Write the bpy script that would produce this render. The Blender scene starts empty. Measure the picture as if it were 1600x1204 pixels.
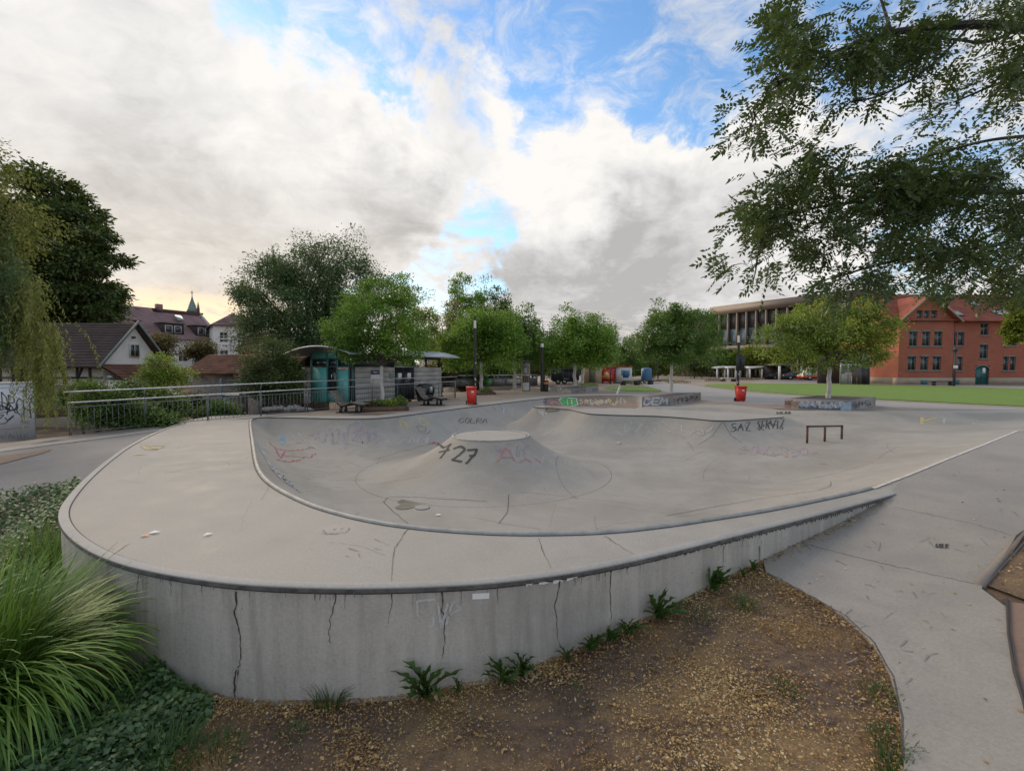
import bpy, math, random
import numpy as np
from mathutils import Vector
from mathutils.geometry import delaunay_2d_cdt

R = math.radians
random.seed(4)
RNG = np.random.default_rng(11)
scene = bpy.context.scene
COL = scene.collection

# ------------------------------------------------------------------ camera
CAM = np.array([0.0, 0.0, 1.9]); FPX = 720.0; PITCH = R(2.148)
cd = bpy.data.cameras.new('camera'); cam = bpy.data.objects.new('camera', cd); COL.objects.link(cam)
cam.location = CAM; cam.rotation_euler = (R(90) - PITCH, 0, 0)
cd.sensor_width = 36; cd.lens = 36 * FPX / 1600; cd.clip_start = 0.05; cd.clip_end = 3000
scene.camera = cam

# ------------------------------------------------------------------ sun and sky
SUN_AZ, SUN_EL = R(-43), R(17)          # azimuth from +Y towards +X
SUN_DIR = Vector((math.sin(SUN_AZ) * math.cos(SUN_EL), math.cos(SUN_AZ) * math.cos(SUN_EL), math.sin(SUN_EL)))
sl = bpy.data.lights.new('sun', 'SUN'); sl.energy = 2.4; sl.angle = R(65); sl.color = (1.0, 0.80, 0.58)
so = bpy.data.objects.new('sun', sl); COL.objects.link(so)
so.location = (-40, 40, 30); so.rotation_euler = SUN_DIR.to_track_quat('Z', 'Y').to_euler()
scene.view_settings.view_transform = 'Standard'; scene.view_settings.look = 'None'
scene.view_settings.exposure = 0.90; scene.view_settings.gamma = 1.0
scene.view_settings.use_curve_mapping = False
scene.cycles.max_bounces = 6; scene.cycles.transparent_max_bounces = 8
scene.cycles.use_denoising = True

def ray(px, py):
    px = np.asarray(px, float); py = np.asarray(py, float)
    c, s = math.cos(PITCH), math.sin(PITCH)
    u = -(py - 602.0) / FPX
    return np.stack([(px - 800.0) / FPX + 0 * u, c + u * s, -s + u * c], -1)
def P(px, py, z=0.0):
    d = ray(px, py); t = (np.asarray(z) - CAM[2]) / d[..., 2]
    return CAM + d * t[..., None]
def AT(px, py, Y):
    d = ray(px, py); return CAM + d * (np.asarray(Y) / d[..., 1])[..., None]

w = bpy.data.worlds.new('World'); scene.world = w; w.use_nodes = True
def world():
    nt = w.node_tree; N = nt.nodes; L = nt.links; N.clear()
    def val(x):
        return x
    def link(a, sock):
        if hasattr(a, 'is_output') or isinstance(a, bpy.types.NodeSocket): L.new(a, sock)
        else: sock.default_value = a
    def M(op, a, b=0.0, c=None, clamp=False):
        n = N.new('ShaderNodeMath'); n.operation = op; n.use_clamp = clamp
        link(a, n.inputs[0]); link(b, n.inputs[1])
        if c is not None: link(c, n.inputs[2])
        return n.outputs[0]
    def VM(op, a, b=None):
        n = N.new('ShaderNodeVectorMath'); n.operation = op
        link(a, n.inputs[0])
        if b is not None: link(b, n.inputs[1])
        return n.outputs['Value'] if op in ('DOT_PRODUCT', 'LENGTH') else n.outputs[0]
    def MR(x, a, b, c=0.0, d=1.0):
        n = N.new('ShaderNodeMapRange'); n.interpolation_type = 'SMOOTHSTEP'
        link(x, n.inputs[0]); n.inputs[1].default_value = a; n.inputs[2].default_value = b
        n.inputs[3].default_value = c; n.inputs[4].default_value = d
        return n.outputs[0]
    def MIX(f, a, b):
        n = N.new('ShaderNodeMix'); n.data_type = 'RGBA'
        link(f, n.inputs[0]); link(a, n.inputs[6]); link(b, n.inputs[7])
        return n.outputs[2]
    def noise(vec, scale, det, rough=0.55, dist=0.0):
        n = N.new('ShaderNodeTexNoise'); n.inputs['Scale'].default_value = scale
        n.inputs['Detail'].default_value = det; n.inputs['Roughness'].default_value = rough
        n.inputs['Distortion'].default_value = dist; L.new(vec, n.inputs['Vector'])
        return n.outputs['Fac']
    tc = N.new('ShaderNodeTexCoord'); dirv = VM('NORMALIZE', tc.outputs['Generated'])
    sp = N.new('ShaderNodeSeparateXYZ'); L.new(dirv, sp.inputs[0])
    z = M('MAXIMUM', sp.outputs[2], 0.0); k = M('ADD', z, 0.27)
    cb = N.new('ShaderNodeCombineXYZ')
    L.new(M('DIVIDE', sp.outputs[0], k), cb.inputs[0]); L.new(M('DIVIDE', sp.outputs[1], k), cb.inputs[1])
    uv = cb.outputs[0]
    warpn = N.new('ShaderNodeTexNoise'); warpn.inputs['Scale'].default_value = 1.6; warpn.inputs['Detail'].default_value = 4
    L.new(uv, warpn.inputs['Vector'])
    uvw = VM('ADD', uv, VM('SCALE', VM('SUBTRACT', warpn.outputs['Color'], (0.5, 0.5, 0.5))))
    uvw.node.inputs[1].links[0].from_node.inputs['Scale'].default_value = 0.5
    def blob(px, py, r0, r1):
        d = ray(px, py); d = d / np.linalg.norm(d)
        # warped direction so that the banks have torn edges
        return MR(VM('DOT_PRODUCT', dwarp, tuple(float(v) for v in d)), math.cos(R(r1)), math.cos(R(r0)))
    wn = N.new('ShaderNodeTexNoise'); wn.inputs['Scale'].default_value = 5.0; wn.inputs['Detail'].default_value = 7
    wn.inputs['Roughness'].default_value = 0.6
    L.new(dirv, wn.inputs['Vector'])
    sc_ = VM('SCALE', VM('SUBTRACT', wn.outputs['Color'], (0.5, 0.5, 0.5))); sc_.node.inputs['Scale'].default_value = 0.42
    dwarp = VM('NORMALIZE', VM('ADD', dirv, sc_))
    def add(*xs):
        o = xs[0]
        for x in xs[1:]: o = M('ADD', o, x)
        return o
    def s(x, f): return M('MULTIPLY', x, f)
    n1 = noise(uvw, 1.9, 12, 0.62, 0.25); n2 = noise(uvw, 6.5, 10, 0.66, 0.35)
    cover = add(s(n1, 0.62), s(n2, 0.48), 0.02,
                s(blob(680, 80, 4, 22), -0.085), s(blob(890, 85, 4, 22), -0.10), s(blob(768, 318, 0.5, 5.0), -0.09),
                s(blob(490, 70, 2, 13), -0.10), s(blob(1030, 30, 3, 18), -0.075), s(blob(1130, 120, 2, 12), -0.06),
                s(blob(600, 25, 0.5, 5), 0.14), s(blob(90, 150, 8, 28), 0.16), s(blob(330, 320, 8, 22), 0.16),
                s(blob(560, 230, 4, 16), 0.07), s(blob(900, 240, 2, 12), 0.15), s(blob(735, 215, 2, 11), 0.21), s(blob(1040, 240, 2, 10), 0.08),
                s(blob(610, 315, 2, 9), 0.25), s(blob(960, 420, 5, 15), 0.3), s(blob(1150, 400, 5, 15), 0.3),
                s(MR(sp.outputs[2], 0.0, 0.22, 1.0, 0.0), 0.12))
    mask = MR(cover, 0.44, 0.66)
    wisp = M('MULTIPLY', MR(noise(uvw, 8.0, 11, 0.68, 0.5), 0.40, 0.72), 0.72)
    mask = M('MAXIMUM', mask, wisp)
    # light and dark of the cloud deck
    n3 = noise(uvw, 2.6, 12, 0.62, 0.35); n4 = noise(uvw, 9.0, 8, 0.62, 0.2)
    shade = add(s(n3, 0.80), s(n4, 0.40), -0.035,
                s(blob(610, 320, 1, 8), -0.30), s(blob(880, 440, 2, 11), -0.27), s(blob(1060, 425, 3, 13), -0.25),
                s(blob(330, 260, 4, 14), -0.15), s(blob(60, 230, 3, 14), -0.08), s(blob(230, 420, 4, 14), -0.06),
                s(blob(500, 180, 3, 15), 0.17), s(blob(60, 30, 5, 20), 0.08), s(blob(900, 240, 3, 14), 0.24),
                s(blob(1250, 250, 5, 18), 0.08))
    ramp = N.new('ShaderNodeValToRGB'); L.new(shade, ramp.inputs[0])
    e = ramp.color_ramp.elements
    e[0].position = 0.20; e[0].color = (0.27, 0.265, 0.262, 1)
    e[1].position = 0.76; e[1].color = (0.535, 0.52, 0.50, 1)
    m = e.new(0.50); m.color = (0.425, 0.418, 0.412, 1)
    # warm light where the low sun stands behind the banks
    sd = SUN_DIR; hs = Vector((sd.x, sd.y, 0.02)).normalized()
    warm = M('MULTIPLY', MR(VM('DOT_PRODUCT', dirv, tuple(hs)), math.cos(R(50)), math.cos(R(4))), MR(sp.outputs[2], 0.02, 0.50, 1.0, 0.0))
    cl = MIX(s(warm, 0.52), ramp.outputs[0], (0.52, 0.45, 0.36, 1))
    gd = ray(255, 470); gd = gd / np.linalg.norm(gd)
    glow = M('MULTIPLY', MR(VM('DOT_PRODUCT', dirv, tuple(float(v) for v in gd)), math.cos(R(14)), math.cos(R(3))),
             M('MULTIPLY', MR(sp.outputs[2], 0.10, 0.155, 1.0, 0.0), MR(n4, 0.30, 0.55)))
    cl = MIX(s(glow, 0.8), cl, (0.80, 0.58, 0.34, 1))
    low = M('MULTIPLY', MR(sp.outputs[2], 0.04, 0.16, 1.0, 0.0), MR(n4, 0.42, 0.62))
    cl = MIX(s(low, 0.35), cl, (0.52, 0.45, 0.37, 1))
    sky = N.new('ShaderNodeTexSky'); sky.sky_type = 'NISHITA'; sky.sun_disc = False
    sky.sun_elevation = SUN_EL; sky.sun_rotation = SUN_AZ % (2 * math.pi)
    sky.air_density = 1.3; sky.dust_density = 0.6; sky.ozone_density = 3.0; sky.altitude = 300
    blue = MIX(1.0, sky.outputs[0], (1, 1, 1, 1)); blue.node.blend_type = 'MULTIPLY'
    link((1.05, 1.22, 1.38, 1), blue.node.inputs[7])
    clx = N.new('ShaderNodeVectorMath'); clx.operation = 'SCALE'; L.new(cl, clx.inputs[0]); clx.inputs['Scale'].default_value = 10.0
    final = MIX(mask, blue, clx.outputs[0])
    bg = N.new('ShaderNodeBackground'); bg.inputs['Strength'].default_value = 0.1
    L.new(final, bg.inputs['Color'])
    o = N.new('ShaderNodeOutputWorld'); L.new(bg.outputs[0], o.inputs['Surface'])
world()

# ------------------------------------------------------------------ object helpers
def tag(o, label=None, cat=None, group=None, kind=None):
    if label: o['label'] = label
    if cat: o['category'] = cat
    if group: o['group'] = group
    if kind: o['kind'] = kind
    return o
def thing(name, label, cat, loc=(0, 0, 0), rz=0.0, group=None):
    o = bpy.data.objects.new(name, None); COL.objects.link(o)
    o.location = [float(v) for v in loc]; o.rotation_euler = (0, 0, rz); o.empty_display_size = 0.2
    return tag(o, label, cat, group)
def root_of(o):
    while o.parent: o = o.parent
    return o
def link_mesh(name, me, mat, parent=None, wld=False):
    o = bpy.data.objects.new(name, me); COL.objects.link(o)
    if mat is not None and not me.materials: me.materials.append(mat)
    if parent:
        o.parent = parent
    return o
def fast_mesh(name, V, F, smooth=False):
    """V (n,3); F list of index arrays of equal-length faces, or list of tuples"""
    me = bpy.data.meshes.new(name)
    V = np.asarray(V, dtype=np.float32)
    if isinstance(F, np.ndarray):
        k = F.shape[1]; idx = F.ravel().astype(np.int32); n = len(F)
        starts = np.arange(n, dtype=np.int32) * k; tot = np.full(n, k, dtype=np.int32)
    else:
        n = len(F); tot = np.array([len(f) for f in F], dtype=np.int32)
        idx = np.array([i for f in F for i in f], dtype=np.int32)
        starts = np.concatenate([[0], np.cumsum(tot)[:-1]]).astype(np.int32) if n else np.zeros(0, np.int32)
    me.vertices.add(len(V)); me.vertices.foreach_set('co', V.ravel())
    me.loops.add(len(idx)); me.loops.foreach_set('vertex_index', idx)
    me.polygons.add(n); me.polygons.foreach_set('loop_start', starts)
    try: me.polygons.foreach_set('loop_total', tot)
    except Exception: pass
    if smooth: me.polygons.foreach_set('use_smooth', np.ones(n, dtype=bool))
    me.update(calc_edges=True); me.validate()
    return me

class MB:
    def __init__(s): s.v = []; s.f = []
    def add(s, V, F):
        b = len(s.v); s.v.extend([tuple(float(c) for c in p) for p in V]); s.f.extend([tuple(i + b for i in f) for f in F]); return s
    def box(s, x0, y0, z0, x1, y1, z1, bev=0.0):
        if bev > 0:
            b = bev; V = []; 
            for z, i in ((z0, b), (z0 + b, 0), (z1 - b, 0), (z1, b)):
                V += [(x0 + i, y0 + i, z), (x1 - i, y0 + i, z), (x1 - i, y1 - i, z), (x0 + i, y1 - i, z)]
            F = [(3, 2, 1, 0), (12, 13, 14, 15)]
            for k in range(3):
                for j in range(4): F.append((4 * k + j, 4 * k + (j + 1) % 4, 4 * k + 4 + (j + 1) % 4, 4 * k + 4 + j))
            return s.add(V, F)
        V = [(x0, y0, z0), (x1, y0, z0), (x1, y1, z0), (x0, y1, z0), (x0, y0, z1), (x1, y0, z1), (x1, y1, z1), (x0, y1, z1)]
        return s.add(V, [(3, 2, 1, 0), (4, 5, 6, 7), (0, 1, 5, 4), (1, 2, 6, 5), (2, 3, 7, 6), (3, 0, 4, 7)])
    def hexa(s, V): return s.add(V, [(3, 2, 1, 0), (4, 5, 6, 7), (0, 1, 5, 4), (1, 2, 6, 5), (2, 3, 7, 6), (3, 0, 4, 7)])
    def prism(s, poly, axis, a, b):
        """poly: 2d points; axis the extrusion axis 0/1/2"""
        n = len(poly); V = []
        for t in (a, b):
            for p in poly:
                q = list(p); q.insert(axis, t); V.append(q)
        F = [tuple(range(n))[::-1], tuple(range(n, 2 * n))]
        for i in range(n): F.append((i, (i + 1) % n, n + (i + 1) % n, n + i))
        return s.add(V, F)
    def tube(s, pts, rad, n=6, cap=True):
        pts = [np.array(p, float) for p in pts]; m = len(pts)
        if np.isscalar(rad): rad = [rad] * m
        V = []; up = None
        for i in range(m):
            t = pts[min(i + 1, m - 1)] - pts[max(i - 1, 0)]; t /= (np.linalg.norm(t) + 1e-9)
            if up is None:
                a = np.array([0, 0, 1.0]) if abs(t[2]) < 0.9 else np.array([1.0, 0, 0])
                up = np.cross(t, a)
            u = up - t * np.dot(up, t); u /= (np.linalg.norm(u) + 1e-9); up = u; v = np.cross(t, u)
            for k in range(n):
                an = 2 * math.pi * k / n; V.append(pts[i] + rad[i] * (math.cos(an) * u + math.sin(an) * v))
        F = []
        for i in range(m - 1):
            for k in range(n): F.append((i * n + k, i * n + (k + 1) % n, (i + 1) * n + (k + 1) % n, (i + 1) * n + k))
        if cap: F += [tuple(range(n))[::-1], tuple(range((m - 1) * n, m * n))]
        return s.add(V, F)
    def cyl(s, x, y, z0, z1, r0, r1=None, n=12): return s.tube([(x, y, z0), (x, y, z1)], [r0, r0 if r1 is None else r1], n)
    def lathe(s, x, y, prof, n=20):
        V = []; m = len(prof)
        for r, z in prof:
            for k in range(n):
                a = 2 * math.pi * k / n; V.append((x + r * math.cos(a), y + r * math.sin(a), z))
        F = []
        for i in range(m - 1):
            for k in range(n): F.append((i * n + k, i * n + (k + 1) % n, (i + 1) * n + (k + 1) % n, (i + 1) * n + k))
        F += [tuple(range(n))[::-1], tuple(range((m - 1) * n, m * n))]
        return s.add(V, F)
    def build(s, name, mat, parent=None, wld=False, smooth=False):
        V = np.array(s.v, float)
        if wld and parent: V = V - np.array(root_of(parent).location)
        me = fast_mesh(name, V, s.f, smooth)
        if smooth: me.set_sharp_from_angle(angle=R(38))
        return link_mesh(name, me, mat, parent)

# ------------------------------------------------------------------ materials
def new_mat(name):
    m = bpy.data.materials.new(name); m.use_nodes = True; nt = m.node_tree; nt.nodes.clear()
    o = nt.nodes.new('ShaderNodeOutputMaterial'); b = nt.nodes.new('ShaderNodeBsdfPrincipled')
    nt.links.new(b.outputs[0], o.inputs[0]); return m, nt, b, o
def n_noise(nt, scale, det=5, rough=0.55, vec=None, dist=0.0):
    n = nt.nodes.new('ShaderNodeTexNoise'); n.inputs['Scale'].default_value = scale; n.inputs['Detail'].default_value = det
    n.inputs['Roughness'].default_value = rough; n.inputs['Distortion'].default_value = dist
    if vec is not None: nt.links.new(vec, n.inputs['Vector'])
    return n.outputs['Fac']
def n_ramp(nt, fac, stops):
    r = nt.nodes.new('ShaderNodeValToRGB'); nt.links.new(fac, r.inputs[0]); e = r.color_ramp.elements
    e[0].position, e[0].color = stops[0][0], (*stops[0][1], 1); e[1].position, e[1].color = stops[-1][0], (*stops[-1][1], 1)
    for p, c in stops[1:-1]: q = e.new(p); q.color = (*c, 1)
    return r.outputs[0]
def n_mix(nt, f, a, b, mode='MIX'):
    n = nt.nodes.new('ShaderNodeMix'); n.data_type = 'RGBA'; n.blend_type = mode
    for x, i in ((f, 0), (a, 6), (b, 7)):
        if isinstance(x, bpy.types.NodeSocket): nt.links.new(x, n.inputs[i])
        elif i == 0: n.inputs[0].default_value = x
        else: n.inputs[i].default_value = (*x, 1)
    return n.outputs[2]
def n_pos(nt):
    return nt.nodes.new('ShaderNodeNewGeometry').outputs['Position']
def n_bump(nt, b, h, strength=0.3, dist=0.02):
    n = nt.nodes.new('ShaderNodeBump'); n.inputs['Strength'].default_value = strength; n.inputs['Distance'].default_value = dist
    nt.links.new(h, n.inputs['Height']); nt.links.new(n.outputs[0], b.inputs['Normal'])
def mul(c, f): return tuple(min(1, x * f) for x in c)
_mats = {}
def pm(name, col, rough=0.6, var=0.25, scale=3.0, metal=0.0, bump=0.15, fine=40.0):
    """painted / plain material: base colour with blotches, grain, dirt and a little relief"""
    if name in _mats: return _mats[name]
    m, nt, b, o = new_mat(name)
    pos = n_pos(nt)
    a = n_noise(nt, scale, 6, 0.6, pos); c = n_noise(nt, fine, 3, 0.6, pos)
    base = n_ramp(nt, a, [(0.36, mul(col, 1 - var)), (0.5, col), (0.64, mul(col, 1 + var * 0.6))])
    base = n_mix(nt, 0.25, base, n_ramp(nt, c, [(0.3, mul(col, 1 - var)), (0.7, mul(col, 1 + var * 0.5))]))
    nt.links.new(base, b.inputs['Base Color']); b.inputs['Roughness'].default_value = rough; b.inputs['Metallic'].default_value = metal
    if bump: n_bump(nt, b, c, bump, 0.004)
    _mats[name] = m; return m
def glass(name, col=(0.03, 0.04, 0.045), rough=0.06):
    if name in _mats: return _mats[name]
    m, nt, b, o = new_mat(name)
    a = n_noise(nt, 0.6, 2, 0.5, n_pos(nt))
    nt.links.new(n_ramp(nt, a, [(0.3, mul(col, 0.5)), (0.7, mul(col, 1.8))]), b.inputs['Base Color'])
    b.inputs['Roughness'].default_value = rough; b.inputs['IOR'].default_value = 1.52
    b.inputs['Specular IOR Level'].default_value = 0.8
    _mats[name] = m; return m
def leaf_mat(name, stops, trans=0.3, rough=0.5, patch=0.6):
    """leaf colours: random for each leaf, drifting over the crown"""
    m, nt, b, o = new_mat(name)
    g = nt.nodes.new('ShaderNodeNewGeometry')
    a = n_noise(nt, patch, 3, 0.6, g.outputs['Position'])
    mx = nt.nodes.new('ShaderNodeMath'); mx.operation = 'MULTIPLY_ADD'
    nt.links.new(g.outputs['Random Per Island'], mx.inputs[0]); mx.inputs[1].default_value = 0.62
    ad = nt.nodes.new('ShaderNodeMath'); ad.operation = 'MULTIPLY_ADD'; nt.links.new(a, ad.inputs[0]); ad.inputs[1].default_value = 1.2; ad.inputs[2].default_value = -0.42
    nt.links.new(ad.outputs[0], mx.inputs[2])
    c = n_ramp(nt, mx.outputs[0], stops)
    nt.links.new(c, b.inputs['Base Color']); b.inputs['Roughness'].default_value = rough
    t = nt.nodes.new('ShaderNodeBsdfTranslucent'); nt.links.new(n_mix(nt, 0.5, c, (0.16, 0.22, 0.03)), t.inputs['Color'])
    ms = nt.nodes.new('ShaderNodeMixShader'); ms.inputs[0].default_value = trans
    nt.links.new(b.outputs[0], ms.inputs[1]); nt.links.new(t.outputs[0], ms.inputs[2]); nt.links.new(ms.outputs[0], o.inputs[0])
    return m

def concrete(name, col, stain=(0.235, 0.215, 0.175), amt=0.5, streak=False, bump=0.15, speck=0.5, warm=0.0):
    m, nt, b, o = new_mat(name)
    pos = n_pos(nt)
    big = n_noise(nt, 0.35, 6, 0.6, pos, 0.6); mid = n_noise(nt, 1.7, 8, 0.65, pos, 0.4); fine = n_noise(nt, 38, 4, 0.7, pos); grit = n_noise(nt, 190, 2, 0.6, pos)
    c = n_ramp(nt, mid, [(0.39, mul(col, 0.80)), (0.5, col), (0.61, mul(col, 1.14))])
    c = n_mix(nt, 0.45, c, n_ramp(nt, fine, [(0.37, mul(col, 0.72)), (0.5, col), (0.63, mul(col, 1.22))]))
    c = n_mix(nt, 0.25, c, n_ramp(nt, grit, [(0.38, mul(col, 0.55)), (0.62, mul(col, 1.35))]))
    f = n_ramp(nt, big, [(0.46, (0, 0, 0)), (0.62, (amt, amt, amt))])
    c = n_mix(nt, f, c, stain)
    if streak:                                   # run-off streaks, long in z
        mp = nt.nodes.new('ShaderNodeMapping'); nt.links.new(pos, mp.inputs[0]); mp.inputs['Scale'].default_value = (5.5, 5.5, 0.5)
        s_ = n_noise(nt, 1.0, 5, 0.65, mp.outputs[0], 0.3)
        c = n_mix(nt, n_ramp(nt, s_, [(0.50, (0, 0, 0)), (0.62, (0.42, 0.42, 0.42))]), c, mul(col, 0.55))
        c = n_mix(nt, n_ramp(nt, s_, [(0.36, (0.3, 0.3, 0.3)), (0.47, (0, 0, 0))]), c, mul(col, 1.35))
    # small dark marks, gum and wheel rubber
    v = nt.nodes.new('ShaderNodeTexVoronoi'); v.inputs['Scale'].default_value = 3.1; nt.links.new(pos, v.inputs['Vector'])
    dk = n_ramp(nt, v.outputs['Distance'], [(0.018, (speck, speck, speck)), (0.045, (0, 0, 0))])
    c = n_mix(nt, dk, c, mul(col, 0.4))
    nt.links.new(c, b.inputs['Base Color'])
    rr = n_ramp(nt, mid, [(0.3, (0.62,) * 3), (0.7, (0.85,) * 3)]); nt.links.new(rr, b.inputs['Roughness'])
    n_bump(nt, b, n_mix(nt, 0.5, fine, grit), bump, 0.006)
    return m

MT = dict(
    deck=concrete('deck_concrete', (0.308, 0.292, 0.264), amt=0.28),
    bowl=concrete('bowl_concrete', (0.305, 0.288, 0.256), stain=(0.215, 0.200, 0.170), amt=0.6),
    wall=concrete('wall_concrete', (0.440, 0.408, 0.362), stain=(0.26, 0.25, 0.235), amt=0.6, streak=True, bump=0.25),
    rim=concrete('rim_concrete', (0.33, 0.322, 0.305), amt=0.3),
    path=concrete('path_concrete', (0.262, 0.246, 0.222), stain=(0.205, 0.195, 0.178), amt=0.7, bump=0.3, speck=0.8),
    asphalt=concrete('path_asphalt', (0.185, 0.183, 0.180), stain=(0.12, 0.11, 0.105), amt=0.5, bump=0.4),
    kerb=concrete('kerb_stone', (0.21, 0.185, 0.165), stain=(0.16, 0.15, 0.15), amt=0.6, bump=0.4),
    plaza=concrete('plaza_gravel', (0.27, 0.215, 0.165), stain=(0.18, 0.155, 0.135), amt=0.5, bump=0.4),
    pale=concrete('pale_paving', (0.30, 0.29, 0.275), amt=0.3),
    reddish=concrete('red_gravel', (0.20, 0.135, 0.10), stain=(0.16, 0.115, 0.09), amt=0.5, bump=0.5),
    graffwall=concrete('graffiti_concrete', (0.22, 0.205, 0.20), stain=(0.15, 0.12, 0.10), amt=0.5),
    edge=pm('rim_edge_dark', (0.10, 0.095, 0.09), 0.9, 0.5, 9),
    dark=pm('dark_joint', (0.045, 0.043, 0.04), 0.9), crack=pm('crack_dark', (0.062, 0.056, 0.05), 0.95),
    steel=pm('galvanised_steel', (0.42, 0.43, 0.44), 0.42, 0.15, 6, 0.6), railsteel=pm('railing_steel', (0.15, 0.165, 0.17), 0.5, 0.2, 5, 0.4),
    darksteel=pm('dark_steel', (0.06, 0.06, 0.065), 0.45, 0.2, 5, 0.3), black=pm('black_paint', (0.022, 0.022, 0.024), 0.45, 0.3),
    blackplastic=pm('black_plastic', (0.02, 0.021, 0.024), 0.35, 0.3), white=pm('white_paint', (0.72, 0.71, 0.69), 0.5, 0.08),
    whitewash=pm('whitewashed_bark', (0.52, 0.50, 0.46), 0.85, 0.25, 6, bump=0.5, fine=25), bark=pm('tree_bark', (0.085, 0.068, 0.052), 0.9, 0.4, 5, bump=0.8, fine=18),
    darkbark=pm('dark_bark', (0.03, 0.026, 0.022), 0.9, 0.4, 5, bump=0.6, fine=25),
    red=pm('red_plastic', (0.62, 0.035, 0.022), 0.42, 0.12), rust=pm('rusty_steel', (0.115, 0.055, 0.035), 0.85, 0.4, 4, bump=0.4),
    wood=pm('weathered_wood', (0.155, 0.135, 0.115), 0.85, 0.35, 7, bump=0.4), teal=pm('teal_panel', (0.12, 0.50, 0.455), 0.45, 0.10, 1.5),
    tealdark=pm('teal_frame', (0.05, 0.13, 0.125), 0.5, 0.15), block=concrete('grey_block', (0.46, 0.44, 0.41), amt=0.3, bump=0.4),
    plaster=pm('white_plaster', (0.78, 0.76, 0.72), 0.85, 0.12, 1.2), beigeplaster=pm('beige_plaster', (0.44, 0.40, 0.34), 0.85, 0.18, 1.5),
    beam=pm('timber_beam', (0.035, 0.026, 0.021), 0.85, 0.3), roofdark=pm('dark_roof_tile', (0.062, 0.043, 0.038), 0.8, 0.35, 1.2),
    roofpurple=pm('purple_roof_tile', (0.25, 0.165, 0.165), 0.8, 0.25, 0.6), roofred=pm('red_roof_tile', (0.26, 0.072, 0.045), 0.75, 0.35, 0.8),
    roofbrown=pm('brown_roof_tile', (0.16, 0.072, 0.045), 0.85, 0.5, 1.6), redplaster=pm('red_plaster', (0.42, 0.10, 0.065), 0.85, 0.15),
    copper=pm('green_copper', (0.15, 0.21, 0.19), 0.7, 0.25), window=glass('window_glass'), lightglass=glass('bright_glass', (0.16, 0.20, 0.20), 0.04),
    frame=pm('grey_green_frame', (0.17, 0.20, 0.185), 0.6, 0.15), whiteframe=pm('white_frame', (0.6, 0.6, 0.58), 0.5, 0.08),
    brown=pm('bronze_cladding', (0.135, 0.105, 0.085), 0.5, 0.12, 0.4), browndark=pm('dark_bronze_panel', (0.075, 0.062, 0.056), 0.45, 0.15, 0.5),
    beigefin=pm('beige_fin', (0.30, 0.225, 0.165), 0.6, 0.12), tealdoor=pm('teal_door', (0.022, 0.125, 0.125), 0.5, 0.2),
    sandstone=concrete('sandstone_plinth', (0.36, 0.29, 0.215), amt=0.4, bump=0.4), rock=concrete('boulder_stone', (0.25, 0.25, 0.24), amt=0.6, bump=0.7),
    paperw=pm('white_paper', (0.78, 0.77, 0.74), 0.8, 0.06), silver=pm('silver_sheet', (0.42, 0.46, 0.49), 0.35, 0.12, 0.8, 0.5),
    beige=pm('beige_sheet', (0.43, 0.34, 0.235), 0.6, 0.12), blue=pm('blue_plastic', (0.045, 0.125, 0.24), 0.45, 0.15),
    orange=pm('orange_paint', (0.62, 0.16, 0.03), 0.5, 0.1), rubber=pm('tyre_rubber', (0.02, 0.02, 0.02), 0.9, 0.2),
    coping=pm('coping_steel', (0.34, 0.34, 0.325), 0.62, 0.25, 5, 0.2), soilbed=pm('bed_soil', (0.06, 0.045, 0.035), 0.95, 0.4, 6, bump=0.8),
    oldconc=concrete('mossy_concrete', (0.235, 0.205, 0.165), stain=(0.20, 0.13, 0.07), amt=0.7, streak=True, bump=0.5),
)
def spray(name, col):
    m, nt, b, o = new_mat(name); pos = n_pos(nt); a = n_noise(nt, 17, 6, .7, pos); g = n_noise(nt, 2.2, 4, .6, pos)
    b.inputs['Base Color'].default_value = (*col, 1); b.inputs['Roughness'].default_value = .8
    f = n_mix(nt, .45, n_ramp(nt, a, [(.34, (.35, .35, .35)), (.52, (1, 1, 1))]), n_ramp(nt, g, [(.36, (.45, .45, .45)), (.55, (1, 1, 1))]))
    nt.links.new(f, b.inputs['Alpha']); return m
def scuff(name, col, al):
    m = spray(name, col); nt = m.node_tree; b = next(n for n in nt.nodes if n.type == 'BSDF_PRINCIPLED'); src = b.inputs['Alpha'].links[0].from_socket
    q = nt.nodes.new('ShaderNodeMath'); q.operation = 'MULTIPLY'; nt.links.new(src, q.inputs[0]); q.inputs[1].default_value = al; nt.links.new(q.outputs[0], b.inputs['Alpha']); return m
MT['scuff'] = scuff('wheel_scuff', (.12, .115, .105), .15); MT['dust'] = scuff('pale_scuff', (.48, .465, .43), .18); MT['seam'] = scuff('fine_joint', (.06, .057, .052), .7)
PAINT = {k: spray('spray_' + k, c) for k, c in dict(
    black=(0.045, 0.045, 0.045), white=(0.60, 0.60, 0.60), pink=(0.42, 0.22, 0.22), red=(0.42, 0.09, 0.10), blue=(0.20, 0.36, 0.46),
    yellow=(0.50, 0.41, 0.19), orange=(0.44, 0.28, 0.18), green=(0.08, 0.36, 0.09), purple=(0.33, 0.25, 0.33), lilac=(0.33, 0.285, 0.31),
    teal=(0.22, 0.30, 0.28), cream=(0.44, 0.40, 0.31), grey=(0.20, 0.20, 0.20), palegrey=(0.43, 0.42, 0.41), brown=(0.23, 0.17, 0.13),
    navy=(0.10, 0.13, 0.22), sky=(0.32, 0.42, 0.52), stain=(0.245, 0.22, 0.17), wet=(0.105, 0.10, 0.092), line=(0.52, 0.51, 0.49)).items()}
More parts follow.
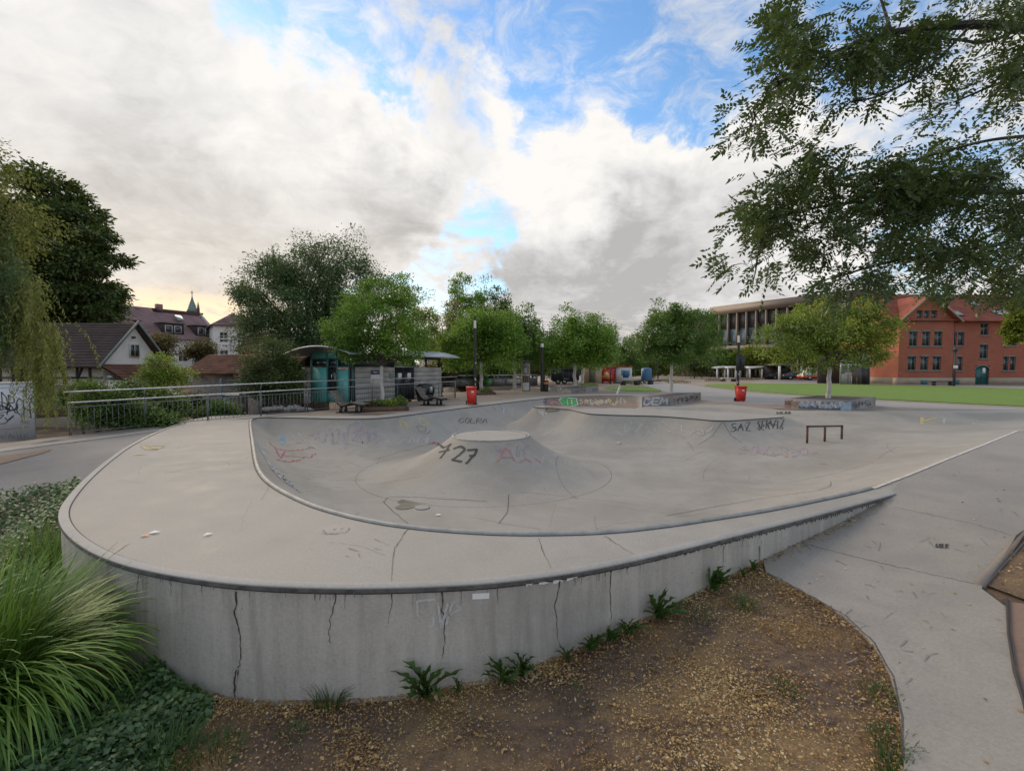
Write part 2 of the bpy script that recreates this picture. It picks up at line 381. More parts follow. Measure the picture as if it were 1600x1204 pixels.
# ------------------------------------------------------------------ terrain functions
def smooth(x, a, b):
    t = np.clip((np.asarray(x, float) - a) / (b - a), 0, 1); return t * t * (3 - 2 * t)
def pip(pts, poly):
    pts = np.asarray(pts, float); x, y = pts[:, 0], pts[:, 1]; ins = np.zeros(len(pts), bool); n = len(poly)
    for i in range(n):
        x0, y0 = poly[i]; x1, y1 = poly[(i + 1) % n]
        if y0 == y1: continue
        c = ((y0 > y) != (y1 > y)) & (x < (x1 - x0) * (y - y0) / (y1 - y0) + x0); ins ^= c
    return ins
def segdist(pts, poly, closed=True):
    pts = np.asarray(pts, float); poly = np.asarray(poly, float)
    A = poly if closed else poly[:-1]; B = np.roll(poly, -1, 0) if closed else poly[1:]
    D = B - A; l2 = (D ** 2).sum(1) + 1e-12; out = np.empty(len(pts)); near = np.empty((len(pts), 2))
    for k in range(0, len(pts), 4000):
        p = pts[k:k + 4000, None, :]; t = np.clip(((p - A) * D).sum(2) / l2, 0, 1)
        q = A + D * t[..., None]; d = ((p - q) ** 2).sum(2); j = d.argmin(1); r = np.arange(len(j))
        out[k:k + 4000] = np.sqrt(d[r, j]); near[k:k + 4000] = q[r, j]
    return out, near
def chaikin(p, n=2, closed=True):
    p = np.asarray(p, float)
    for _ in range(n):
        q = np.roll(p, -1, 0) if closed else p[1:]; a = p if closed else p[:-1]
        o = np.empty((2 * len(a), p.shape[1])); o[0::2] = a * .75 + q * .25; o[1::2] = a * .25 + q * .75
        if not closed: o = np.vstack([p[:1], o, p[-1:]])
        p = o
    return p
def resample(p, step, closed=True):
    p = np.asarray(p, float)
    if closed: p = np.vstack([p, p[:1]])
    s = np.r_[0, np.cumsum(np.linalg.norm(np.diff(p, axis=0), axis=1))]; n = max(2, int(round(s[-1] / step)))
    t = np.linspace(0, s[-1], n + 1)
    o = np.stack([np.interp(t, s, p[:, i]) for i in range(p.shape[1])], 1)
    return o[:-1] if closed else o
def P2(lst, z=0.0): return np.array([P(a, b, z)[:2] for a, b in lst])

RAIL0, RAIL1, RAIL2 = P(108, 684, -0.2)[:2], P(478, 646, -0.05)[:2], P(712, 619, 0.0)[:2]
def G(x, y):
    x = np.asarray(x, float); y = np.asarray(y, float)
    left = np.interp(y, [3.5, 5, 7, 9, 11, 13, 17], [-1.04, -1.0, -.78, -.5, -.30, -.18, 0.0])
    near = np.interp(x, [-2.2, -1, 0, 1, 1.7, 2.4, 3.1, 4.5, 5.9], [-1.04, -.97, -.85, -.68, -.57, -.46, -.37, -.2, 0.0])
    near = near * (1 - smooth(y, 15, 17))
    t = smooth(x, -5.0, -2.5); z = left * (1 - t) + near * t
    # bank of the stream behind the railing
    pts = np.stack([np.broadcast_to(x, z.shape).ravel(), np.broadcast_to(y, z.shape).ravel()], 1)
    def side(a, b):
        d = b - a; n = np.array([-d[1], d[0]]) / np.hypot(*d); return ((pts - a) @ n).reshape(z.shape)
    s1, s2 = side(RAIL0, RAIL1), side(RAIL1, RAIL2)
    sd = np.where(pts[:, 1].reshape(z.shape) < RAIL1[1], s1, np.minimum(s2, s1 + 3))
    fade = 1 - smooth(pts[:, 1].reshape(z.shape), 40, 52)
    return z - 1.7 * smooth(sd, 0.35, 2.6) * fade
def PG(px, py):
    z = -0.5
    for _ in range(30):
        p = P(px, py, z); z = .5 * z + .5 * float(G(p[0], p[1]))
    return p

# ------------------------------------------------------------------ the skate bowl
WL0, WL1 = P(1363, 763)[:2], P(1592, 672)[:2]; WD = (WL1 - WL0) / np.linalg.norm(WL1 - WL0); WN = np.array([WD[1], -WD[0]])
WL2 = WL1 + WD * 7.5
near_lip = P2([(395, 690), (400, 725), (410, 745), (430, 762), (462, 779), (500, 795), (560, 811), (620, 822), (710, 831), (800, 835), (880, 834.5), (950, 832), (1030, 823.5), (1100, 813), (1200, 797.5), (1300, 777), (1345, 767)])
lip_start = 2
far_lip = P2([(1620, 644), (1480, 645), (1335, 645), (1225, 645.5), (1140, 636), (1060, 637), (1003, 635.5), (1001, 626), (1000, 617.8), (905, 618.8), (850, 622.5), (742, 635), (640, 648.5), (590, 654.5), (530, 654.5), (480, 653), (420, 651.8), (392, 653.5), (391, 664)])
BOWL = resample(chaikin(np.vstack([near_lip, [WL0 + WD * .4], [WL1], [WL2], far_lip]), 3), 0.16)
outer_px = [(300, 655), (250, 672), (200, 696), (160, 725), (125, 756), (102, 784), (94, 800), (95, 815), (104, 831), (125, 850), (165, 872), (230, 891), (330, 907), (400, 913.5), (480, 917), (550, 918), (620, 917), (690, 914.5), (760, 910.5), (830, 903), (900, 893), (975, 878.5), (1050, 861), (1200, 823.5), (1300, 798), (1398, 771)]
OUT = P2(outer_px); OUT = chaikin(OUT, 3, False); OUT = resample(OUT, 0.10, False)
SK = np.vstack([OUT, [WL0 + WD * .9 + WN * .10], [WL1 + WN * .10], [WL2 + WN * .10 + WD * .8],
                P2([(1625, 640.5), (1480, 641), (1335, 641), (1225, 640.5), (1140, 631.5), (1075, 631), (1020, 628.5), (1012, 613.8), (905, 615), (850, 618), (742, 629.5), (640, 642.5), (590, 648.5), (480, 648.3), (400, 647.5), (335, 649)])])
ISL = resample(chaikin(P2([(829, 636), (866, 638.2), (893, 640.3), (905, 643.5), (922, 647.2), (962, 648.8), (1027, 650), (1080, 654), (1126, 658.6), (1180, 655), (1230, 652), (1225, 649.5), (1130, 643), (960, 637), (880, 634), (840, 633.5)]), 2), 0.16)
VC = P(767, 679.5)[:2]; VR = 60 / 720 * VC[1]; VF = 3.75
def prof(s, L, d):
    s = np.minimum(s, L); r = (L * L + d * d) / (2 * d); return r - np.sqrt(np.maximum(r * r - (L - s) ** 2, 0))
def H(pts):
    pts = np.asarray(pts, float); z = np.zeros(len(pts)); ins = pip(pts, BOWL) & ~pip(pts, ISL)
    q = pts[ins]
    if len(q):
        d1, n1 = segdist(q, BOWL); d2, _ = segdist(q, ISL)
        dep = 1.0 - 0.66 * smooth(q[:, 0] + 0.25 * (q[:, 1] - 14), 4.5, 14)
        L1 = 2.4 + 1.1 * smooth(n1[:, 0], 4.5, 7)
        r = np.hypot(q[:, 0] - VC[0], q[:, 1] - VC[1])
        a = np.maximum(prof_c(d1, L1, dep), prof_c(d2, 2.0 + 0 * d2, dep))
        a = np.maximum(a, np.where(r < VR, dep, prof_c(np.maximum(r - VR, 0), VF - VR + 0 * r, dep)))
        z[ins] = -dep + a
    return z
def prof_c(s, L, d): return np.where(s >= L, 0, prof(np.minimum(s, L), L, d))

def cdt(pts, loops, keep=None, hole=None):
    """triangulate points with closed constraint loops (index lists); keep triangles inside poly keep and outside hole"""
    E = []
    for lp in loops: E += [(lp[i], lp[(i + 1) % len(lp)]) for i in range(len(lp))]
    V, _, F, *_ = delaunay_2d_cdt([Vector((float(p[0]), float(p[1]))) for p in pts], E, [], 0, 1e-5)
    V = np.array([(v.x, v.y) for v in V]); F = np.array([f for f in F])
    c = V[F].mean(1); ok = np.ones(len(F), bool)
    if keep is not None: ok &= pip(c, keep)
    if hole is not None: ok &= ~pip(c, hole)
    return V, F[ok]
def grid_in(poly, step, jit=0.0):
    poly = np.asarray(poly); lo, hi = poly.min(0), poly.max(0)
    gx, gy = np.meshgrid(np.arange(lo[0], hi[0], step), np.arange(lo[1], hi[1], step)); g = np.stack([gx.ravel(), gy.ravel()], 1)
    if jit: g = g + RNG.uniform(-jit, jit, g.shape) * step
    g = g[pip(g, poly)]; d, _ = segdist(g, poly); return g[d > step * .45]

def build_bowl():
    rings = []
    def off(poly, ks, inside):
        nx = np.roll(poly, -1, 0) - np.roll(poly, 1, 0); nn = np.stack([-nx[:, 1], nx[:, 0]], 1); nn /= np.linalg.norm(nn, axis=1)[:, None]
        for k in ks:
            for sg in (1, -1):
                q = poly + nn * sg * k; d, _ = segdist(q, poly); q = q[np.abs(d - k) < .01]
                q = q[pip(q, BOWL)]; ii = pip(q, ISL); q = q[~ii]
                if len(q): rings.append(q)
    ks = [.05, .12, .22, .36, .55, .8, 1.1, 1.45, 1.85, 2.3, 2.8, 3.3]
    off(BOWL[::2], ks, True); off(ISL[::2], ks[:9], False)
    ring = np.array([(math.cos(a), math.sin(a)) for a in np.linspace(0, 2 * math.pi, 64, endpoint=False)])
    pad = VC + ring * VR
    for r in (.03, .1, .2, .32, .48, .68, .9, 1.2, 1.5, 1.8, 2.1, 2.4, 2.66): rings.append(VC + ring * (VR + r))
    g = np.vstack([grid_in(SK, .45, .2)] + rings)
    for poly in (BOWL, ISL, pad, SK):
        d, _ = segdist(g, poly); g = g[d > .035]
    r = np.hypot(*(g - VC).T); g = g[(r > VR + .02) | (r < VR * .8)]
    loops, pts = [], []
    for poly in (SK, BOWL, ISL, pad): loops.append(list(range(len(pts), len(pts) + len(poly)))); pts += list(map(tuple, poly))
    pts += list(map(tuple, g))
    V, F = cdt(pts, loops, keep=SK)
    Z = H(V)
    for poly in (BOWL, ISL): d, _ = segdist(V, poly); Z[d < 2e-3] = 0
    Z[np.abs(np.hypot(*(V - VC).T) - VR) < 2e-3] = 0
    me = fast_mesh('skate_bowl', np.c_[V, Z], F, True)
    me.materials.append(MT['deck']); me.materials.append(MT['bowl'])
    c = V[F].mean(1); mi = (pip(c, BOWL) & ~pip(c, ISL)).astype(np.int32); mi[np.hypot(*(c - VC).T) < VR] = 0
    mi[pip(c, ISL)] = 0
    me.polygons.foreach_set('material_index', mi)
    me.set_sharp_from_angle(angle=R(28))
    return tag(link_mesh('skate_bowl', me, None), kind='structure')
bowl = build_bowl()

# height lookup for draping paint and joints
GX0, GY0, GS = -14.0, 3.6, 0.08; GNX, GNY = int(40 / GS), int(33 / GS)
_gx, _gy = np.meshgrid(GX0 + GS * np.arange(GNX), GY0 + GS * np.arange(GNY), indexing='ij')
HG = H(np.stack([_gx.ravel(), _gy.ravel()], 1)).reshape(GNX, GNY)
def Hq(x, y):
    u = np.clip((x - GX0) / GS, 0, GNX - 1.001); v = np.clip((y - GY0) / GS, 0, GNY - 1.001); i = u.astype(int); j = v.astype(int); a = u - i; b = v - j
    return (HG[i, j] * (1 - a) * (1 - b) + HG[i + 1, j] * a * (1 - b) + HG[i, j + 1] * (1 - a) * b + HG[i + 1, j + 1] * a * b)
def Hn(x, y):
    e = .1; n = np.stack([-(Hq(x + e, y) - Hq(x - e, y)) / (2 * e), -(Hq(x, y + e) - Hq(x, y - e)) / (2 * e), np.ones_like(x)], -1)
    return n / np.linalg.norm(n, axis=-1)[..., None]
def on_bowl(px):
    d = ray(px[:, 0], px[:, 1]); Y = np.linspace(3.9, 35.5, 900)
    pts = CAM + d[:, None, :] * (Y[None, :] / d[:, None, 1])[..., None]
    below = pts[..., 2] < Hq(pts[..., 0], pts[..., 1]) + 1e-4; k = np.maximum(below.argmax(1), 1); r = np.arange(len(k))
    p0, p1 = pts[r, k - 1], pts[r, k]; f0 = p0[:, 2] - Hq(p0[:, 0], p0[:, 1]); f1 = p1[:, 2] - Hq(p1[:, 0], p1[:, 1]); t = np.clip(f0 / (f0 - f1 + 1e-9), 0, 1)
    q = p0 + (p1 - p0) * t[:, None]; return q, Hn(q[:, 0], q[:, 1])
def on_wall(px):
    """outer face of the deck wall: meet the sight line with the curved wall in plan"""
    d = ray(px[:, 0], px[:, 1]); A, B = OUT[:-1], OUT[1:]; q = np.empty((len(px), 3)); n = np.empty((len(px), 3))
    for i in range(len(px)):
        dx, dy = d[i, 0], d[i, 1]; ex, ey = (B - A).T; den = dx * ey - dy * ex; den = np.where(np.abs(den) < 1e-9, 1e-9, den)
        t = (A[:, 0] * ey - A[:, 1] * ex) / den; u = (A[:, 0] * dy - A[:, 1] * dx) / den
        ok = (u >= -1e-6) & (u <= 1 + 1e-6) & (t > 0); j = np.where(ok)[0]
        j = j[t[j].argmin()] if len(j) else 0
        q[i] = CAM + d[i] * t[j]; e = B[j] - A[j]; nn = np.array([e[1], -e[0], 0]); nn /= np.linalg.norm(nn)
        if nn[:2] @ (-d[i, :2]) < 0: nn = -nn
        n[i] = nn
    return q, n
def on_plane(p0, nrm):
    p0 = np.array(p0, float); nrm = np.array(nrm, float) / np.linalg.norm(nrm)
    def f(px):
        d = ray(px[:, 0], px[:, 1]); t = ((p0 - CAM) @ nrm) / (d @ nrm); return CAM + d * t[:, None], np.repeat(nrm[None], len(px), 0)
    return f
def on_ground(off=0.0):
    def f(px):
        q = np.array([PG(a, b) for a, b in px]); q[:, 2] += off; return q, np.repeat([[0, 0, 1.0]], len(q), 0)
    return f
def ribbons(name, lines, width, mat, surf, parent, off=0.008, step=4.0, jit=0.0, taper=False):
    """paint strokes, cracks or joints: pixel polylines laid on a surface as thin raised strips"""
    V, F = [], []
    w_is = np.isscalar(width)
    allpx, spans = [], []
    for ln in lines:
        p = resample(np.array(ln, float), step, False)
        if jit: p = p + RNG.normal(0, jit, p.shape) * np.linspace(0.3, 1, len(p))[:, None]
        spans.append((len(allpx), len(p))); allpx += list(p)
    q, n = surf(np.array(allpx))
    for k, (a, m) in enumerate(spans):
        if m < 2: continue
        c, nn = q[a:a + m] + n[a:a + m] * off, n[a:a + m]; wd = width if w_is else width[k]
        t = np.gradient(c, axis=0); t /= np.linalg.norm(t, axis=1)[:, None] + 1e-9
        s = np.cross(nn, t); s /= np.linalg.norm(s, axis=1)[:, None] + 1e-9
        ww = np.full(m, wd * .5)
        if taper: ww = ww * np.linspace(1, .35, m) * RNG.uniform(.45, 1.5, m)
        b = len(V); V += list(c - s * ww[:, None]); V += list(c + s * ww[:, None])
        F += [(b + i, b + i + 1, b + m + i + 1, b + m + i) for i in range(m - 1)]
    V = np.array(V)
    if parent is not None: V = V - np.array(root_of(parent).location)
    return link_mesh(name, fast_mesh(name, V, F), mat, parent)
FONT = {k: [[tuple(map(float, c.split(','))) for c in s.split()] for s in v.split('|')] for k, v in {
 'A': '0,1 .5,0 1,1|.2,.62 .8,.62', 'B': '0,1 0,0 .8,.1 .8,.4 0,.5 .95,.6 .9,.95 0,1', 'C': '1,.1 .5,0 0,.4 .1,.9 .6,1 1,.85', 'D': '0,0 .8,.15 1,.6 .6,1 0,1 .05,0',
 'E': '1,0 0,0 0,1 1,1|0,.5 .8,.5', 'F': '1,0 0,0 0,1|0,.5 .8,.5', 'G': '1,.1 .4,0 0,.5 .3,1 1,.9 1,.55 .6,.55', 'H': '0,0 0,1|1,0 1,1|0,.5 1,.5', 'I': '.5,0 .5,1', 'K': '0,0 0,1|1,0 0,.5 1,1',
 'L': '0,0 0,1 1,1', 'M': '0,1 .1,0 .5,.6 .9,0 1,1', 'N': '0,1 0,0 1,1 1,0', 'O': '.5,0 0,.4 .3,1 .8,.95 1,.4 .5,0', 'P': '0,1 0,0 .9,.1 .9,.45 0,.55', 'R': '0,1 0,0 .9,.1 .9,.4 0,.5 1,1',
 'S': '1,.1 .4,0 0,.25 .9,.65 .6,1 0,.9', 'T': '0,0 1,0|.5,0 .5,1', 'U': '0,0 0,.8 .4,1 .9,.8 1,0', 'V': '0,0 .5,1 1,0', 'Y': '0,0 .5,.5 1,0|.5,.5 .4,1', 'Z': '0,0 1,0 0,1 1,1',
 '1': '.2,.2 .55,0 .5,1', '2': '0,.2 .5,0 .95,.25 0,1 1,.95', '5': '1,0 .1,0 .05,.42 .8,.45 .9,.8 .4,1 0,.9', '7': '0,.05 1,0 .35,1', '-': '.1,.5 .9,.5', '.': '.4,.95 .6,1'}.items()}
def text_lines(txt, x, y, w, h, slope=0.0, slant=0.0, gap=0.25, wob=0.0):
    n = len(txt); cw = w / (n + gap * (n - 1)); out = []
    for i, ch in enumerate(txt):
        for st in FONT.get(ch, []):
            out.append([(x + (i * (1 + gap) + u) * cw + slant * (1 - v) * h + random.uniform(-wob, wob), y + v * h + slope * (i * (1 + gap) + u) * cw + random.uniform(-wob, wob)) for u, v in st])
    return out
def scribble(x, y, w, h, n, k=7, seed=0):
    r = random.Random(seed); out = []
    for i in range(n):
        cx = x + w * (i + .5) / n; cw = w / n * .75
        p = np.array([(cx + r.uniform(-cw, cw) * .7, y + h * r.uniform(.05, .95)) for _ in range(k)]); out.append([tuple(q) for q in chaikin(p, 2, False)])
    return out

# ------------------------------------------------------------------ ground
def sheet(name, poly, off, mat, step, kind='structure', zf=None, skirt=0.0, hole=None, parent=None):
    poly = np.asarray(poly, float); bd = resample(poly, step)
    g = grid_in(bd, step, .15); pts = np.vstack([bd, g]); loops = [list(range(len(bd)))]
    V, F = cdt(pts, loops, keep=bd, hole=hole)
    zf = zf or (lambda x, y: G(x, y)); Z = zf(V[:, 0], V[:, 1]) + off; V3 = np.c_[V, Z]; F = [tuple(f) for f in F]
    if skirt:
        n = len(bd); b = len(V3); zb = zf(bd[:, 0], bd[:, 1]); V3 = np.vstack([V3, np.c_[bd, zb + off], np.c_[bd, zb + off - skirt]])
        F += [(b + i, b + (i + 1) % n, b + n + (i + 1) % n, b + n + i) for i in range(n)]
    o = link_mesh(name, fast_mesh(name, V3, F, not skirt), mat, parent)
    return tag(o, kind=kind) if kind else o

def soil_material():
    m, nt, b, o = new_mat('bare_soil'); pos = n_pos(nt)
    a = n_noise(nt, 0.9, 6, 0.6, pos, 0.5); f = n_noise(nt, 14, 6, 0.7, pos); g = n_noise(nt, 85, 3, 0.7, pos)
    c = n_ramp(nt, f, [(0.3, (0.052, 0.033, 0.024)), (0.5, (0.115, 0.075, 0.053)), (0.70, (0.19, 0.132, 0.092))])
    c = n_mix(nt, n_ramp(nt, a, [(0.46, (0, 0, 0)), (0.60, (.85, .85, .85))]), c, n_ramp(nt, g, [(0.3, (0.15, 0.095, 0.045)), (0.62, (0.42, 0.275, 0.12))]))
    c = n_mix(nt, .35, c, n_ramp(nt, g, [(0.35, (0.025, 0.018, 0.014)), (0.7, (0.15, 0.11, 0.075))]))
    nt.links.new(c, b.inputs['Base Color']); b.inputs['Roughness'].default_value = .95
    n_bump(nt, b, n_mix(nt, .5, f, g), .8, .02); return m
def lawn_material():
    m, nt, b, o = new_mat('mown_grass'); pos = n_pos(nt)
    a = n_noise(nt, .5, 5, .6, pos); f = n_noise(nt, 9, 5, .7, pos); st = nt.nodes.new('ShaderNodeTexWave'); st.inputs['Scale'].default_value = .22; st.inputs['Distortion'].default_value = 1.2; st.bands_direction = 'Y'
    nt.links.new(pos, st.inputs['Vector'])
    c = n_ramp(nt, f, [(.3, (.075, .145, .012)), (.5, (.13, .23, .020)), (.66, (.19, .28, .04))])
    c = n_mix(nt, n_ramp(nt, a, [(.4, (0, 0, 0)), (.75, (.5, .5, .5))]), c, (.115, .175, .035))
    c = n_mix(nt, n_ramp(nt, st.outputs['Fac'], [(.2, (0, 0, 0)), (.8, (.28, .28, .28))]), c, (.06, .13, .018))
    nt.links.new(c, b.inputs['Base Color']); b.inputs['Roughness'].default_value = .9; n_bump(nt, b, f, .9, .05); return m
MT['soil'] = soil_material(); MT['lawn'] = lawn_material()

def build_ground():
    near = np.array([(-22, -4), (22, -4), (22, 24), (-22, 24)]); bd = resample(near, .5); far = resample(np.array([(-110, -12), (120, -12), (120, 130), (-110, 130)]), 6); rim = resample(np.array([(-900, -300), (900, -300), (900, 1500), (-900, 1500)]), 60)
    g1 = grid_in(bd, .5, .2); g1 = g1[~pip(g1, SK)]; d, _ = segdist(g1, SK); g1 = g1[d > .06]
    g2 = grid_in(far, 3, .2); g2 = g2[~pip(g2, bd)]; g2 = g2[segdist(g2, bd)[0] > 1]; g2 = g2[~pip(g2, SK)]; g2 = g2[segdist(g2, SK)[0] > .5]
    s = SK; pts = [tuple(p) for p in rim] ; loops = [list(range(len(rim)))]
    loops.append(list(range(len(pts), len(pts) + len(s)))); pts += [tuple(p) for p in s]
    pts += [tuple(p) for p in bd if not pip(p[None], SK)[0] and segdist(p[None], SK)[0][0] > .1] + [tuple(p) for p in g1] + [tuple(p) for p in far] + [tuple(p) for p in g2]
    V, F = cdt(pts, loops, hole=SK)
    Z = G(V[:, 0], V[:, 1]) - .012
    onS = (segdist(V, SK)[0] < 1e-3); Z[onS] -= .02
    return tag(link_mesh('ground', fast_mesh('ground', np.c_[V, Z], F, True), MT['soil']), kind='structure')
build_ground()
def PGs(lst): return np.array([PG(a, b)[:2] for a, b in lst])
def unit(v): return v / np.linalg.norm(v)

# right-hand concrete path that climbs to the plaza
i0 = int(np.argmin(np.hypot(*(OUT - P(1190, 826)[:2]).T)))
foot = OUT[i0:][::3]
left_edge = chaikin(PGs([(1192, 893), (1255, 925), (1320, 962), (1365, 1005), (1395, 1060), (1408, 1120), (1413, 1190), (1414, 1290), (1412, 1420)]), 2, False)
right_edge = PGs([(1680, 1420), (1625, 1220), (1600, 1110), (1582, 1050), (1573, 990), (1571, 938), (1523, 916), (1590, 842), (1640, 790)])
wl = np.array([WL0 + WD * .9 + WN * .105, WL1 + WN * .105, WL2 + WN * .105 + WD * .8])
outn = np.array([[.0, -.004]])
PATH_POLY = np.vstack([left_edge[::-1], foot + np.array([0.0, -.004]), wl, [[34, 22], [34, 6.5], [12, 6.0]], right_edge[::-1]])
sheet('concrete_path', PATH_POLY, .012, MT['path'], .35, skirt=.06)
# plaza, lawns and paths behind the bowl
far_edge = SK[len(OUT) + 2:]
plaza = np.vstack([far_edge + np.array([0, .004]), [RAIL1 + [0.35, .2]], [RAIL2 + [.3, 0]], P2([(690, 602)]), [[-15, 52], [-30, 62], [-30, 125], [110, 125], [110, 22], [34, 22]]])
sheet('plaza_paving', plaza, .004, MT['plaza'], 2.5)
def flat(x, y): return np.zeros_like(x)
lawn = chaikin(P2([(1088, 601.2), (1130, 606.5), (1180, 611.5), (1240, 616.5), (1340, 622.5), (1480, 629.5), (1640, 637), (2000, 655), (2000, 620), (1640, 609), (1500, 604.5), (1380, 601.5), (1240, 599.3), (1160, 599)]), 2)
sheet('lawn', lawn, .045, MT['lawn'], 1.2, zf=flat, skirt=.05)
sheet('lawn', chaikin(P2([(936, 606), (966, 610.5), (1010, 612), (1040, 612), (1018, 605.5), (1000, 603.6), (970, 603.8)]), 2), .045, MT['lawn'], 1.0, zf=flat, skirt=.05)
sheet('pale_path', chaikin(P2([(1020, 606), (1046, 612.8), (1070, 624), (1130, 629), (1230, 633), (1300, 634), (1500, 640), (1640, 641), (2000, 668), (2000, 660), (1640, 640), (1480, 632), (1340, 625), (1240, 619), (1180, 614), (1120, 608), (1085, 602), (1050, 599), (1000, 600.5)]), 1), .008, MT['pale'], 1.5, zf=flat)
sheet('pale_path', chaikin(P2([(1160, 598.4), (1240, 598.6), (1380, 600.8), (1500, 603.8), (1640, 608.3), (1900, 618), (1900, 609), (1640, 603), (1380, 599.5), (1250, 597), (1180, 596.8)]), 1), .008, MT['pale'], 2, zf=flat)
sheet('forecourt_asphalt', P2([(1200, 596.5), (1260, 597), (1400, 599.4), (1400, 596), (1300, 593.4), (1230, 593.4)]), .010, MT['asphalt'], 2.5, zf=flat)
sheet('concrete_apron', P2([(690, 613.5), (905, 606.2), (935, 606.2), (966, 611.2), (1040, 612.9), (1012, 613.6), (905, 614.8), (850, 617.7), (742, 629.2), (700, 634)]), .008, MT['plaza'], 1.5, zf=flat)
# left-hand path beside the railing
deckL = OUT[:int(np.argmin(np.hypot(*(OUT - P(112, 770)[:2]).T)))]
ra, rb = RAIL0, RAIL1; rn = unit(np.array([rb[1] - ra[1], -(rb[0] - ra[0])])); rd = unit(rb - ra)
lp = np.vstack([deckL[::4] + [-.004, 0], PGs([(128, 752), (60, 770), (-20, 795), (-150, 830), (-330, 860)]), [[-30, 8]], [ra - rd * 7 + rn * .5], [ra + rn * .25], [rb + rn * .25], [RAIL1 + [.35, .2]], SK[-1:] + [-.01, .05]])
sheet('asphalt_path', lp, .006, MT['asphalt'], .5)
sheet('paving_strip', np.vstack([[ra - rd * 5 + rn * .05], [rb + rn * .05], [rb + rn * .55], [ra + rd * 3 + rn * .75], [ra - rd * 1 + rn * .9], [ra - rd * 5 + rn * 1.0]]), .014, MT['kerb'], .5)
sheet('paving_strip', np.vstack([[ra - rd * 5 + rn * 1.0], [ra - rd * 1 + rn * .9], [ra + rd * 3 + rn * .75], [ra + rd * 3.6 + rn * .8], [ra + rd * 1 + rn * 1.35], [ra - rd * 5 + rn * 1.5]]), .016, MT['pale'], .5)
sheet('paving_strip', PGs([(-60, 722), (40, 708), (88, 700), (70, 708), (0, 726), (-60, 742)]), .018, MT['reddish'], .4)
# right corner: kerb, planting bed, reddish gravel
def slab(name, poly, z0, h, mat, kind='structure'):
    poly = np.asarray(poly); n = len(poly); V = [(p[0], p[1], float(G(*p)) + z0) for p in poly] + [(p[0], p[1], float(G(*p)) + z0 + h) for p in poly]
    F = [tuple(range(n, 2 * n))] + [(i, (i + 1) % n, n + (i + 1) % n, n + i) for i in range(n)]
    o = link_mesh(name, fast_mesh(name, V, F), mat); return tag(o, kind=kind) if kind else o
slab('kerb', PGs([(1521, 914), (1541, 917), (1604, 846), (1650, 797), (1636, 792), (1588, 841)]), -.05, .09, MT['kerb'])
BED_POLY = PGs([(1542, 917), (1573, 934), (1640, 945), (1800, 960), (1800, 800), (1655, 797), (1606, 846)])
sheet('planting_bed', BED_POLY, .02, MT['soil'], .3)
sheet('red_gravel_path', PGs([(1574, 940), (1640, 950), (1800, 975), (1800, 1250), (1650, 1220), (1605, 1108), (1587, 1048), (1577, 990)]), .008, MT['reddish'], .4)
slab('edging_strip', np.vstack([PGs([(1571, 938), (1573, 990), (1582, 1050), (1600, 1110), (1612, 1150)]), PGs([(1618, 1149), (1606, 1109), (1587, 1049), (1577.5, 989), (1576, 939)])]), -.02, .045, MT['dark'])
# ------------------------------------------------------------------ deck wall, rim, coping
def dup(o, loc=None, rz=None, label=None, group=None, parent=None):
    c = o.copy(); COL.objects.link(c)
    if parent: c.parent = parent
    if loc is not None: c.location = [float(v) for v in loc]
    if rz is not None: c.rotation_euler = (0, 0, rz)
    if label: c['label'] = label
    if group: c['group'] = group
    for ch in list(o.children): dup(ch, parent=c)
    return c
def sweep(name, line, prof_, mat, parent, wld=True, z=None, closed=False):
    line = np.asarray(line, float); t = np.gradient(line, axis=0)
    if closed: t = np.roll(line, -1, 0) - np.roll(line, 1, 0)
    t /= np.linalg.norm(t, axis=1)[:, None]; n = np.stack([t[:, 1], -t[:, 0]], 1); m = len(line); k = len(prof_); V = []
    zz = np.zeros(m) if z is None else z
    for i in range(m):
        for o_, h in prof_: V.append((line[i, 0] + n[i, 0] * o_, line[i, 1] + n[i, 1] * o_, zz[i] + h))
    F = [(i * k + j, ((i + 1) % m) * k + j, ((i + 1) % m) * k + j + 1, i * k + j + 1) for i in range(m if closed else m - 1) for j in range(k - 1)]
    V = np.array(V)
    if parent is not None: V = V - np.array(root_of(parent).location)
    me = fast_mesh(name, V, F, True); me.set_sharp_from_angle(angle=R(40)); return link_mesh(name, me, mat, parent)
wall_root = thing('retaining_wall', 'curved grey concrete wall under the skate bowl deck with cracks, white sticker and chalked tag', 'wall', (0, 4.2, -1.0))
def build_wall():
    t = np.gradient(OUT, axis=0); t /= np.linalg.norm(t, axis=1)[:, None]; V, F = [], []; m = len(OUT)
    for i in range(m):
        g = float(G(OUT[i, 0], OUT[i, 1])) - .25
        for k in range(6):
            u = k / 5; V.append((OUT[i, 0], OUT[i, 1], -.045 * (1 - u) + min(g, -.1) * u))
    F = [(i * 6 + k, (i + 1) * 6 + k, (i + 1) * 6 + k + 1, i * 6 + k + 1) for i in range(m - 1) for k in range(5)]
    V = np.array(V) - np.array(wall_root.location)
    link_mesh('wall_face', fast_mesh('wall_face', V, F, True), MT['wall'], wall_root)
build_wall()
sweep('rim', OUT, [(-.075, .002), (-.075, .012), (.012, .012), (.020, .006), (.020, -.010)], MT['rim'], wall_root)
sweep('rim_edge', OUT, [(.0205, -.004), (.0215, -.006), (.0215, -.040), (.0, -.045)], MT['edge'], wall_root)  # outer face of the rim, coloured as a dark grey strip
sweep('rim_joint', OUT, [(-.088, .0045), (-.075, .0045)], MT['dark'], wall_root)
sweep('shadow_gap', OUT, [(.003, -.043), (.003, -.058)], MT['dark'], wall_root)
otop = np.array(outer_px, float)
def wtop(x): return float(np.interp(x, otop[6:, 0][np.argsort(otop[6:, 0])], otop[6:, 1][np.argsort(otop[6:, 0])]))
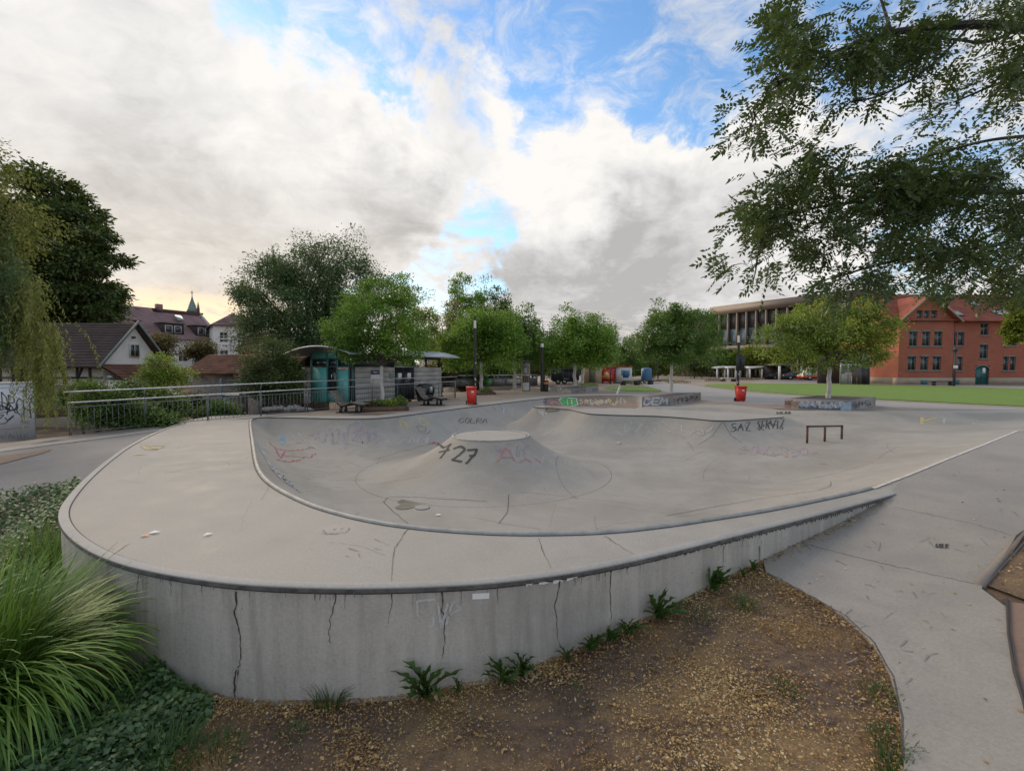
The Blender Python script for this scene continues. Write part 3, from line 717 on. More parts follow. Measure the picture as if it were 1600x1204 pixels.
cracks = [([(369, 924), (370, 945), (366, 955), (374, 985), (377, 1015), (373, 1045), (370, 1062)], .016), ([(219, 893), (214, 915), (212, 935)], .009),
          ([(525, 926), (524, 940), (517, 962), (514, 985), (516, 1005)], .010), ([(612, 924), (612, 940), (609, 958), (607, 974)], .008),
          ([(690, 923), (692, 940), (690, 952), (696, 968), (694, 990), (695, 1010), (691, 1028)], .012), ([(874, 905), (872, 925), (866, 945), (869, 965), (872, 990), (874, 1008)], .009),
          ([(955, 880), (954, 900), (953, 925), (955, 960), (953, 982)], .010), ([(777, 915), (778, 935)], .006), ([(1131, 852), (1129, 880), (1128, 900)], .006), ([(1190, 843), (1189, 858)], .006), ([(1186, 852), (1187, 875)], .012)]
for ln, wd in cracks: ribbons('crack', [ln], wd, MT['crack'], on_wall, wall_root, .004, 5, 1.1, True)
ribbons('spalled_hole', [[(371, 1045), (367, 1065), (368, 1088)]], .034, MT['crack'], on_wall, wall_root, .005, 5, .8, True)
ribbons('spalled_edge', [[(372, 1042), (370, 1062), (371, 1084)]], .012, PAINT['cream'], on_wall, wall_root, .008, 5, .6, True)
drips = []
rr = random.Random(3)
for _ in range(120):
    x = rr.uniform(215, 1380); h = rr.choice([4, 6, 8, 10, 14, 26]) * (1.0 if x < 950 else .5); drips.append([(x, wtop(x) + 6.5), (x + rr.uniform(-1, 1), wtop(x) + 7 + h)])
ribbons('grime_drip', drips, [rr.uniform(.004, .014) for _ in drips], PAINT['grey'], on_wall, wall_root, .003, 3, .5, True)
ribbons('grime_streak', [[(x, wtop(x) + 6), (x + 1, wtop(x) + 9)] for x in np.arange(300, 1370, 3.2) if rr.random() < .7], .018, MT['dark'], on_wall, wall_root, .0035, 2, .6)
tg = ribbons('chalk_tag', [[(680, 936), (652, 938), (653, 962), (676, 960), (678, 975), (662, 984)], [(684, 940), (690, 980), (700, 940)], [(697, 975), (708, 938), (720, 950), (698, 962)]], .022, PAINT['line'], on_wall, wall_root, .005, 3, .8)
tg['label'] = 'pale chalked characters on the wall'
ribbons('chalk_tag', text_lines('FYZI', 1142, 838, 40, 20, -.22, .1, .5), .010, PAINT['palegrey'], on_wall, wall_root, .005, 3, .5)
ribbons('sticker', [[(738, 931), (764, 930)]], .052, MT['paperw'], on_wall, wall_root, .004, 6, .2)
for a, b_, c_ in ((822, 914, .02), (842, 911, .03), (864, 908, .035), (886, 904, .03)):
    ribbons('torn_sticker', [[(a, b_), (a + 15, b_ - 3)]], c_ * 1.0, MT['paperw'], on_wall, wall_root, .004, 4, 1.2, True)
ribbons('lime_run', [[(545, 924), (580, 925), (606, 923)]], .018, PAINT['line'], on_wall, wall_root, .0045, 4, .8, True)

# lip coping of the bowl, island and volcano
iL = int(np.argmin(np.hypot(*(BOWL - P(1360, 764)[:2]).T))); iE = int(np.argmin(np.hypot(*(BOWL - P(1001, 618)[:2]).T)))
seg_near = BOWL[:iL + 1]; jc = int(np.argmin(np.hypot(*(BOWL - P(392, 655)[:2]).T))); lip = np.vstack([BOWL[jc:], seg_near])
def rail_tube(name, line, r, z, mat, parent, n=8):
    b = MB(); b.tube([(p[0], p[1], z) for p in line], r, n); return b.build(name, mat, parent, True, True)
rail_tube('lip_coping', lip, .030, .004, MT['coping'], bowl)
off_lip = lip.copy(); sweep('lip_joint', lip, [(.040, .0045), (.056, .0045)], MT['dark'], bowl)
rail_tube('lip_coping', BOWL[iE:jc + 1], .026, -.003, MT['darksteel'], bowl)
iI = [int(np.argmin(np.hypot(*(ISL - P(a, b_)[:2]).T))) for a, b_ in ((829, 636), (1230, 652))]
seg_i = ISL[iI[0]:iI[1] + 1] if iI[0] < iI[1] else np.vstack([ISL[iI[0]:], ISL[:iI[1] + 1]])
rail_tube('lip_coping', seg_i, .026, .0, MT['darksteel'], bowl)
ring = np.array([(math.cos(a), math.sin(a)) for a in np.linspace(0, 2 * math.pi, 72, endpoint=False)])
b = MB(); b.tube([(VC[0] + c[0] * VR, VC[1] + c[1] * VR, .0) for c in np.vstack([ring, ring[:1]])], .024, 6, False); b.build('pad_coping', MT['coping'], bowl, False, True)
sweep('pad_joint', VC + ring * (VR - .07), [(0, .004), (.015, .004)], MT['dark'], bowl, closed=True)
# draped joints, cracks, marks
def circ(cx, cy, r, a0, a1, z, n=60):
    out = []
    for a in np.linspace(R(a0), R(a1), n): out.append((cx + r * math.cos(a), cy + r * math.sin(a)))
    return out
def ribbon_xy(name, lines, wd, mat, off=.008, parent=bowl):
    V, F = [], []
    for ln in lines:
        p = resample(np.array(ln, float), .12, False); z = Hq(p[:, 0], p[:, 1]); n = Hn(p[:, 0], p[:, 1]); c = np.c_[p, z] + n * off
        t = np.gradient(c, axis=0); s = np.cross(n, t); s /= np.linalg.norm(s, axis=1)[:, None] + 1e-9; b0 = len(V); m = len(c)
        V += list(c - s * wd / 2) + list(c + s * wd / 2); F += [(b0 + i, b0 + i + 1, b0 + m + i + 1, b0 + m + i) for i in range(m - 1)]
    return link_mesh(name, fast_mesh(name, np.array(V), F), mat, parent)
ribbon_xy('slab_joint', [circ(VC[0] - .15, VC[1] - .05, 3.5, 0, 360, -1)], .010, MT['seam'])
J = [[(600, 784), (606, 776), (640, 776), (700, 780), (760, 783)], [(598, 783), (615, 800), (638, 818)], [(568, 749), (545, 751), (512, 751)], [(580, 720), (620, 707), (680, 692)],
     [(1040, 806), (1120, 791), (1200, 777), (1280, 766), (1300, 758), (1298, 752)], [(1128, 660), (1112, 682), (1090, 695)], [(1131, 660), (1142, 680), (1160, 692)], [(795, 772), (793, 800), (780, 818)], [(640, 823), (630, 836), (616, 858), (613, 885), (612, 909)],
     [(842, 841), (848, 862), (862, 888)], [(945, 838), (990, 866)], [(256, 740), (330, 727), (400, 722)], [(1000, 700), (1045, 712), (1100, 720)]]
ribbons('slab_joint', J[:8], .010, MT['dark'], on_bowl, bowl, .008, 4, .4)
ribbons('hairline_crack', J[8:], .007, MT['dark'], on_bowl, bowl, .006, 4, .9, True)
cover = P(892, 763.5, -1.0); cr = .31
b = MB(); b.tube([(cover[0] + math.cos(a) * cr, cover[1] + math.sin(a) * cr, -.992) for a in np.linspace(0, 2 * math.pi, 40)], .014, 5, False); b.build('cover_frame', MT['darksteel'], bowl)
b = MB(); b.lathe(cover[0], cover[1], [(.29, -1.0), (.29, -.989), (.27, -.987)], 32); b.build('manhole_cover', PAINT['palegrey'], bowl)
b = MB(); b.lathe(cover[0] - .02, cover[1] + .02, [(.04, -.987), (.035, -.983)], 10); b.build('cover_lug', MT['dark'], bowl)
# puddle and drain
pd = P(643, 786, -1.0); poly = [(pd[0] + .33 * math.cos(a) * (1 + .25 * math.sin(3 * a + 1) + .1 * math.sin(7 * a)), pd[1] + .42 * math.sin(a) * (1 + .2 * math.sin(2 * a))) for a in np.linspace(0, 2 * math.pi, 40, endpoint=False)]
b = MB(); b.add([(p[0], p[1], -.990) for p in poly], [tuple(range(40))]); pdm = pm('wet_concrete', (0.115, 0.108, 0.095), .3, .2, bump=0); pu = b.build('puddle', pdm); tag(pu, kind='structure'); pu.name = 'puddle'
dr = P(660, 793, -1.0); b = MB(); b.lathe(dr[0], dr[1], [(.155, -1.0), (.155, -.984), (.13, -.982)], 24); b.build('floor_drain', MT['pale'], bowl)
# stains and wheel marks (flat marks of the place)
def patchpoly(name, pts, mat, surf=on_bowl, parent=bowl, off=.006):
    ys = [p[1] for p in pts]; lines, wds = [], []
    return None
rk = random.Random(8); marks = []
for _ in range(46):
    x, y = rk.uniform(420, 560), rk.uniform(690, 790)
    if x < 430 + (y - 690) * .5: continue
    marks.append([(x, y), (x + rk.uniform(5, 20), y + rk.uniform(0, 5))])
for x0, y0, x1, y1 in ((585, 842, 610, 853), (545, 856, 560, 862), (560, 865, 563, 872), (515, 848, 524, 848), (583, 856, 596, 859), (540, 868, 548, 872), (520, 827, 526, 826), (532, 826, 537, 825)): marks.append([(x0, y0), (x1, y1)])
for _ in range(40):
    x, y = rk.uniform(650, 1300), rk.uniform(690, 800); marks.append([(x, y), (x + rk.uniform(-8, 8), y + rk.uniform(-1.5, 1.5))])
rk = random.Random(21)
for nm, mt_, n_ in (('wheel_scuff', 'scuff', 70), ('dust_scuff', 'dust', 70)):
    ln_, wd_ = [], []
    for _ in range(n_):
        a = rk.uniform(0, 6.28); x, y = rk.uniform(-7.5, 11), rk.uniform(7.2, 18); L_ = rk.uniform(.4, 3.2); k_ = rk.uniform(-.35, .35); p_ = [(x, y)]
        for i in range(10): a += k_ * L_ / 10; p_.append((p_[-1][0] + math.cos(a) * L_ / 10, p_[-1][1] + math.sin(a) * L_ / 10))
        if pip(np.array(p_), BOWL).all() and not pip(np.array(p_), ISL).any(): ln_.append(p_); wd_.append(rk.choice([.015, .02, .03, .05]))
    for w__ in sorted(set(wd_)): ribbon_xy(nm, [l for l, q in zip(ln_, wd_) if q == w__], w__, MT[mt_], .004 + (.0015 if mt_ == 'dust' else 0))
    ln_ = []
    for _ in range(n_ // 2):
        a = rk.uniform(0, 6.28); x, y = rk.uniform(-8.5, 4), rk.uniform(4.2, 13); L_ = rk.uniform(.2, 1.4); p_ = [(x, y), (x + math.cos(a) * L_ * .5, y + math.sin(a) * L_ * .5 + rk.uniform(-.1, .1)), (x + math.cos(a) * L_, y + math.sin(a) * L_)]
        pa = np.array(p_)
        if pip(pa, SK).all() and not pip(pa, BOWL).any() and segdist(pa, OUT, False)[0].min() > .2: ln_.append(p_)
    ribbon_xy(nm, ln_, .022, MT[mt_], .003 + (.001 if mt_ == 'dust' else 0))
ribbons('wheel_mark', marks, [rk.uniform(.008, .026) for _ in marks], PAINT['grey'], on_bowl, bowl, .007, 3, .5, True)

# ------------------------------------------------------------------ graffiti in the bowl
def paint(lines, col, w_, jit=.35, label=None, step=2.5, off=.009):
    o = ribbons('graffiti', lines, w_, PAINT[col], on_bowl, bowl, off, step, jit)
    if label: o['label'] = label
    return o
paint([[(684, 692), (694, 700), (705, 693), (688, 716)], [(686, 706), (702, 703)], [(708, 701), (720, 697), (727, 702), (716, 712), (706, 718), (722, 721)], [(730, 703), (746, 702), (740, 712), (728, 724)], [(733, 712), (744, 711)]], 'black', .07, .4, 'black painted number 727 on the volcano')
paint([[(670, 693), (681, 691)], [(676, 690), (684, 696)]], 'red', .07)
paint([[(776, 722), (792, 697), (804, 721)], [(781, 714), (801, 714)], [(782, 704), (790, 700)], [(812, 722), (822, 716), (830, 722)], [(836, 716), (848, 724)]], 'pink', .05)
paint([[(420, 690), (430, 700), (438, 716), (446, 705)], [(430, 700), (450, 704), (470, 703), (488, 699)], [(445, 712), (470, 714), (485, 716), (492, 705)], [(432, 718), (450, 722), (470, 718)]], 'red', .05, .9)
paint([[(436, 680), (444, 686), (441, 694)], [(438, 687), (446, 681)]], 'blue', .10, .6); paint([[(501, 690), (508, 689)]], 'sky', .10, .4)
paint([[(452, 676), (468, 690), (480, 700)], [(466, 676), (482, 696)], [(470, 684), (498, 702)]], 'palegrey', .035, .5)
paint(scribble(492, 664, 50, 34, 5, 5, 3), 'lilac', .06, .5); paint([[(545, 662), (540, 702)], [(547, 664), (560, 658), (566, 668), (550, 676)]], 'lilac', .08, .5); paint(scribble(550, 664, 42, 34, 4, 6, 9), 'lilac', .05, .5)
paint([[(624, 657), (632, 660), (640, 668), (634, 671), (627, 666), (624, 657)], [(630, 662), (636, 668)], [(655, 653), (664, 655), (671, 662), (662, 664), (656, 660), (655, 653)], [(660, 657), (667, 661)]], 'yellow', .055, .3, 'yellow painted leaf shapes')
paint([[(648, 668), (655, 665), (666, 668), (664, 674), (654, 673), (652, 668)], [(655, 675), (668, 678), (673, 673)]], 'brown', .035, .3)
paint(text_lines('GOLRA', 716, 653, 45, 8, 0, .2, .2), 'black', .035, .25)
for i, (c_, o_) in enumerate((('blue', 0), ('teal', 9), ('orange', 4), ('palegrey', 14), ('green', 19), ('purple', 24))):
    k = o_ * .55
    paint([[(402 + k, 690 + o_), (412 + k, 712 + o_ * .9), (432 + k, 735 + o_ * .8), (458 + k, 758 + o_ * .5)]], c_ if c_ != 'green' else 'teal', .05 + .02 * (i % 2), .9)
for i, (x, y, w_, h_, n_, col) in enumerate(((480, 668, 120, 30, 7, 'lilac'), (600, 676, 80, 20, 5, 'palegrey'), (770, 690, 60, 30, 4, 'lilac'), (840, 700, 50, 30, 3, 'palegrey'), (930, 655, 120, 26, 6, 'palegrey'), (1040, 660, 80, 26, 4, 'palegrey'), (1150, 694, 110, 24, 6, 'lilac'))): paint(scribble(x, y, w_, h_, n_, 5, 300 + i), col, .018 + .010 * (i % 3), .6)
# far quarter pipe
fill = []
ribbons('graffiti_ground', [[(852, 624.2 + k * 1.9), (900, 621 + k * 2.1), (950, 620 + k * 2.1), (996, 620 + k * 2.1)] for k in range(9)], .30, PAINT['brown'], on_bowl, bowl, .006, 4)
paint([[(876, 624), (884, 622), (898, 623), (900, 632), (888, 634), (880, 631), (876, 624)], [(880, 626), (897, 628)], [(882, 630), (898, 631)], [(884, 625), (890, 632)]], 'green', .28, .2, 'green bubble letters')
paint([[(875, 622.5), (884, 620.5), (892, 622), (900, 621.5), (903, 632), (890, 635.5), (879, 633), (874, 626), (875, 622.5)], [(886, 624), (887, 632)], [(893, 624), (894, 632)]], 'white', .06, .2)
paint(scribble(905, 622, 38, 13, 5, 7, 21), 'cream', .10, .2); paint(scribble(912, 623, 36, 11, 4, 6, 22), 'orange', .08, .2); paint(scribble(930, 621, 34, 14, 5, 7, 23), 'yellow', .08, .2)
paint(scribble(922, 622, 30, 13, 4, 7, 25), 'palegrey', .08, .2); paint(text_lines('ITS', 962, 622, 16, 9), 'cream', .07, .2); paint(scribble(854, 624, 22, 9, 3, 6, 27), 'pink', .14, .2); paint(scribble(848, 624, 12, 8, 3, 5, 28), 'navy', .10, .2)
# island, banks, floor
paint(text_lines('SAZ', 1142, 661, 30, 13, -.04, .1, .35, .8) + text_lines('SERVIZ', 1182, 657.5, 42, 14, -.05, .1, .05, 1.0), 'black', .032, .5, 'black tag on the bank'); paint(scribble(1184, 657, 40, 15, 7, 5, 71), 'black', .025, .4); paint(scribble(1142, 662, 28, 13, 3, 5, 72), 'black', .02, .4)
paint(text_lines('GOLRA', 1213, 643, 22, 4, -.02, .2), 'black', .05, .1)
paint([[(1441, 651.5), (1440, 663)], [(1462, 653), (1443, 657), (1464, 662)]], 'yellow', .11, .2, 'yellow letter K'); paint([[(1476, 653), (1474, 662)]], 'palegrey', .07); paint([[(1528, 656), (1505, 656), (1520, 659), (1524, 663), (1508, 662)]], 'palegrey', .07)
paint(scribble(1160, 692, 120, 24, 9, 5, 31), 'lilac', .05, .6); paint([[(1186, 706), (1194, 708)], [(1281, 724), (1292, 725)], [(1163, 702), (1170, 703)], [(1226, 712), (1230, 713)]], 'pink', .10, .5)
paint([[(800, 636.5), (802, 642)], [(842, 641), (846, 647), (851, 642), (855, 648)], [(847, 641), (849, 650)]], 'palegrey', .07, .2); paint([[(768, 634), (774, 640)], [(779, 636), (790, 643)]], 'orange', .12, .4); paint([[(784, 634), (788, 640), (786, 646)]], 'sky', .10, .3)
paint([[(1364, 763.4), (1420, 742), (1480, 717.5), (1540, 693.5), (1591, 672.8)]], 'line', .075, .15, 'white edge line')
paint([[(220, 697), (238, 696.5), (256, 697)], [(210, 711), (224, 710.5)], [(222, 697), (230, 702), (246, 702), (256, 697.5)], [(236, 696), (240, 703)]], 'yellow', .07, .3)
paint([[(505, 828), (510, 834), (540, 832), (546, 824)], [(500, 834), (530, 834)]], 'grey', .010, .6)

# ------------------------------------------------------------------ grind rail
rp, _ = on_bowl(np.array([(1261, 692.0), (1288.5, 689.5), (1315, 685.5)])); rt = [AT(a, b_, q[1])[2] for (a, b_), q in zip([(1261, 673), (1288.5, 670), (1315, 667)], rp)]
gr = thing('grind_rail', 'low rusty brown steel grind rail on three legs in the skate bowl', 'grind rail', rp[1])
zt = rp[1][2] + .50; d = unit(rp[2][:2] - rp[0][:2]); nn_ = np.array([-d[1], d[0]])
def bar(b_, p, q, w_, h_):
    p, q = np.array(p, float), np.array(q, float); t = unit(q - p); s = np.array([-t[1], t[0], 0]); s = s / (np.linalg.norm(s) + 1e-9) if np.linalg.norm(s) > .1 else np.array([1.0, 0, 0]); u = np.cross(t, s)
    V = [c + s * a * w_ / 2 + u * e * h_ / 2 for c in (p, q) for a, e in ((-1, -1), (1, -1), (1, 1), (-1, 1))]; b_.hexa(V)
b = MB(); bar(b, [*(rp[0][:2] - d * .03), zt], [*(rp[2][:2] + d * .03), zt], .055, .055); b.build('rail_bar', MT['rust'], gr, True)
for q in rp: b = MB(); bar(b, [q[0], q[1], q[2] - .05], [q[0], q[1], zt - .0285], .05, .05); b.build('leg', MT['rust'], gr, True)

# ------------------------------------------------------------------ litter on the deck
for px, py, s_, rz, mt, lb in ((241, 833, .065, .5, 'paperw', 'white paper scrap lying on the deck beside an orange leaf'), (325, 836, .055, .9, 'paperw', 'lone white paper scrap on the deck right of the orange leaf'), (685, 805, .07, .2, 'paperw', 'small white scrap on the bowl floor near the drain'), (968, 692, .13, .4, 'paperw', 'crumpled white scrap on the bowl floor right of the volcano')):
    q, _ = on_bowl(np.array([(px, py)], float)); q = q[0]; b = MB(); c, s = math.cos(rz) * s_, math.sin(rz) * s_
    b.add([(q[0] - c, q[1] - s, q[2] + .012), (q[0] + s * .5, q[1] - c * .5, q[2] + .020), (q[0] + c, q[1] + s, q[2] + .011), (q[0] - s * .5, q[1] + c * .5, q[2] + .026)], [(0, 1, 2, 3)])
    tag(b.build('paper_scrap', MT[mt]), lb, 'litter')
q, _ = on_bowl(np.array([(226, 838)], float)); q = q[0]; b = MB(); b.add([(q[0] - .05, q[1], q[2] + .01), (q[0], q[1] - .025, q[2] + .02), (q[0] + .05, q[1] + .01, q[2] + .012), (q[0], q[1] + .03, q[2] + .024)], [(0, 1, 2, 3)])
tag(b.build('fallen_leaf', MT['orange']), 'orange fallen leaf on the deck beside a white paper scrap', 'leaf')

# ------------------------------------------------------------------ marks on the right-hand path
rk = random.Random(5); mk = []
for _ in range(85):
    x, y = rk.uniform(1230, 1590), rk.uniform(790, 1190)
    if x < 1195 + max(0, (y - 880)) * .9 or (y > 900 and x > 1560) or x > 1600 - (y - 800) * .55: continue
    mk.append([(x, y), (x + rk.uniform(-16, 22), y + rk.uniform(-4, 12))])
path_o = bpy.data.objects['concrete_path']
ribbons('skid_mark', mk, [rk.uniform(.006, .02) for _ in mk], PAINT['grey'], on_ground(.016), path_o, 0.0, 4, .6, True)
ribbons('slab_joint', [[(1254, 850), (1330, 870), (1430, 893), (1523, 914)]], .011, MT['seam'], on_ground(.016), path_o, 0, 6, .6)
ribbons('slab_joint', [[(1396, 793), (1450, 804), (1530, 822), (1580, 838)]], .009, MT['seam'], on_ground(.016), path_o, 0, 6, .5)
ribbons('slab_joint', [[(1412, 1190), (1409, 1120), (1396, 1060), (1366, 1006), (1321, 963), (1256, 926), (1196, 894)]], .014, MT['seam'], on_ground(.015), path_o, 0, 6, .8)
ribbons('stamped_mark', text_lines('GOLR', 1462, 851, 20, 7), .012, MT['dark'], on_ground(.017), path_o, 0, 3, .2)

# ------------------------------------------------------------------ railing along the stream
def railing(a, b_, label, last=True, bal_to=1.0):
    a, b_ = np.array(a), np.array(b_); L = np.linalg.norm(b_ - a); za = float(G(*a)); zb = float(G(*b_))
    t = thing('steel_railing', label, 'railing', (a[0], a[1], za - .05), math.atan2(b_[1] - a[1], b_[0] - a[0])); sl = (zb - za) / L
    def z(x): return .05 + sl * x
    def rod(name, x0, x1, h, r, y=0):
        m = MB(); m.tube([(x0, y, z(x0) + h), (x1, y, z(x1) + h)], r, 8); return m.build(name, MT['steel'] if 'hand' in name else MT['railsteel'], t, False, True)
    rod('handrail', -.1, L, 1.33, .024, -.10); rod('handrail', 0, L, 1.0, .024); rod('top_bar', 0, L, .86, .012); rod('bottom_bar', 0, L, .10, .012)
    n = max(2, int(round(L / 1.9)))
    pmesh = bmesh_ = bmesh2 = None
    for i in range(n + 1 if last else n):
        x = min(max(L * i / n, .03), L - .03); m = MB(); m.box(-.03, -.012, -.05, -.008, .012, 1.0); m.box(.008, -.012, -.05, .03, .012, 1.0)
        if pmesh is None: o = m.build('post', MT['railsteel'], t); pmesh = o.data
        else: o = link_mesh('post', pmesh, None, t)
        o.location = (x, 0, z(x))
        m = MB(); m.tube([(0, 0, 1.0), (.0, -.02, 1.12), (0, -.10, 1.31)], .012, 6)
        if bmesh_ is None: o2 = m.build('bracket', MT['railsteel'], t); bmesh_ = o2.data
        else: o2 = link_mesh('bracket', bmesh_, None, t)
        o2.location = (x, 0, z(x))
    k = int(L * bal_to / .147)
    for i in range(1, k):
        x = i * .147
        if bmesh2 is None: m = MB(); m.cyl(0, 0, .10, .86, .0075, n=5); o = m.build('baluster', MT['railsteel'], t); bmesh2 = o.data
        else: o = link_mesh('baluster', bmesh2, None, t)
        o.location = (x, 0, z(x))
    return t
railing(RAIL0, RAIL1, 'grey steel railing with thin upright bars in front of the green shrubs on the left')
railing(RAIL1 + unit(RAIL2 - RAIL1) * .06, RAIL2, 'grey steel railing passing in front of the teal and grey kiosk', bal_to=.8)
gw = thing('stone_pillar', 'stained old concrete pillar at the railing end under the willow', 'pillar', (RAIL0[0], RAIL0[1], -.2))
px0, px1 = PG(58, 690), PG(110, 685); b = MB(); u = unit(px1[:2] - px0[:2]); v = np.array([-u[1], u[0]])
c0, c1 = px0[:2], px1[:2] - u * .06
def quadbox(m, a, b_, thick, z0, z1): 
    u_ = unit(b_ - a); v_ = np.array([-u_[1], u_[0]]) * thick; P4 = [a, b_, b_ + v_, a + v_]; m.hexa([(p[0], p[1], z0) for p in P4] + [(p[0], p[1], z1) for p in P4])
quadbox(b, c0, c1, .5, -.55, 1.0); b.build('pillar_body', MT['oldconc'], gw, True)
b = MB(); quadbox(b, c0 - u * .02 - v * .02, c1 + u * .02 - v * .02, .54, 1.0, 1.06); b.build('cap', MT['oldconc'], gw, True)

# utility cabinet
ca, cb_ = PG(-70, 703), PG(56, 693); cu = unit(cb_[:2] - ca[:2]); cv = np.array([-cu[1], cu[0]])
cab = thing('utility_cabinet', 'white utility cabinet covered with black graffiti beneath the willow', 'cabinet', (cb_[0], cb_[1], cb_[2]))
ztop = AT(50, 597, cb_[1])[2]; zb0 = cb_[2]
b = MB(); quadbox(b, ca[:2], cb_[:2], .55, zb0 - .1, ztop - .05); b.build('cabinet_body', pm('cabinet_white', (0.60, 0.61, 0.64), .5, .1), cab, True)
b = MB(); quadbox(b, ca[:2] - cu * .02 - cv * .02, cb_[:2] + cu * .015 - cv * .02, .59, ztop - .048, ztop + .02); b.build('cabinet_roof', MT['white'], cab, True)
b = MB(); quadbox(b, cb_[:2] + cu * .002 + cv * .03, cb_[:2] + cu * .012 + cv * .03, .49, zb0 + .03, ztop - .08); b.build('side_panel', MT['teal'], cab, True)
sf = on_plane([cb_[0] - cv[0] * .006, cb_[1] - cv[1] * .006, 0], [-cv[0], -cv[1], 0])
zs = [(0, 671), (46, 667)]
ribbons('door_seam', [zs], .012, MT['dark'], sf, cab, .001, 5); ribbons('door_seam', [[(0, 606), (50, 604)]], .012, MT['dark'], sf, cab, .001, 5)
ribbons('graffiti', text_lines('DRCH', 4, 612, 44, 26, .35, -.1, .25, 1.0), .04, PAINT['black'], sf, cab, .003, 2, .4)
ribbons('graffiti', [[(0, 632), (14, 640), (26, 638), (28, 632)], [(0, 645), (12, 643), (24, 640), (27, 630)], [(0, 628), (10, 630), (12, 640)], [(0, 662), (8, 661), (22, 648)], [(8, 652), (12, 657), (22, 650)], [(0, 654), (6, 648)], [(-6, 622), (2, 640)]] + text_lines('EY', -2, 634, 18, 14), .036, PAINT['black'], sf, cab, .003, 2, .5)
ribbons('graffiti', text_lines('SAGZA', 24, 607, 24, 7, .1, .2), .010, PAINT['navy'], sf, cab, .003, 2, .2)
ribbons('graffiti', text_lines('MRSU', 31, 655, 14, 5, .2, .3), .010, PAINT['navy'], sf, cab, .003, 2, .3)
ribbons('graffiti', scribble(0, 674, 46, 14, 9, 5, 40), .010, PAINT['grey'], sf, cab, .003, 2, .3)

# boulders below the railing
BL = (' at the left end of the row under the railing', ', second in the row under the railing', ', third in the row under the railing', ', smallish middle one of the row under the railing', ', biggest in the row under the railing', ', second last in the row before the kiosk pillar', ', last in the row at the kiosk pillar')
for i, (px, py, r_) in enumerate(((417, 643, .22), (428, 642.5, .26), (439, 642, .24), (450, 643, .2), (460, 642, .28), (470, 643, .24), (484, 643.5, .2))):
    p = P(px, py, -.05); r0 = random.Random(i); b = MB(); V = []; n = 9
    for a in range(5):
        th = math.pi * a / 4
        for k in range(n): q = 1 + r0.uniform(-.22, .22); V.append((p[0] + r_ * q * math.sin(th) * math.cos(2 * math.pi * k / n), p[1] + r_ * q * math.sin(th) * math.sin(2 * math.pi * k / n), -.06 + r_ * .8 * q * (1 - math.cos(th)) / 1.6))
    F = [(a * n + k, a * n + (k + 1) % n, a * n + n + (k + 1) % n, a * n + n + k) for a in range(4) for k in range(n)]; b.add(V, F)
    tag(b.build('boulder', MT['rock']), ('grey boulder', 'boulder')[0] + BL[i], 'boulder', 'boulders along the railing foot')

# ------------------------------------------------------------------ loungers
def lounger(px, py, rz, label):
    p = P(px, py); t = thing('lounger_bench', label, 'bench', (p[0], p[1], 0), rz, 'wooden loungers on the plaza')
    ctl = [(-.02, .90), (.12, .68), (.27, .46), (.42, .34), (.56, .335), (.72, .40), (.88, .45), (1.05, .43), (1.22, .385), (1.45, .36)]
    pts = resample(np.array(ctl), .045, False); W_ = .74; mesh = None
    for i in range(0, len(pts) - 1, 2):
        p0, p1 = pts[i], pts[min(i + 1, len(pts) - 1)]; d_ = unit(p1 - p0); a = math.atan2(d_[1], d_[0])
        if mesh is None: m = MB(); m.box(-.033, 0, -.012, .033, W_, .014, .004); o = m.build('slat', MT['wood'], t); mesh = o.data
        else: o = link_mesh('slat', mesh, None, t)
        o.location = (float(p0[0]), 0, float(p0[1])); o.rotation_euler = (0, -a, 0)
    for y in (.08, W_ - .14):
        m = MB(); n = len(pts); V = []
        for q in pts: V += [(q[0], y, q[1] - .015), (q[0], y + .06, q[1] - .015), (q[0], y + .06, q[1] - .085), (q[0], y, q[1] - .085)]
        F = [(i * 4 + k, i * 4 + (k + 1) % 4, i * 4 + 4 + (k + 1) % 4, i * 4 + 4 + k) for i in range(n - 1) for k in range(4)] + [(3, 2, 1, 0), tuple(range(4 * n - 4, 4 * n))]
        m.add(V, F); m.build('side_frame', MT['black'], t)
        for x, zt_ in ((.40, .26), (1.10, .35)):
            m = MB(); m.hexa([(x - .07, y, 0), (x + .07, y, 0), (x + .07, y + .06, 0), (x - .07, y + .06, 0), (x - .035, y, zt_), (x + .05, y, zt_), (x + .05, y + .06, zt_), (x - .035, y + .06, zt_)]); m.build('leg', MT['black'], t)
        m = MB(); m.box(.2, y, 0, 1.3, y + .06, .045); m.build('foot', MT['black'], t)
    return t
lounger(516, 645.5, R(-4), 'weathered wooden lounger bench left of the planter with the white tree trunk')
lounger(650, 633.5, R(-12), 'weathered wooden lounger bench right of the planter, in front of the black container')

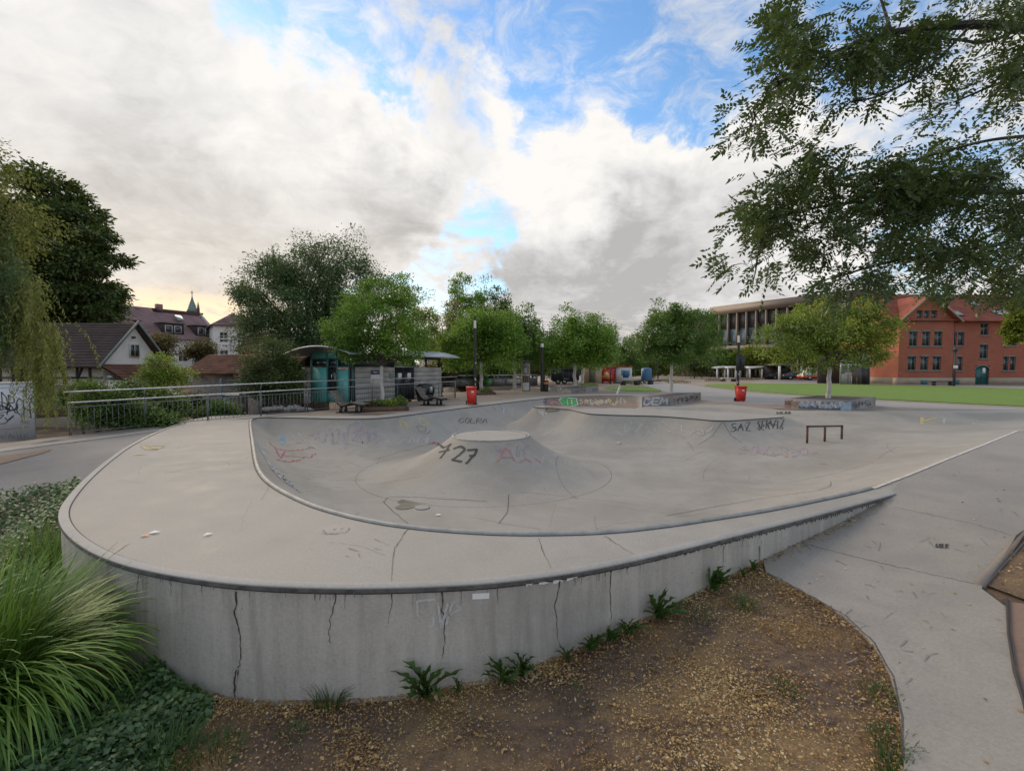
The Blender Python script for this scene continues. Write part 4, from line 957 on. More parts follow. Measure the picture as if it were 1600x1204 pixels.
# ------------------------------------------------------------------ wheelie bins and lamp posts
def wheelie(px, py, rz, h, label):
    p = P(px, py); t = thing('wheelie_bin', label, 'bin', (p[0], p[1], 0), rz, 'red wheelie bins'); w_ = .25 * h / .93
    m = MB(); a, c = w_ * .78, w_ * .8; m.hexa([(-a, -c, .05), (a, -c, .05), (a, c, .05), (-a, c, .05), (-w_, -w_ * 1.05, h * .90), (w_, -w_ * 1.05, h * .90), (w_, w_ * 1.1, h * .90), (-w_, w_ * 1.1, h * .90)]); m.build('body', MT['red'], t)
    m = MB(); m.box(-w_ - .02, -w_ * 1.05 - .025, h * .90, w_ + .02, w_ * 1.1 + .03, h * .935, .008); m.build('collar', MT['red'], t)
    m = MB(); m.prism([(-w_ * 1.12, h * .937), (w_ * 1.2, h * .937), (w_ * 1.15, h * 1.0), (-w_ * .9, h * .985)], 0, -w_ - .015, w_ + .015); m.build('lid', MT['red'], t)
    m = MB(); m.tube([(-w_ * .9, w_ * 1.35, h * .93), (w_ * .9, w_ * 1.35, h * .93)], .016, 8); m.build('handle', MT['red'], t)
    for s in (-1, 1): m = MB(); m.tube([(s * w_ * .85, w_ * .9, .1), (s * (w_ * .85 + .05), w_ * .9, .1)], .1, 14); m.build('wheel', MT['rubber'], t)
    m = MB(); m.box(-.02, -w_ * 1.05 - .001, h * .66, .11, -w_ * 1.0, h * .76); m.hexa; m.build('sticker', MT['paperw'], t)
    return t
wheelie(736.5, 632, R(8), .95, 'red wheelie bin with a white sticker by the lamp post behind the bowl')
wheelie(1157, 627, R(-6), .90, 'red wheelie bin at the lamp post in front of the big lawn')
def lamp_post(px, py, ytop, label, sign=None, r=.075, stick=True, dy=.25):
    p = P(px, py); p = p + np.array([p[0], p[1], 0]) / p[1] * dy; H_ = AT(px, ytop, p[1])[2]; t = thing('lamp_post', label, 'lamp post', (p[0], p[1], 0), 0, 'black lamp posts on the plaza')
    m = MB(); m.cyl(0, 0, 0, H_ - .62, r, r * .9, 14); m.cyl(0, 0, 0, .04, r * 1.8, n=14); m.build('pole', MT['black'], t, False, True)
    m = MB(); m.cyl(0, 0, H_ - .62, H_ - .22, r * .88, n=14); m.build('diffuser', MT['white'], t, False, True)
    m = MB(); m.cyl(0, 0, H_ - .22, H_, r * .9, r * .8, 14); m.build('lamp_cap', MT['black'], t, False, True)
    if stick:
        rs = random.Random(int(px))
        for k in range(8):
            z = rs.uniform(.9, 2.3); an = rs.uniform(-2.4, -.7); m = MB(); w_ = rs.uniform(.25, .6); hh = rs.uniform(.05, .09)
            V = [(math.cos(an + w_ * q) * (r + .002), math.sin(an + w_ * q) * (r + .002), z + e) for e in (0, hh) for q in (-.5, 0, .5)]; m.add(V, [(0, 1, 4, 3), (1, 2, 5, 4)]); m.build('sticker', MT['paperw'] if k % 3 else MT['blue'], t)
    if sign:
        z0, z1, x0, x1 = sign; m = MB(); m.box(x0, -r - .03, z0, x1, -r - .005, z1, .004); m.build('sign_board', MT['blackplastic'], t)
    return t
lamp_post(742.5, 632, 494, 'black lamp post with white lamp section behind the left red bin')
zl = P(1152.5, 627)[1] + .25
lamp_post(1152.5, 627, 518, 'black lamp post carrying a black sign board beside the red bin at the lawn', (AT(1, 579, zl)[2], AT(1, 556, zl)[2], -.17, .32))

# ------------------------------------------------------------------ planters with graffiti, leaning post, posters
def planter(A, B, C, h, label, pieces, seed):
    A, B, C = (np.array(q[:2]) for q in (A, B, C)); D_ = A + (C - B); t = thing('concrete_planter', label, 'planter', (B[0], B[1], -.3), 0, 'graffiti covered concrete planters'); q4 = [A, B, C, D_]; cen = sum(q4) / 4
    m = MB(); inn = [p + unit(cen - p) * .22 for p in q4]; n = 4
    V = [(p[0], p[1], -.9) for p in q4] + [(p[0], p[1], h) for p in q4] + [(p[0], p[1], h) for p in inn] + [(p[0], p[1], h - .08) for p in inn]
    F = [(k, (k + 1) % 4, 4 + (k + 1) % 4, 4 + k) for k in range(4)] + [(4 + k, 4 + (k + 1) % 4, 8 + (k + 1) % 4, 8 + k) for k in range(4)] + [(8 + k, 8 + (k + 1) % 4, 12 + (k + 1) % 4, 12 + k) for k in range(4)]
    m.add(V, F); m.build('planter_wall', MT['graffwall'], t, True)
    m = MB(); m.add([(p[0], p[1], h - .07) for p in inn], [(0, 1, 2, 3)]); m.build('planter_soil', MT['soilbed'], t, True)
    for (p, q, cols, sd) in ((A, B, pieces[0], 1), (B, C, pieces[1], 2)):
        e = unit(q - p); nrm = np.array([e[1], -e[0], 0]); L = np.linalg.norm(q - p); r0 = random.Random(seed + sd)
        for pi_, (col, (u0, u1), kind, wd) in enumerate(cols):
            V, Fq = [], []
            if kind == 'fill': lines = [[(u0 * L, h * .06 + k * wd * .8), (u1 * L, h * .06 + k * wd * .8)] for k in range(max(1, int((h * .86) / (wd * .8))))]
            elif kind.startswith('T:'): lines = [[(u0 * L + (x_ / 100) * (u1 - u0) * L, h * (.85 - .7 * y_ / 100)) for x_, y_ in ln] for ln in text_lines(kind[2:], 0, 0, 100, 100, 0, .05, .2)]
            else: lines = [[(x_ * L, y_ * h) for x_, y_ in ln] for ln in scribble(u0, .08, u1 - u0, .84, int(kind), 7, r0.randint(0, 999))]
            for ln in lines:
                pp = resample(np.array(ln), .05, False); m_ = len(pp)
                if m_ < 2: continue
                g2 = np.gradient(pp, axis=0); g2 /= np.linalg.norm(g2, axis=1)[:, None] + 1e-9; s2 = np.stack([-g2[:, 1], g2[:, 0]], 1) * wd / 2; b0 = len(V)
                off = .004 + .0025 * pi_ + .001 * r0.random()
                for sg in (-1, 1):
                    for k in range(m_): x_, z_ = pp[k] + sg * s2[k]; z_ = min(max(z_, .01), h - .01); x_ = min(max(x_, .01), L - .01); V.append((p[0] + e[0] * x_ + nrm[0] * off, p[1] + e[1] * x_ + nrm[1] * off, z_))
                Fq += [(b0 + k, b0 + k + 1, b0 + m_ + k + 1, b0 + m_ + k) for k in range(m_ - 1)]
            if V: link_mesh('graffiti', fast_mesh('graffiti', np.array(V) - np.array(t.location), Fq), PAINT[col], t)
    return t
planter(P(1225.5, 637.5), P(1331, 641.6), P(1368, 634), .46, 'large concrete planter with blue and white graffiti round the tree by the lawn', (
    [('pink', (.0, .13), 'fill', .12), ('brown', (.0, .12), '3', .05), ('cream', (.11, .22), 'fill', .10), ('navy', (.22, 1.), 'fill', .11), ('sky', (.22, .99), '9', .09), ('white', (.13, .6), '7', .05), ('palegrey', (.2, .98), '10', .045), ('orange', (.12, .22), '3', .05), ('white', (.62, .98), '6', .04), ('sky', (.84, .99), 'fill', .05)],
    [('navy', (.0, .15), '4', .06), ('black', (.1, .8), '6', .05)]), 5)
planter(P(1003, 634), P(1048, 633.6), P(1095, 625), .46, 'concrete planter with white block lettering on its sloping grey face', (
    [('grey', (.02, .98), 'fill', .11), ('white', (.06, .86), 'T:DEM', .09), ('palegrey', (.05, .95), '6', .03)], [('brown', (.05, .9), '8', .06), ('black', (.1, .9), '5', .05)]), 9)
planter(P(860, 612.4), P(893.5, 615), P(935, 612.3), .40, 'dark concrete planter with pale graffiti strip far behind the bowl', (
    [('cream', (.02, .98), 'fill', .11), ('teal', (.05, .5), '4', .05), ('white', (.3, .95), '5', .05)], [('brown', (.1, .5), '4', .06), ('teal', (.75, .95), '3', .06)]), 13)
p = P(964, 616); t = thing('leaning_post', 'white post leaning to the right on the far side of the bowl', 'post', (p[0], p[1], 0)); m = MB(); m.tube([(0, 0, 0), (.22, 0, .62)], .075, 12); m.build('shaft', MT['white'], t, False, True); m = MB(); m.tube([(.22, 0, .62), (.227, 0, .64)], .08, 12); m.build('cap', MT['palegrey'] if 'palegrey' in MT else MT['pale'], t)
p = P(821.5, 611); t = thing('poster_column', 'advertising column pasted with posters between the far trees', 'poster column', (p[0], p[1], 0))
m = MB(); m.cyl(0, 0, 0, 2.35, .36, n=20); m.build('column', MT['oldconc'], t, False, True); m = MB(); m.lathe(0, 0, [(.40, 2.35), (.42, 2.42), (.2, 2.52)], 20); m.build('cap', MT['darksteel'], t)
for z0, z1, a0, a1, c_ in ((1.35, 2.2, -2.6, -.9, 'grey'), (1.35, 2.2, -.85, -.3, 'orange'), (.75, 1.3, -2.6, -.4, 'black'), (.1, .7, -2.2, -.8, 'white'), (.1, .7, -.75, -.3, 'grey'), (1.3, 1.37, -2.5, -.5, 'white'), (1.5, 1.9, -1.9, -1.4, 'palegrey')):
    V = [(math.cos(a) * (.364 + .003 * (c_ in ('white', 'palegrey'))), math.sin(a) * (.364 + .003 * (c_ in ('white', 'palegrey'))), z) for z in (z0, z1) for a in np.linspace(a0, a1, 6)]; m = MB(); m.add(V, [(k, k + 1, k + 7, k + 6) for k in range(5)]); m.build('poster', PAINT[c_], t)
p = P(847, 611.5); t = thing('lamp_post', 'plain black post beside the small striped bin among the far trees', 'lamp post', (p[0], p[1], 0), 0, 'black lamp posts on the plaza'); m = MB(); m.cyl(0, 0, 0, 3.6, .15, .12, 12); m.build('pole', MT['black'], t, False, True); m = MB(); m.cyl(0, 0, 3.6, 3.9, .12, n=12); m.build('lamp_cap', MT['white'], t, False, True)
p = P(852, 611.5); t = thing('litter_bin', 'small dark bin with orange band beside the far black post', 'bin', (p[0] + .05, p[1], 0)); m = MB(); m.cyl(0, 0, 0, .62, .2, .22, 14); m.build('body', MT['black'], t, False, True); m = MB(); m.cyl(0, 0, .62, .78, .222, n=14); m.build('band', MT['orange'], t, False, True); m = MB(); m.cyl(0, 0, .78, .92, .23, .2, 14); m.build('lid', MT['black'], t, False, True)

# ------------------------------------------------------------------ kiosk by the railing
KB = P(690, 620)[:2]; KX = unit(np.array([.44, .9])); KY = np.array([-KX[1], KX[0]])
def hit2(o, d_, px):  # distance along the line o + s d where column px meets it
    k = (px - 800) / FPX; return float((k * o[1] - o[0]) / (d_[0] - k * d_[1]))
tk = hit2(KB, -KX, 552); KC = KB - KX * tk; KL = tk
kiosk = thing('kiosk', 'small kiosk of grey blocks and teal panels with a curved metal roof', 'kiosk', (KC[0], KC[1], 0), math.atan2(KX[1], KX[0]))
def kx(px): return hit2(KC, KX, px)
def ky(px): return hit2(KC, KY, px)
def kbox(name, x0, y0, z0, x1, y1, z1, mat, parent=kiosk, bev=0.0): m = MB(); m.box(min(x0, x1), min(y0, y1), z0, max(x0, x1), max(y0, y1), z1, bev); return m.build(name, mat, parent)
HW = 1.95; yE = ky(487); yP = ky(474)
def block_wall(x0, x1, y0, y1, n, split):
    hc = HW / n
    for i in range(n):
        cuts = [0, 1] if not split else ([0, .45, 1] if i % 2 else [0, .72, 1])
        for a, c in zip(cuts[:-1], cuts[1:]):
            g = .006
            kbox('block', x0 + (x1 - x0) * a + g, y0, i * hc + .008, x0 + (x1 - x0) * c - g, y1, (i + 1) * hc - .008, MT['block'], bev=.004)
    kbox('mortar_core', x0 + .02, y0 + .03, 0, x1 - .02, y1 - .03, HW - .02, MT['dark'])
xa, xb = kx(617), kx(648)
block_wall(.10, xa, 0, .24, 7, True); block_wall(xb, KL, 0, .24, 7, True)
block_wall(-.12, .12, yE + .04, yP, 7, False)
kbox('back_wall', .1, yE - .1, 0, KL, yE, HW, MT['block'])
kbox('end_wall', KL - .24, .26, 0, KL, yE - .12, HW, MT['block'])
# end face: teal panels and dark glazing
y1, y2 = ky(527), ky(512)
for a, c, lo, hi in ((.30, y1 - .03, .12, 1.80), (y2 + .03, yE - .03, .12, HW), (y1 + .02, y2 - .02, .12, .62)): kbox('teal_panel', -.02, a, lo, .03, c, hi, MT['teal'])
kbox('teal_panel', -.02, .05, 2.42, .03, yE - .03, 2.66, MT['teal'])
kbox('door_glass', -.005, y1 + .06, .68, .02, y2 - .06, HW - .05, MT['window'])
for y in (.02, .26, y1, y2, yE): kbox('mullion', -.045, y - .03, .02, .04, y + .03, 2.70, MT['tealdark'])
for z in (HW + .02, 2.38): kbox('transom', -.038, .05, z - .025, .035, yE - .03, z + .025, MT['tealdark'])
kbox('transom', -.03, y1 + .03, .62, .03, y2 - .03, .67, MT['tealdark'])
for a, c in ((.30, y1 - .04), (y1 + .04, y2 - .04), (y2 + .04, yE - .04)):
    kbox('clerestory_pane', -.004, a, HW + .055, .02, c, 2.345, MT['window']); kbox('pane_frame', -.024, a - .005, HW + .05, -.006, a + .03, 2.35, MT['teal']); kbox('pane_frame', -.024, c - .03, HW + .05, -.006, c + .005, 2.35, MT['teal'])
sg = kbox('sign_board', -.03, .29, 1.81, .0, y1 - .03, HW - .01, MT['white'])
lines = text_lines('B. GRUBERG', 0, 0, (y1 - .4), .085, 0, 0, .25); V, F = [], []
for ln in lines:
    pp = np.array(ln); 
    for a, c in zip(pp[:-1], pp[1:]):
        dd = c - a; L_ = np.linalg.norm(dd)
        if L_ < 1e-6: continue
        s_ = np.array([-dd[1], dd[0]]) / L_ * .008; b0 = len(V); V += [(-.033, (y1 - .07) - q[0], 1.91 - q[1]) for q in (a - s_, c - s_, c + s_, a + s_)]; F.append((b0, b0 + 1, b0 + 2, b0 + 3))
link_mesh('lettering', fast_mesh('lettering', np.array(V), F), MT['red'], sg)
# long face
kbox('steel_column', .0, -.02, 0, .1, .1, 2.6, MT['darksteel'])
for px in (617, 633, 648, 668, 689): x = kx(px); kbox('steel_column', x - .05, .06, HW if px not in (617, 648) else 0, x + .05, .16, 2.62, MT['darksteel'])
kbox('clerestory_pane', .15, .10, HW + .03, xa - .08, .12, 2.42, MT['window'])
kbox('eaves_beam', .0, .05, 2.43, KL, .17, 2.62, MT['darksteel'])
xm = (xa + xb) / 2
for a, c in ((xa + .06, xm - .01), (xm + .01, xb - .06)):
    d_ = kbox('door', a, .04, .05, c, .10, HW - .02, MT['blackplastic']); kbox('notice', a + .25, .030, 1.25, c - .25, .039, 1.62, MT['paperw'], d_)
kbox('door_head', xa, .02, HW - .01, xb, .2, HW + .06, MT['steel'])
xp0, xp1 = kx(579), kx(595)
po = kbox('poster', xp0, -.012, .85, xp1, -.002, 1.82, MT['paperw']); kbox('poster_header', xp0 + .01, -.016, 1.55, xp1 - .01, -.0125, 1.81, PAINT['navy'], po); kbox('poster_header', xp0 + .2, -.0185, 1.62, xp1 - .3, -.0165, 1.72, PAINT['palegrey'], po)
for k in range(9): kbox('print_line', xp0 + .06, -.0145, 1.46 - k * .06, xp1 - .08 - .1 * (k % 3), -.0125, 1.475 - k * .06, PAINT['palegrey'], po)
kbox('tag', xa - .5, -.006, 1.3, xa - .08, -.002, 1.6, PAINT['teal'])
# barrel roof
m = MB(); n = 16; V = []; x0, x1 = -1.0, KL + .9; ys = np.linspace(-.85, yE + .9, n)
def rz_(y): c_ = (ys[0] + ys[-1]) / 2; return 2.56 + .40 * (1 - ((y - c_) / (ys[-1] - c_)) ** 2)
for x in (x0, x1):
    for y in ys: V.append((x, y, rz_(y)))
    for y in ys: V.append((x, y, rz_(y) + .07))
F = []
for i in range(n - 1): F += [(n + i, n + i + 1, 3 * n + i + 1, 3 * n + i), (i + 1, i, 2 * n + i, 2 * n + i + 1), (i, i + 1, n + i + 1, n + i), (2 * n + i + 1, 2 * n + i, 3 * n + i, 3 * n + i + 1)]
F += [(0, n, 3 * n, 2 * n), (n - 1, 3 * n - 1, 4 * n - 1, 2 * n - 1)]
m.add(V, F); m.build('roof', MT['silver'], kiosk, False, True)
m = MB(); m.tube([(x0 - .01, y, rz_(y) + .035) for y in ys], .05, 6); m.build('roof_edge', MT['steel'], kiosk, False, True)
kbox('gable_infill', .0, .3, 2.70, .05, yE - .2, 2.80, MT['teal'])
# black container, gate cage, tree bed edging
p = P(664, 626); t = thing('waste_container', 'black rounded container standing against the grey block wall', 'container', (p[0], p[1], 0), math.atan2(KX[1], KX[0]) - .9)
m = MB(); prof_c2 = [(-.50, .42), (.50, .42), (.55, .62), (.50, .82), (.36, .96), (.0, 1.02), (-.36, .96), (-.50, .82), (-.55, .62)]; m.prism(prof_c2, 1, -.32, .32); m.build('drum', MT['blackplastic'], t)
m = MB(); m.prism([(-.40, .05), (.40, .05), (.50, .42), (-.50, .42)], 1, -.28, .28); m.build('base', MT['black'], t)
m = MB(); m.tube([(-.12, -.323, .58), (-.12, -.345, .58)], .2, 14); m.build('front_disc', MT['wood'], t); m = MB(); m.box(.25, -.335, .5, .42, -.322, .85); m.build('sticker', MT['silver'], t)
for x in (-.35, .35): m = MB(); m.tube([(x, -.3, .09), (x, -.24, .09)], .09, 12); m.build('wheel', MT['rubber'], t)
p0, p1 = P(690, 625.5)[:2], P(711, 622)[:2]; L_ = np.linalg.norm(p1 - p0)
t = thing('steel_gate', 'grey wire panel gate at the right end of the kiosk', 'gate', (p0[0], p0[1], 0), math.atan2(*(p1 - p0)[::-1]))
for x in (0, L_): m = MB(); m.cyl(x, 0, 0, 1.15, .035, n=8); m.build('post', MT['railsteel'], t)
for z in (.12, .75, 1.1): m = MB(); m.tube([(0, 0, z), (L_, 0, z)], .02, 6); m.build('rail', MT['railsteel'], t)
for k in range(1, int(L_ / .12)): m = MB(); m.cyl(k * .12, 0, .12, .75, .006, n=4); m.build('bar', MT['railsteel'], t)
def bed_edge(cs, h, label):
    cs = [np.array(c[:2]) for c in cs]; cen = sum(cs) / len(cs); t = thing('tree_bed', label, 'planting bed', (cen[0], cen[1], 0), 0, 'steel edged tree beds')
    n = len(cs)
    for k in range(n): m = MB(); quadbox(m, cs[k], cs[(k + 1) % n], .03, -.02, h); m.build('edging', MT['rust'], t, True)
    m = MB(); m.add([(*(c + unit(cen - c) * .04), h - .04) for c in cs], [tuple(range(n))]); m.build('bed_fill', MT['soilbed'], t, True); return t
BED1 = [P(566, 644.5), P(639, 641.5), P(628, 632.5), P(566, 634.5)]
bed_edge(BED1, .17, 'rusty steel edged bed round the white tree trunk beside the kiosk')
BED2 = [P(742, 617.5), P(775, 616.5), P(765, 611.5), P(738, 612)]
bed_edge(BED2, .15, 'rusty steel edged bed just behind the left red bin')
# ------------------------------------------------------------------ buildings
def face_wall(m, L, z0, z1, ops, y=0.0, dep=.18):
    """front face in the local xz plane with real openings and reveals; ops (x0,x1,z0,z1)"""
    xs = sorted({0, L} | {v for o in ops for v in o[:2] if 0 < v < L}); zs = sorted({z0, z1} | {v for o in ops for v in o[2:4]})
    for a, c in zip(xs[:-1], xs[1:]):
        for e, g in zip(zs[:-1], zs[1:]):
            mx, mz = (a + c) / 2, (e + g) / 2
            if any(o[0] < mx < o[1] and o[2] < mz < o[3] for o in ops): continue
            m.add([(a, y, e), (c, y, e), (c, y, g), (a, y, g)], [(0, 1, 2, 3)])
    for a, c, e, g in ops:
        m.add([(a, y, e), (c, y, e), (c, y, g), (a, y, g), (a, y + dep, e), (c, y + dep, e), (c, y + dep, g), (a, y + dep, g)], [(0, 4, 5, 1), (1, 5, 6, 2), (2, 6, 7, 3), (3, 7, 4, 0)])
def window(parent, x0, x1, z0, z1, y, frame=None, pane=None, bars=1, rail=.62, dep=.12, name='window'):
    frame = frame or MT['frame']; pane = pane or MT['window']; f = .06
    m = MB(); yy = y + dep
    m.box(x0, yy - .03, z0, x0 + f, yy + .03, z1); m.box(x1 - f, yy - .03, z0, x1, yy + .03, z1); m.box(x0 + f, yy - .03, z0, x1 - f, yy + .03, z0 + f); m.box(x0 + f, yy - .03, z1 - f, x1 - f, yy + .03, z1)
    for k in range(bars): xc = x0 + (x1 - x0) * (k + 1) / (bars + 1); m.box(xc - .03, yy - .026, z0 + f, xc + .03, yy + .026, z1 - f)
    if rail: zc = z0 + (z1 - z0) * rail; m.box(x0 + f, yy - .024, zc - .03, x1 - f, yy + .024, zc + .03)
    o = m.build(name, frame, parent); m = MB(); m.box(x0 + .01, yy + .0, z0 + .01, x1 - .01, yy + .012, z1 - .01); m.build('pane', pane, o); return o
def courses(m, a, b_, c, d_, n, lift=.05, thick=.04):
    """roof slope a,b (eaves) to d,c (ridge) in n overlapping courses"""
    a, b_, c, d_ = (np.array(q, float) for q in (a, b_, c, d_)); nr = np.cross(b_ - a, d_ - a); nr /= np.linalg.norm(nr)
    if nr[2] < 0: nr = -nr
    for k in range(n):
        t0, t1 = k / n, (k + 1) / n; p0, p1 = a + (d_ - a) * t0, b_ + (c - b_) * t0; p3, p2 = a + (d_ - a) * t1, b_ + (c - b_) * t1
        m.add([p0 + nr * lift, p1 + nr * lift, p2 + nr * .0, p3 + nr * .0, p0 - nr * thick, p1 - nr * thick], [(0, 1, 2, 3), (4, 5, 1, 0)])
    m.add([a - nr * thick * 2, b_ - nr * thick * 2, c - nr * thick * 2, d_ - nr * thick * 2], [(3, 2, 1, 0)])
def lbox(parent, name, mat, x0, y0, z0, x1, y1, z1, bev=0.0): m = MB(); m.box(x0, y0, z0, x1, y1, z1, bev); return m.build(name, mat, parent)

def brick_material():
    m, nt, b, o = new_mat('red_brick'); tc = nt.nodes.new('ShaderNodeTexCoord'); g = nt.nodes.new('ShaderNodeNewGeometry'); pos = g.outputs['Position']
    sp = nt.nodes.new('ShaderNodeSeparateXYZ'); nt.links.new(pos, sp.inputs[0]); ad = nt.nodes.new('ShaderNodeMath'); ad.operation = 'ADD'; nt.links.new(sp.outputs[0], ad.inputs[0]); nt.links.new(sp.outputs[1], ad.inputs[1])
    cb = nt.nodes.new('ShaderNodeCombineXYZ'); nt.links.new(ad.outputs[0], cb.inputs[0]); nt.links.new(sp.outputs[2], cb.inputs[1])
    br = nt.nodes.new('ShaderNodeTexBrick'); nt.links.new(cb.outputs[0], br.inputs['Vector']); br.inputs['Scale'].default_value = 1; br.inputs['Brick Width'].default_value = .25; br.inputs['Row Height'].default_value = .077; br.inputs['Mortar Size'].default_value = .008
    br.inputs['Color1'].default_value = (.43, .108, .055, 1); br.inputs['Color2'].default_value = (.335, .085, .046, 1); br.inputs['Mortar'].default_value = (.22, .14, .10, 1)
    a = n_noise(nt, .7, 6, .65, pos); c = n_mix(nt, n_ramp(nt, a, [(.4, (0, 0, 0)), (.7, (.55, .55, .55))]), br.outputs['Color'], (.22, .078, .05)); nt.links.new(c, b.inputs['Base Color']); b.inputs['Roughness'].default_value = .9; return m
MT['brick'] = brick_material()

# red brick building (parallel to the picture, 53 m away)
BY = 53.0
def bx(px): return (px - 800) / FPX * BY
def bz(py): return AT(1500, py, BY)[2]
X0 = bx(1403); bb = thing('brick_building', 'three storey red brick building with tiled roof, front gable and teal arched door', 'building', (X0, BY, 0))
ex = lambda px: bx(px) - X0
gw_ = ex(1488); ze = bz(499.5); zp = bz(590)
def wins(lst): return [(ex(1240 + a / 4.444), ex(1240 + c / 4.444), bz(420 + e / 4.444), bz(420 + g / 4.444)) for a, c, g, e in lst]
W1 = wins([(795, 850, 435, 535), (885, 938, 435, 535), (968, 1023, 435, 535), (790, 845, 608, 703), (877, 931, 608, 703), (963, 1019, 608, 703), (842, 880, 292, 362), (890, 928, 288, 362), (940, 982, 292, 362)])
W2 = wins([(1105, 1142, 437, 532), (1152, 1196, 437, 532), (1308, 1362, 376, 457), (1308, 1364, 525, 622), (1112, 1145, 608, 706), (1154, 1190, 608, 706), (1474, 1512, 435, 532), (1522, 1562, 435, 532), (1474, 1510, 608, 706), (1522, 1560, 608, 706)])
dr_ = wins([(1281, 1380, 672, 810)])[0]; dr_ = (dr_[0], dr_[1], 0.02, dr_[3])
XR = ex(1605) + 2.5; dy_ = .35
m = MB(); face_wall(m, gw_, zp, ze, [o for o in W1 if o[3] < ze], 0.0)
apex = bz(461); xc = gw_ / 2
tri = [o for o in W1 if o[3] >= ze - .0]
# gable triangle with its three lights
gops = W1[6:]; gz0, gz1 = min(o[2] for o in gops), max(o[3] for o in gops)
def gx(z): return (apex - z) / (apex - ze) * gw_ / 2
for z0, z1 in ((ze, gz0), (gz1, apex)): m.add([(xc - gx(z0), 0, z0), (xc + gx(z0), 0, z0), (xc + gx(z1), 0, z1), (xc - gx(z1), 0, z1)], [(0, 1, 2, 3)])
if gz0 < ze: pass
lo = max(gz0, ze); xs = [xc - gx(lo)] + [v for o in gops for v in o[:2]] + [xc + gx(lo)]
for k in range(0, len(xs), 2): 
    xl, xr = xs[k], xs[k + 1]; xl1 = max(xl, xc - gx(gz1)) if k == 0 else xl; xr1 = min(xr, xc + gx(gz1)) if k == len(xs) - 2 else xr
    m.add([(xl, 0, lo), (xr, 0, lo), (xr1, 0, gz1), (xl1, 0, gz1)], [(0, 1, 2, 3)])
for a, c, e, g in gops: m.add([(a, 0, e), (c, 0, e), (c, 0, g), (a, 0, g), (a, .18, e), (c, .18, e), (c, .18, g), (a, .18, g)], [(0, 4, 5, 1), (1, 5, 6, 2), (2, 6, 7, 3), (3, 7, 4, 0)])
m.add([(gw_, 0, zp), (gw_, dy_, zp), (gw_, dy_, ze), (gw_, 0, ze)], [(0, 1, 2, 3)])
m.build('gable_wall', MT['brick'], bb)
m = MB(); mm = MB(); 
s2 = [(a - gw_, c - gw_, e, g) for a, c, e, g in W2 + [dr_]]
face_wall(mm, XR - gw_, zp, ze + .05, [o for o in s2 if o[2] > zp] + [(s2[-1][0], s2[-1][1], zp, s2[-1][3])], dy_)
mm.v = [(x + gw_, y, z) for x, y, z in mm.v]; mm.build('front_wall', MT['brick'], bb)
m = MB(); m.add([(0, 0, zp), (0, 10.6, zp), (0, 10.6, ze), (0, 5.4, bz(463) + .6), (0, 0, ze)], [(4, 3, 2, 1, 0)]); m.add([(0, 10.6, zp), (XR, 10.6, zp), (XR, 10.6, ze), (0, 10.6, ze), (XR, dy_, zp), (XR, dy_, ze)], [(0, 1, 2, 3), (1, 4, 5, 2)]); m.build('side_wall', MT['brick'], bb)
bsm = wins([(880, 928, 772, 806)])[0], wins([(1120, 1172, 772, 806)])[0]
lbox(bb, 'plinth', MT['sandstone'], -.06, -.06, 0, gw_ + .05, dy_ + .3, zp); lbox(bb, 'plinth', MT['sandstone'], -.062, dy_ + .3, 0, .3, 10.6, zp + .001)
lbox(bb, 'plinth', MT['sandstone'], gw_ + .05, dy_ - .05, 0, dr_[0] - .001, dy_ + .3, zp - .002); lbox(bb, 'plinth', MT['sandstone'], dr_[1] + .001, dy_ - .05, 0, XR, dy_ + .3, zp - .002)
for a, c, e, g in W1[:6]: window(bb, a, c, e, g, 0)
for a, c, e, g in W1[6:]: window(bb, a, c, e, g, 0, bars=0)
for a, c, e, g in W2: window(bb, a, c, e, g, dy_, bars=1 if c - a > .75 else 0)
for i, (a, c, e, g) in enumerate(W1[:6]): lbox(bb, 'lintel', MT['frame'], a - .08, -.03, g + .002, c + .08, .02, g + .16); 
for r in ((0, 3), (3, 6)): lbox(bb, 'sill', MT['frame'], W1[r[0]][0] - .15, -.08, W1[r[0]][2] - .13, W1[r[1] - 1][1] + .15, .02, W1[r[0]][2] - .005)
lbox(bb, 'sill', MT['frame'], gops[0][0] - .12, -.08, gz0 - .12, gops[2][1] + .12, .02, gz0 - .005)
for a, c in ((0, 1), (4, 5), (6, 7), (8, 9), (2, 2), (3, 3)): lbox(bb, 'sill', MT['frame'], W2[a][0] - .1, dy_ - .07, W2[a][2] - .12, W2[c][1] + .1, dy_ + .02, W2[a][2] - .005); lbox(bb, 'lintel', MT['frame'], W2[a][0] - .06, dy_ - .03, W2[a][3] + .002, W2[c][1] + .06, dy_ + .02, W2[a][3] + .13)
for (a, c, e, g), yy in ((bsm[0], -.06), (bsm[1], dy_ - .05)): lbox(bb, 'cellar_window', MT['tealdoor'], a, yy - .02, e, c, yy + .03, g)
d0, d1, _, dz = dr_; dm = (d0 + d1) / 2; n = 10
m = MB(); poly = [(d0 + .02, .02), (d1 - .02, .02), (d1 - .02, dz - .45)] + [(dm + (d1 - d0 - .04) / 2 * math.cos(a), dz - .45 + .42 * math.sin(a)) for a in np.linspace(0, math.pi, n)[1:-1]] + [(d0 + .02, dz - .45)]; m.prism(poly, 1, dy_ + .14, dy_ + .2); door = m.build('door', MT['tealdoor'], bb)
lbox(door, 'leaf_joint', MT['dark'], dm - .02, dy_ + .125, .05, dm + .02, dy_ + .139, dz - .1); lbox(door, 'notice', MT['paperw'], dm + .15, dy_ + .12, 1.3, dm + .5, dy_ + .138, 1.95)
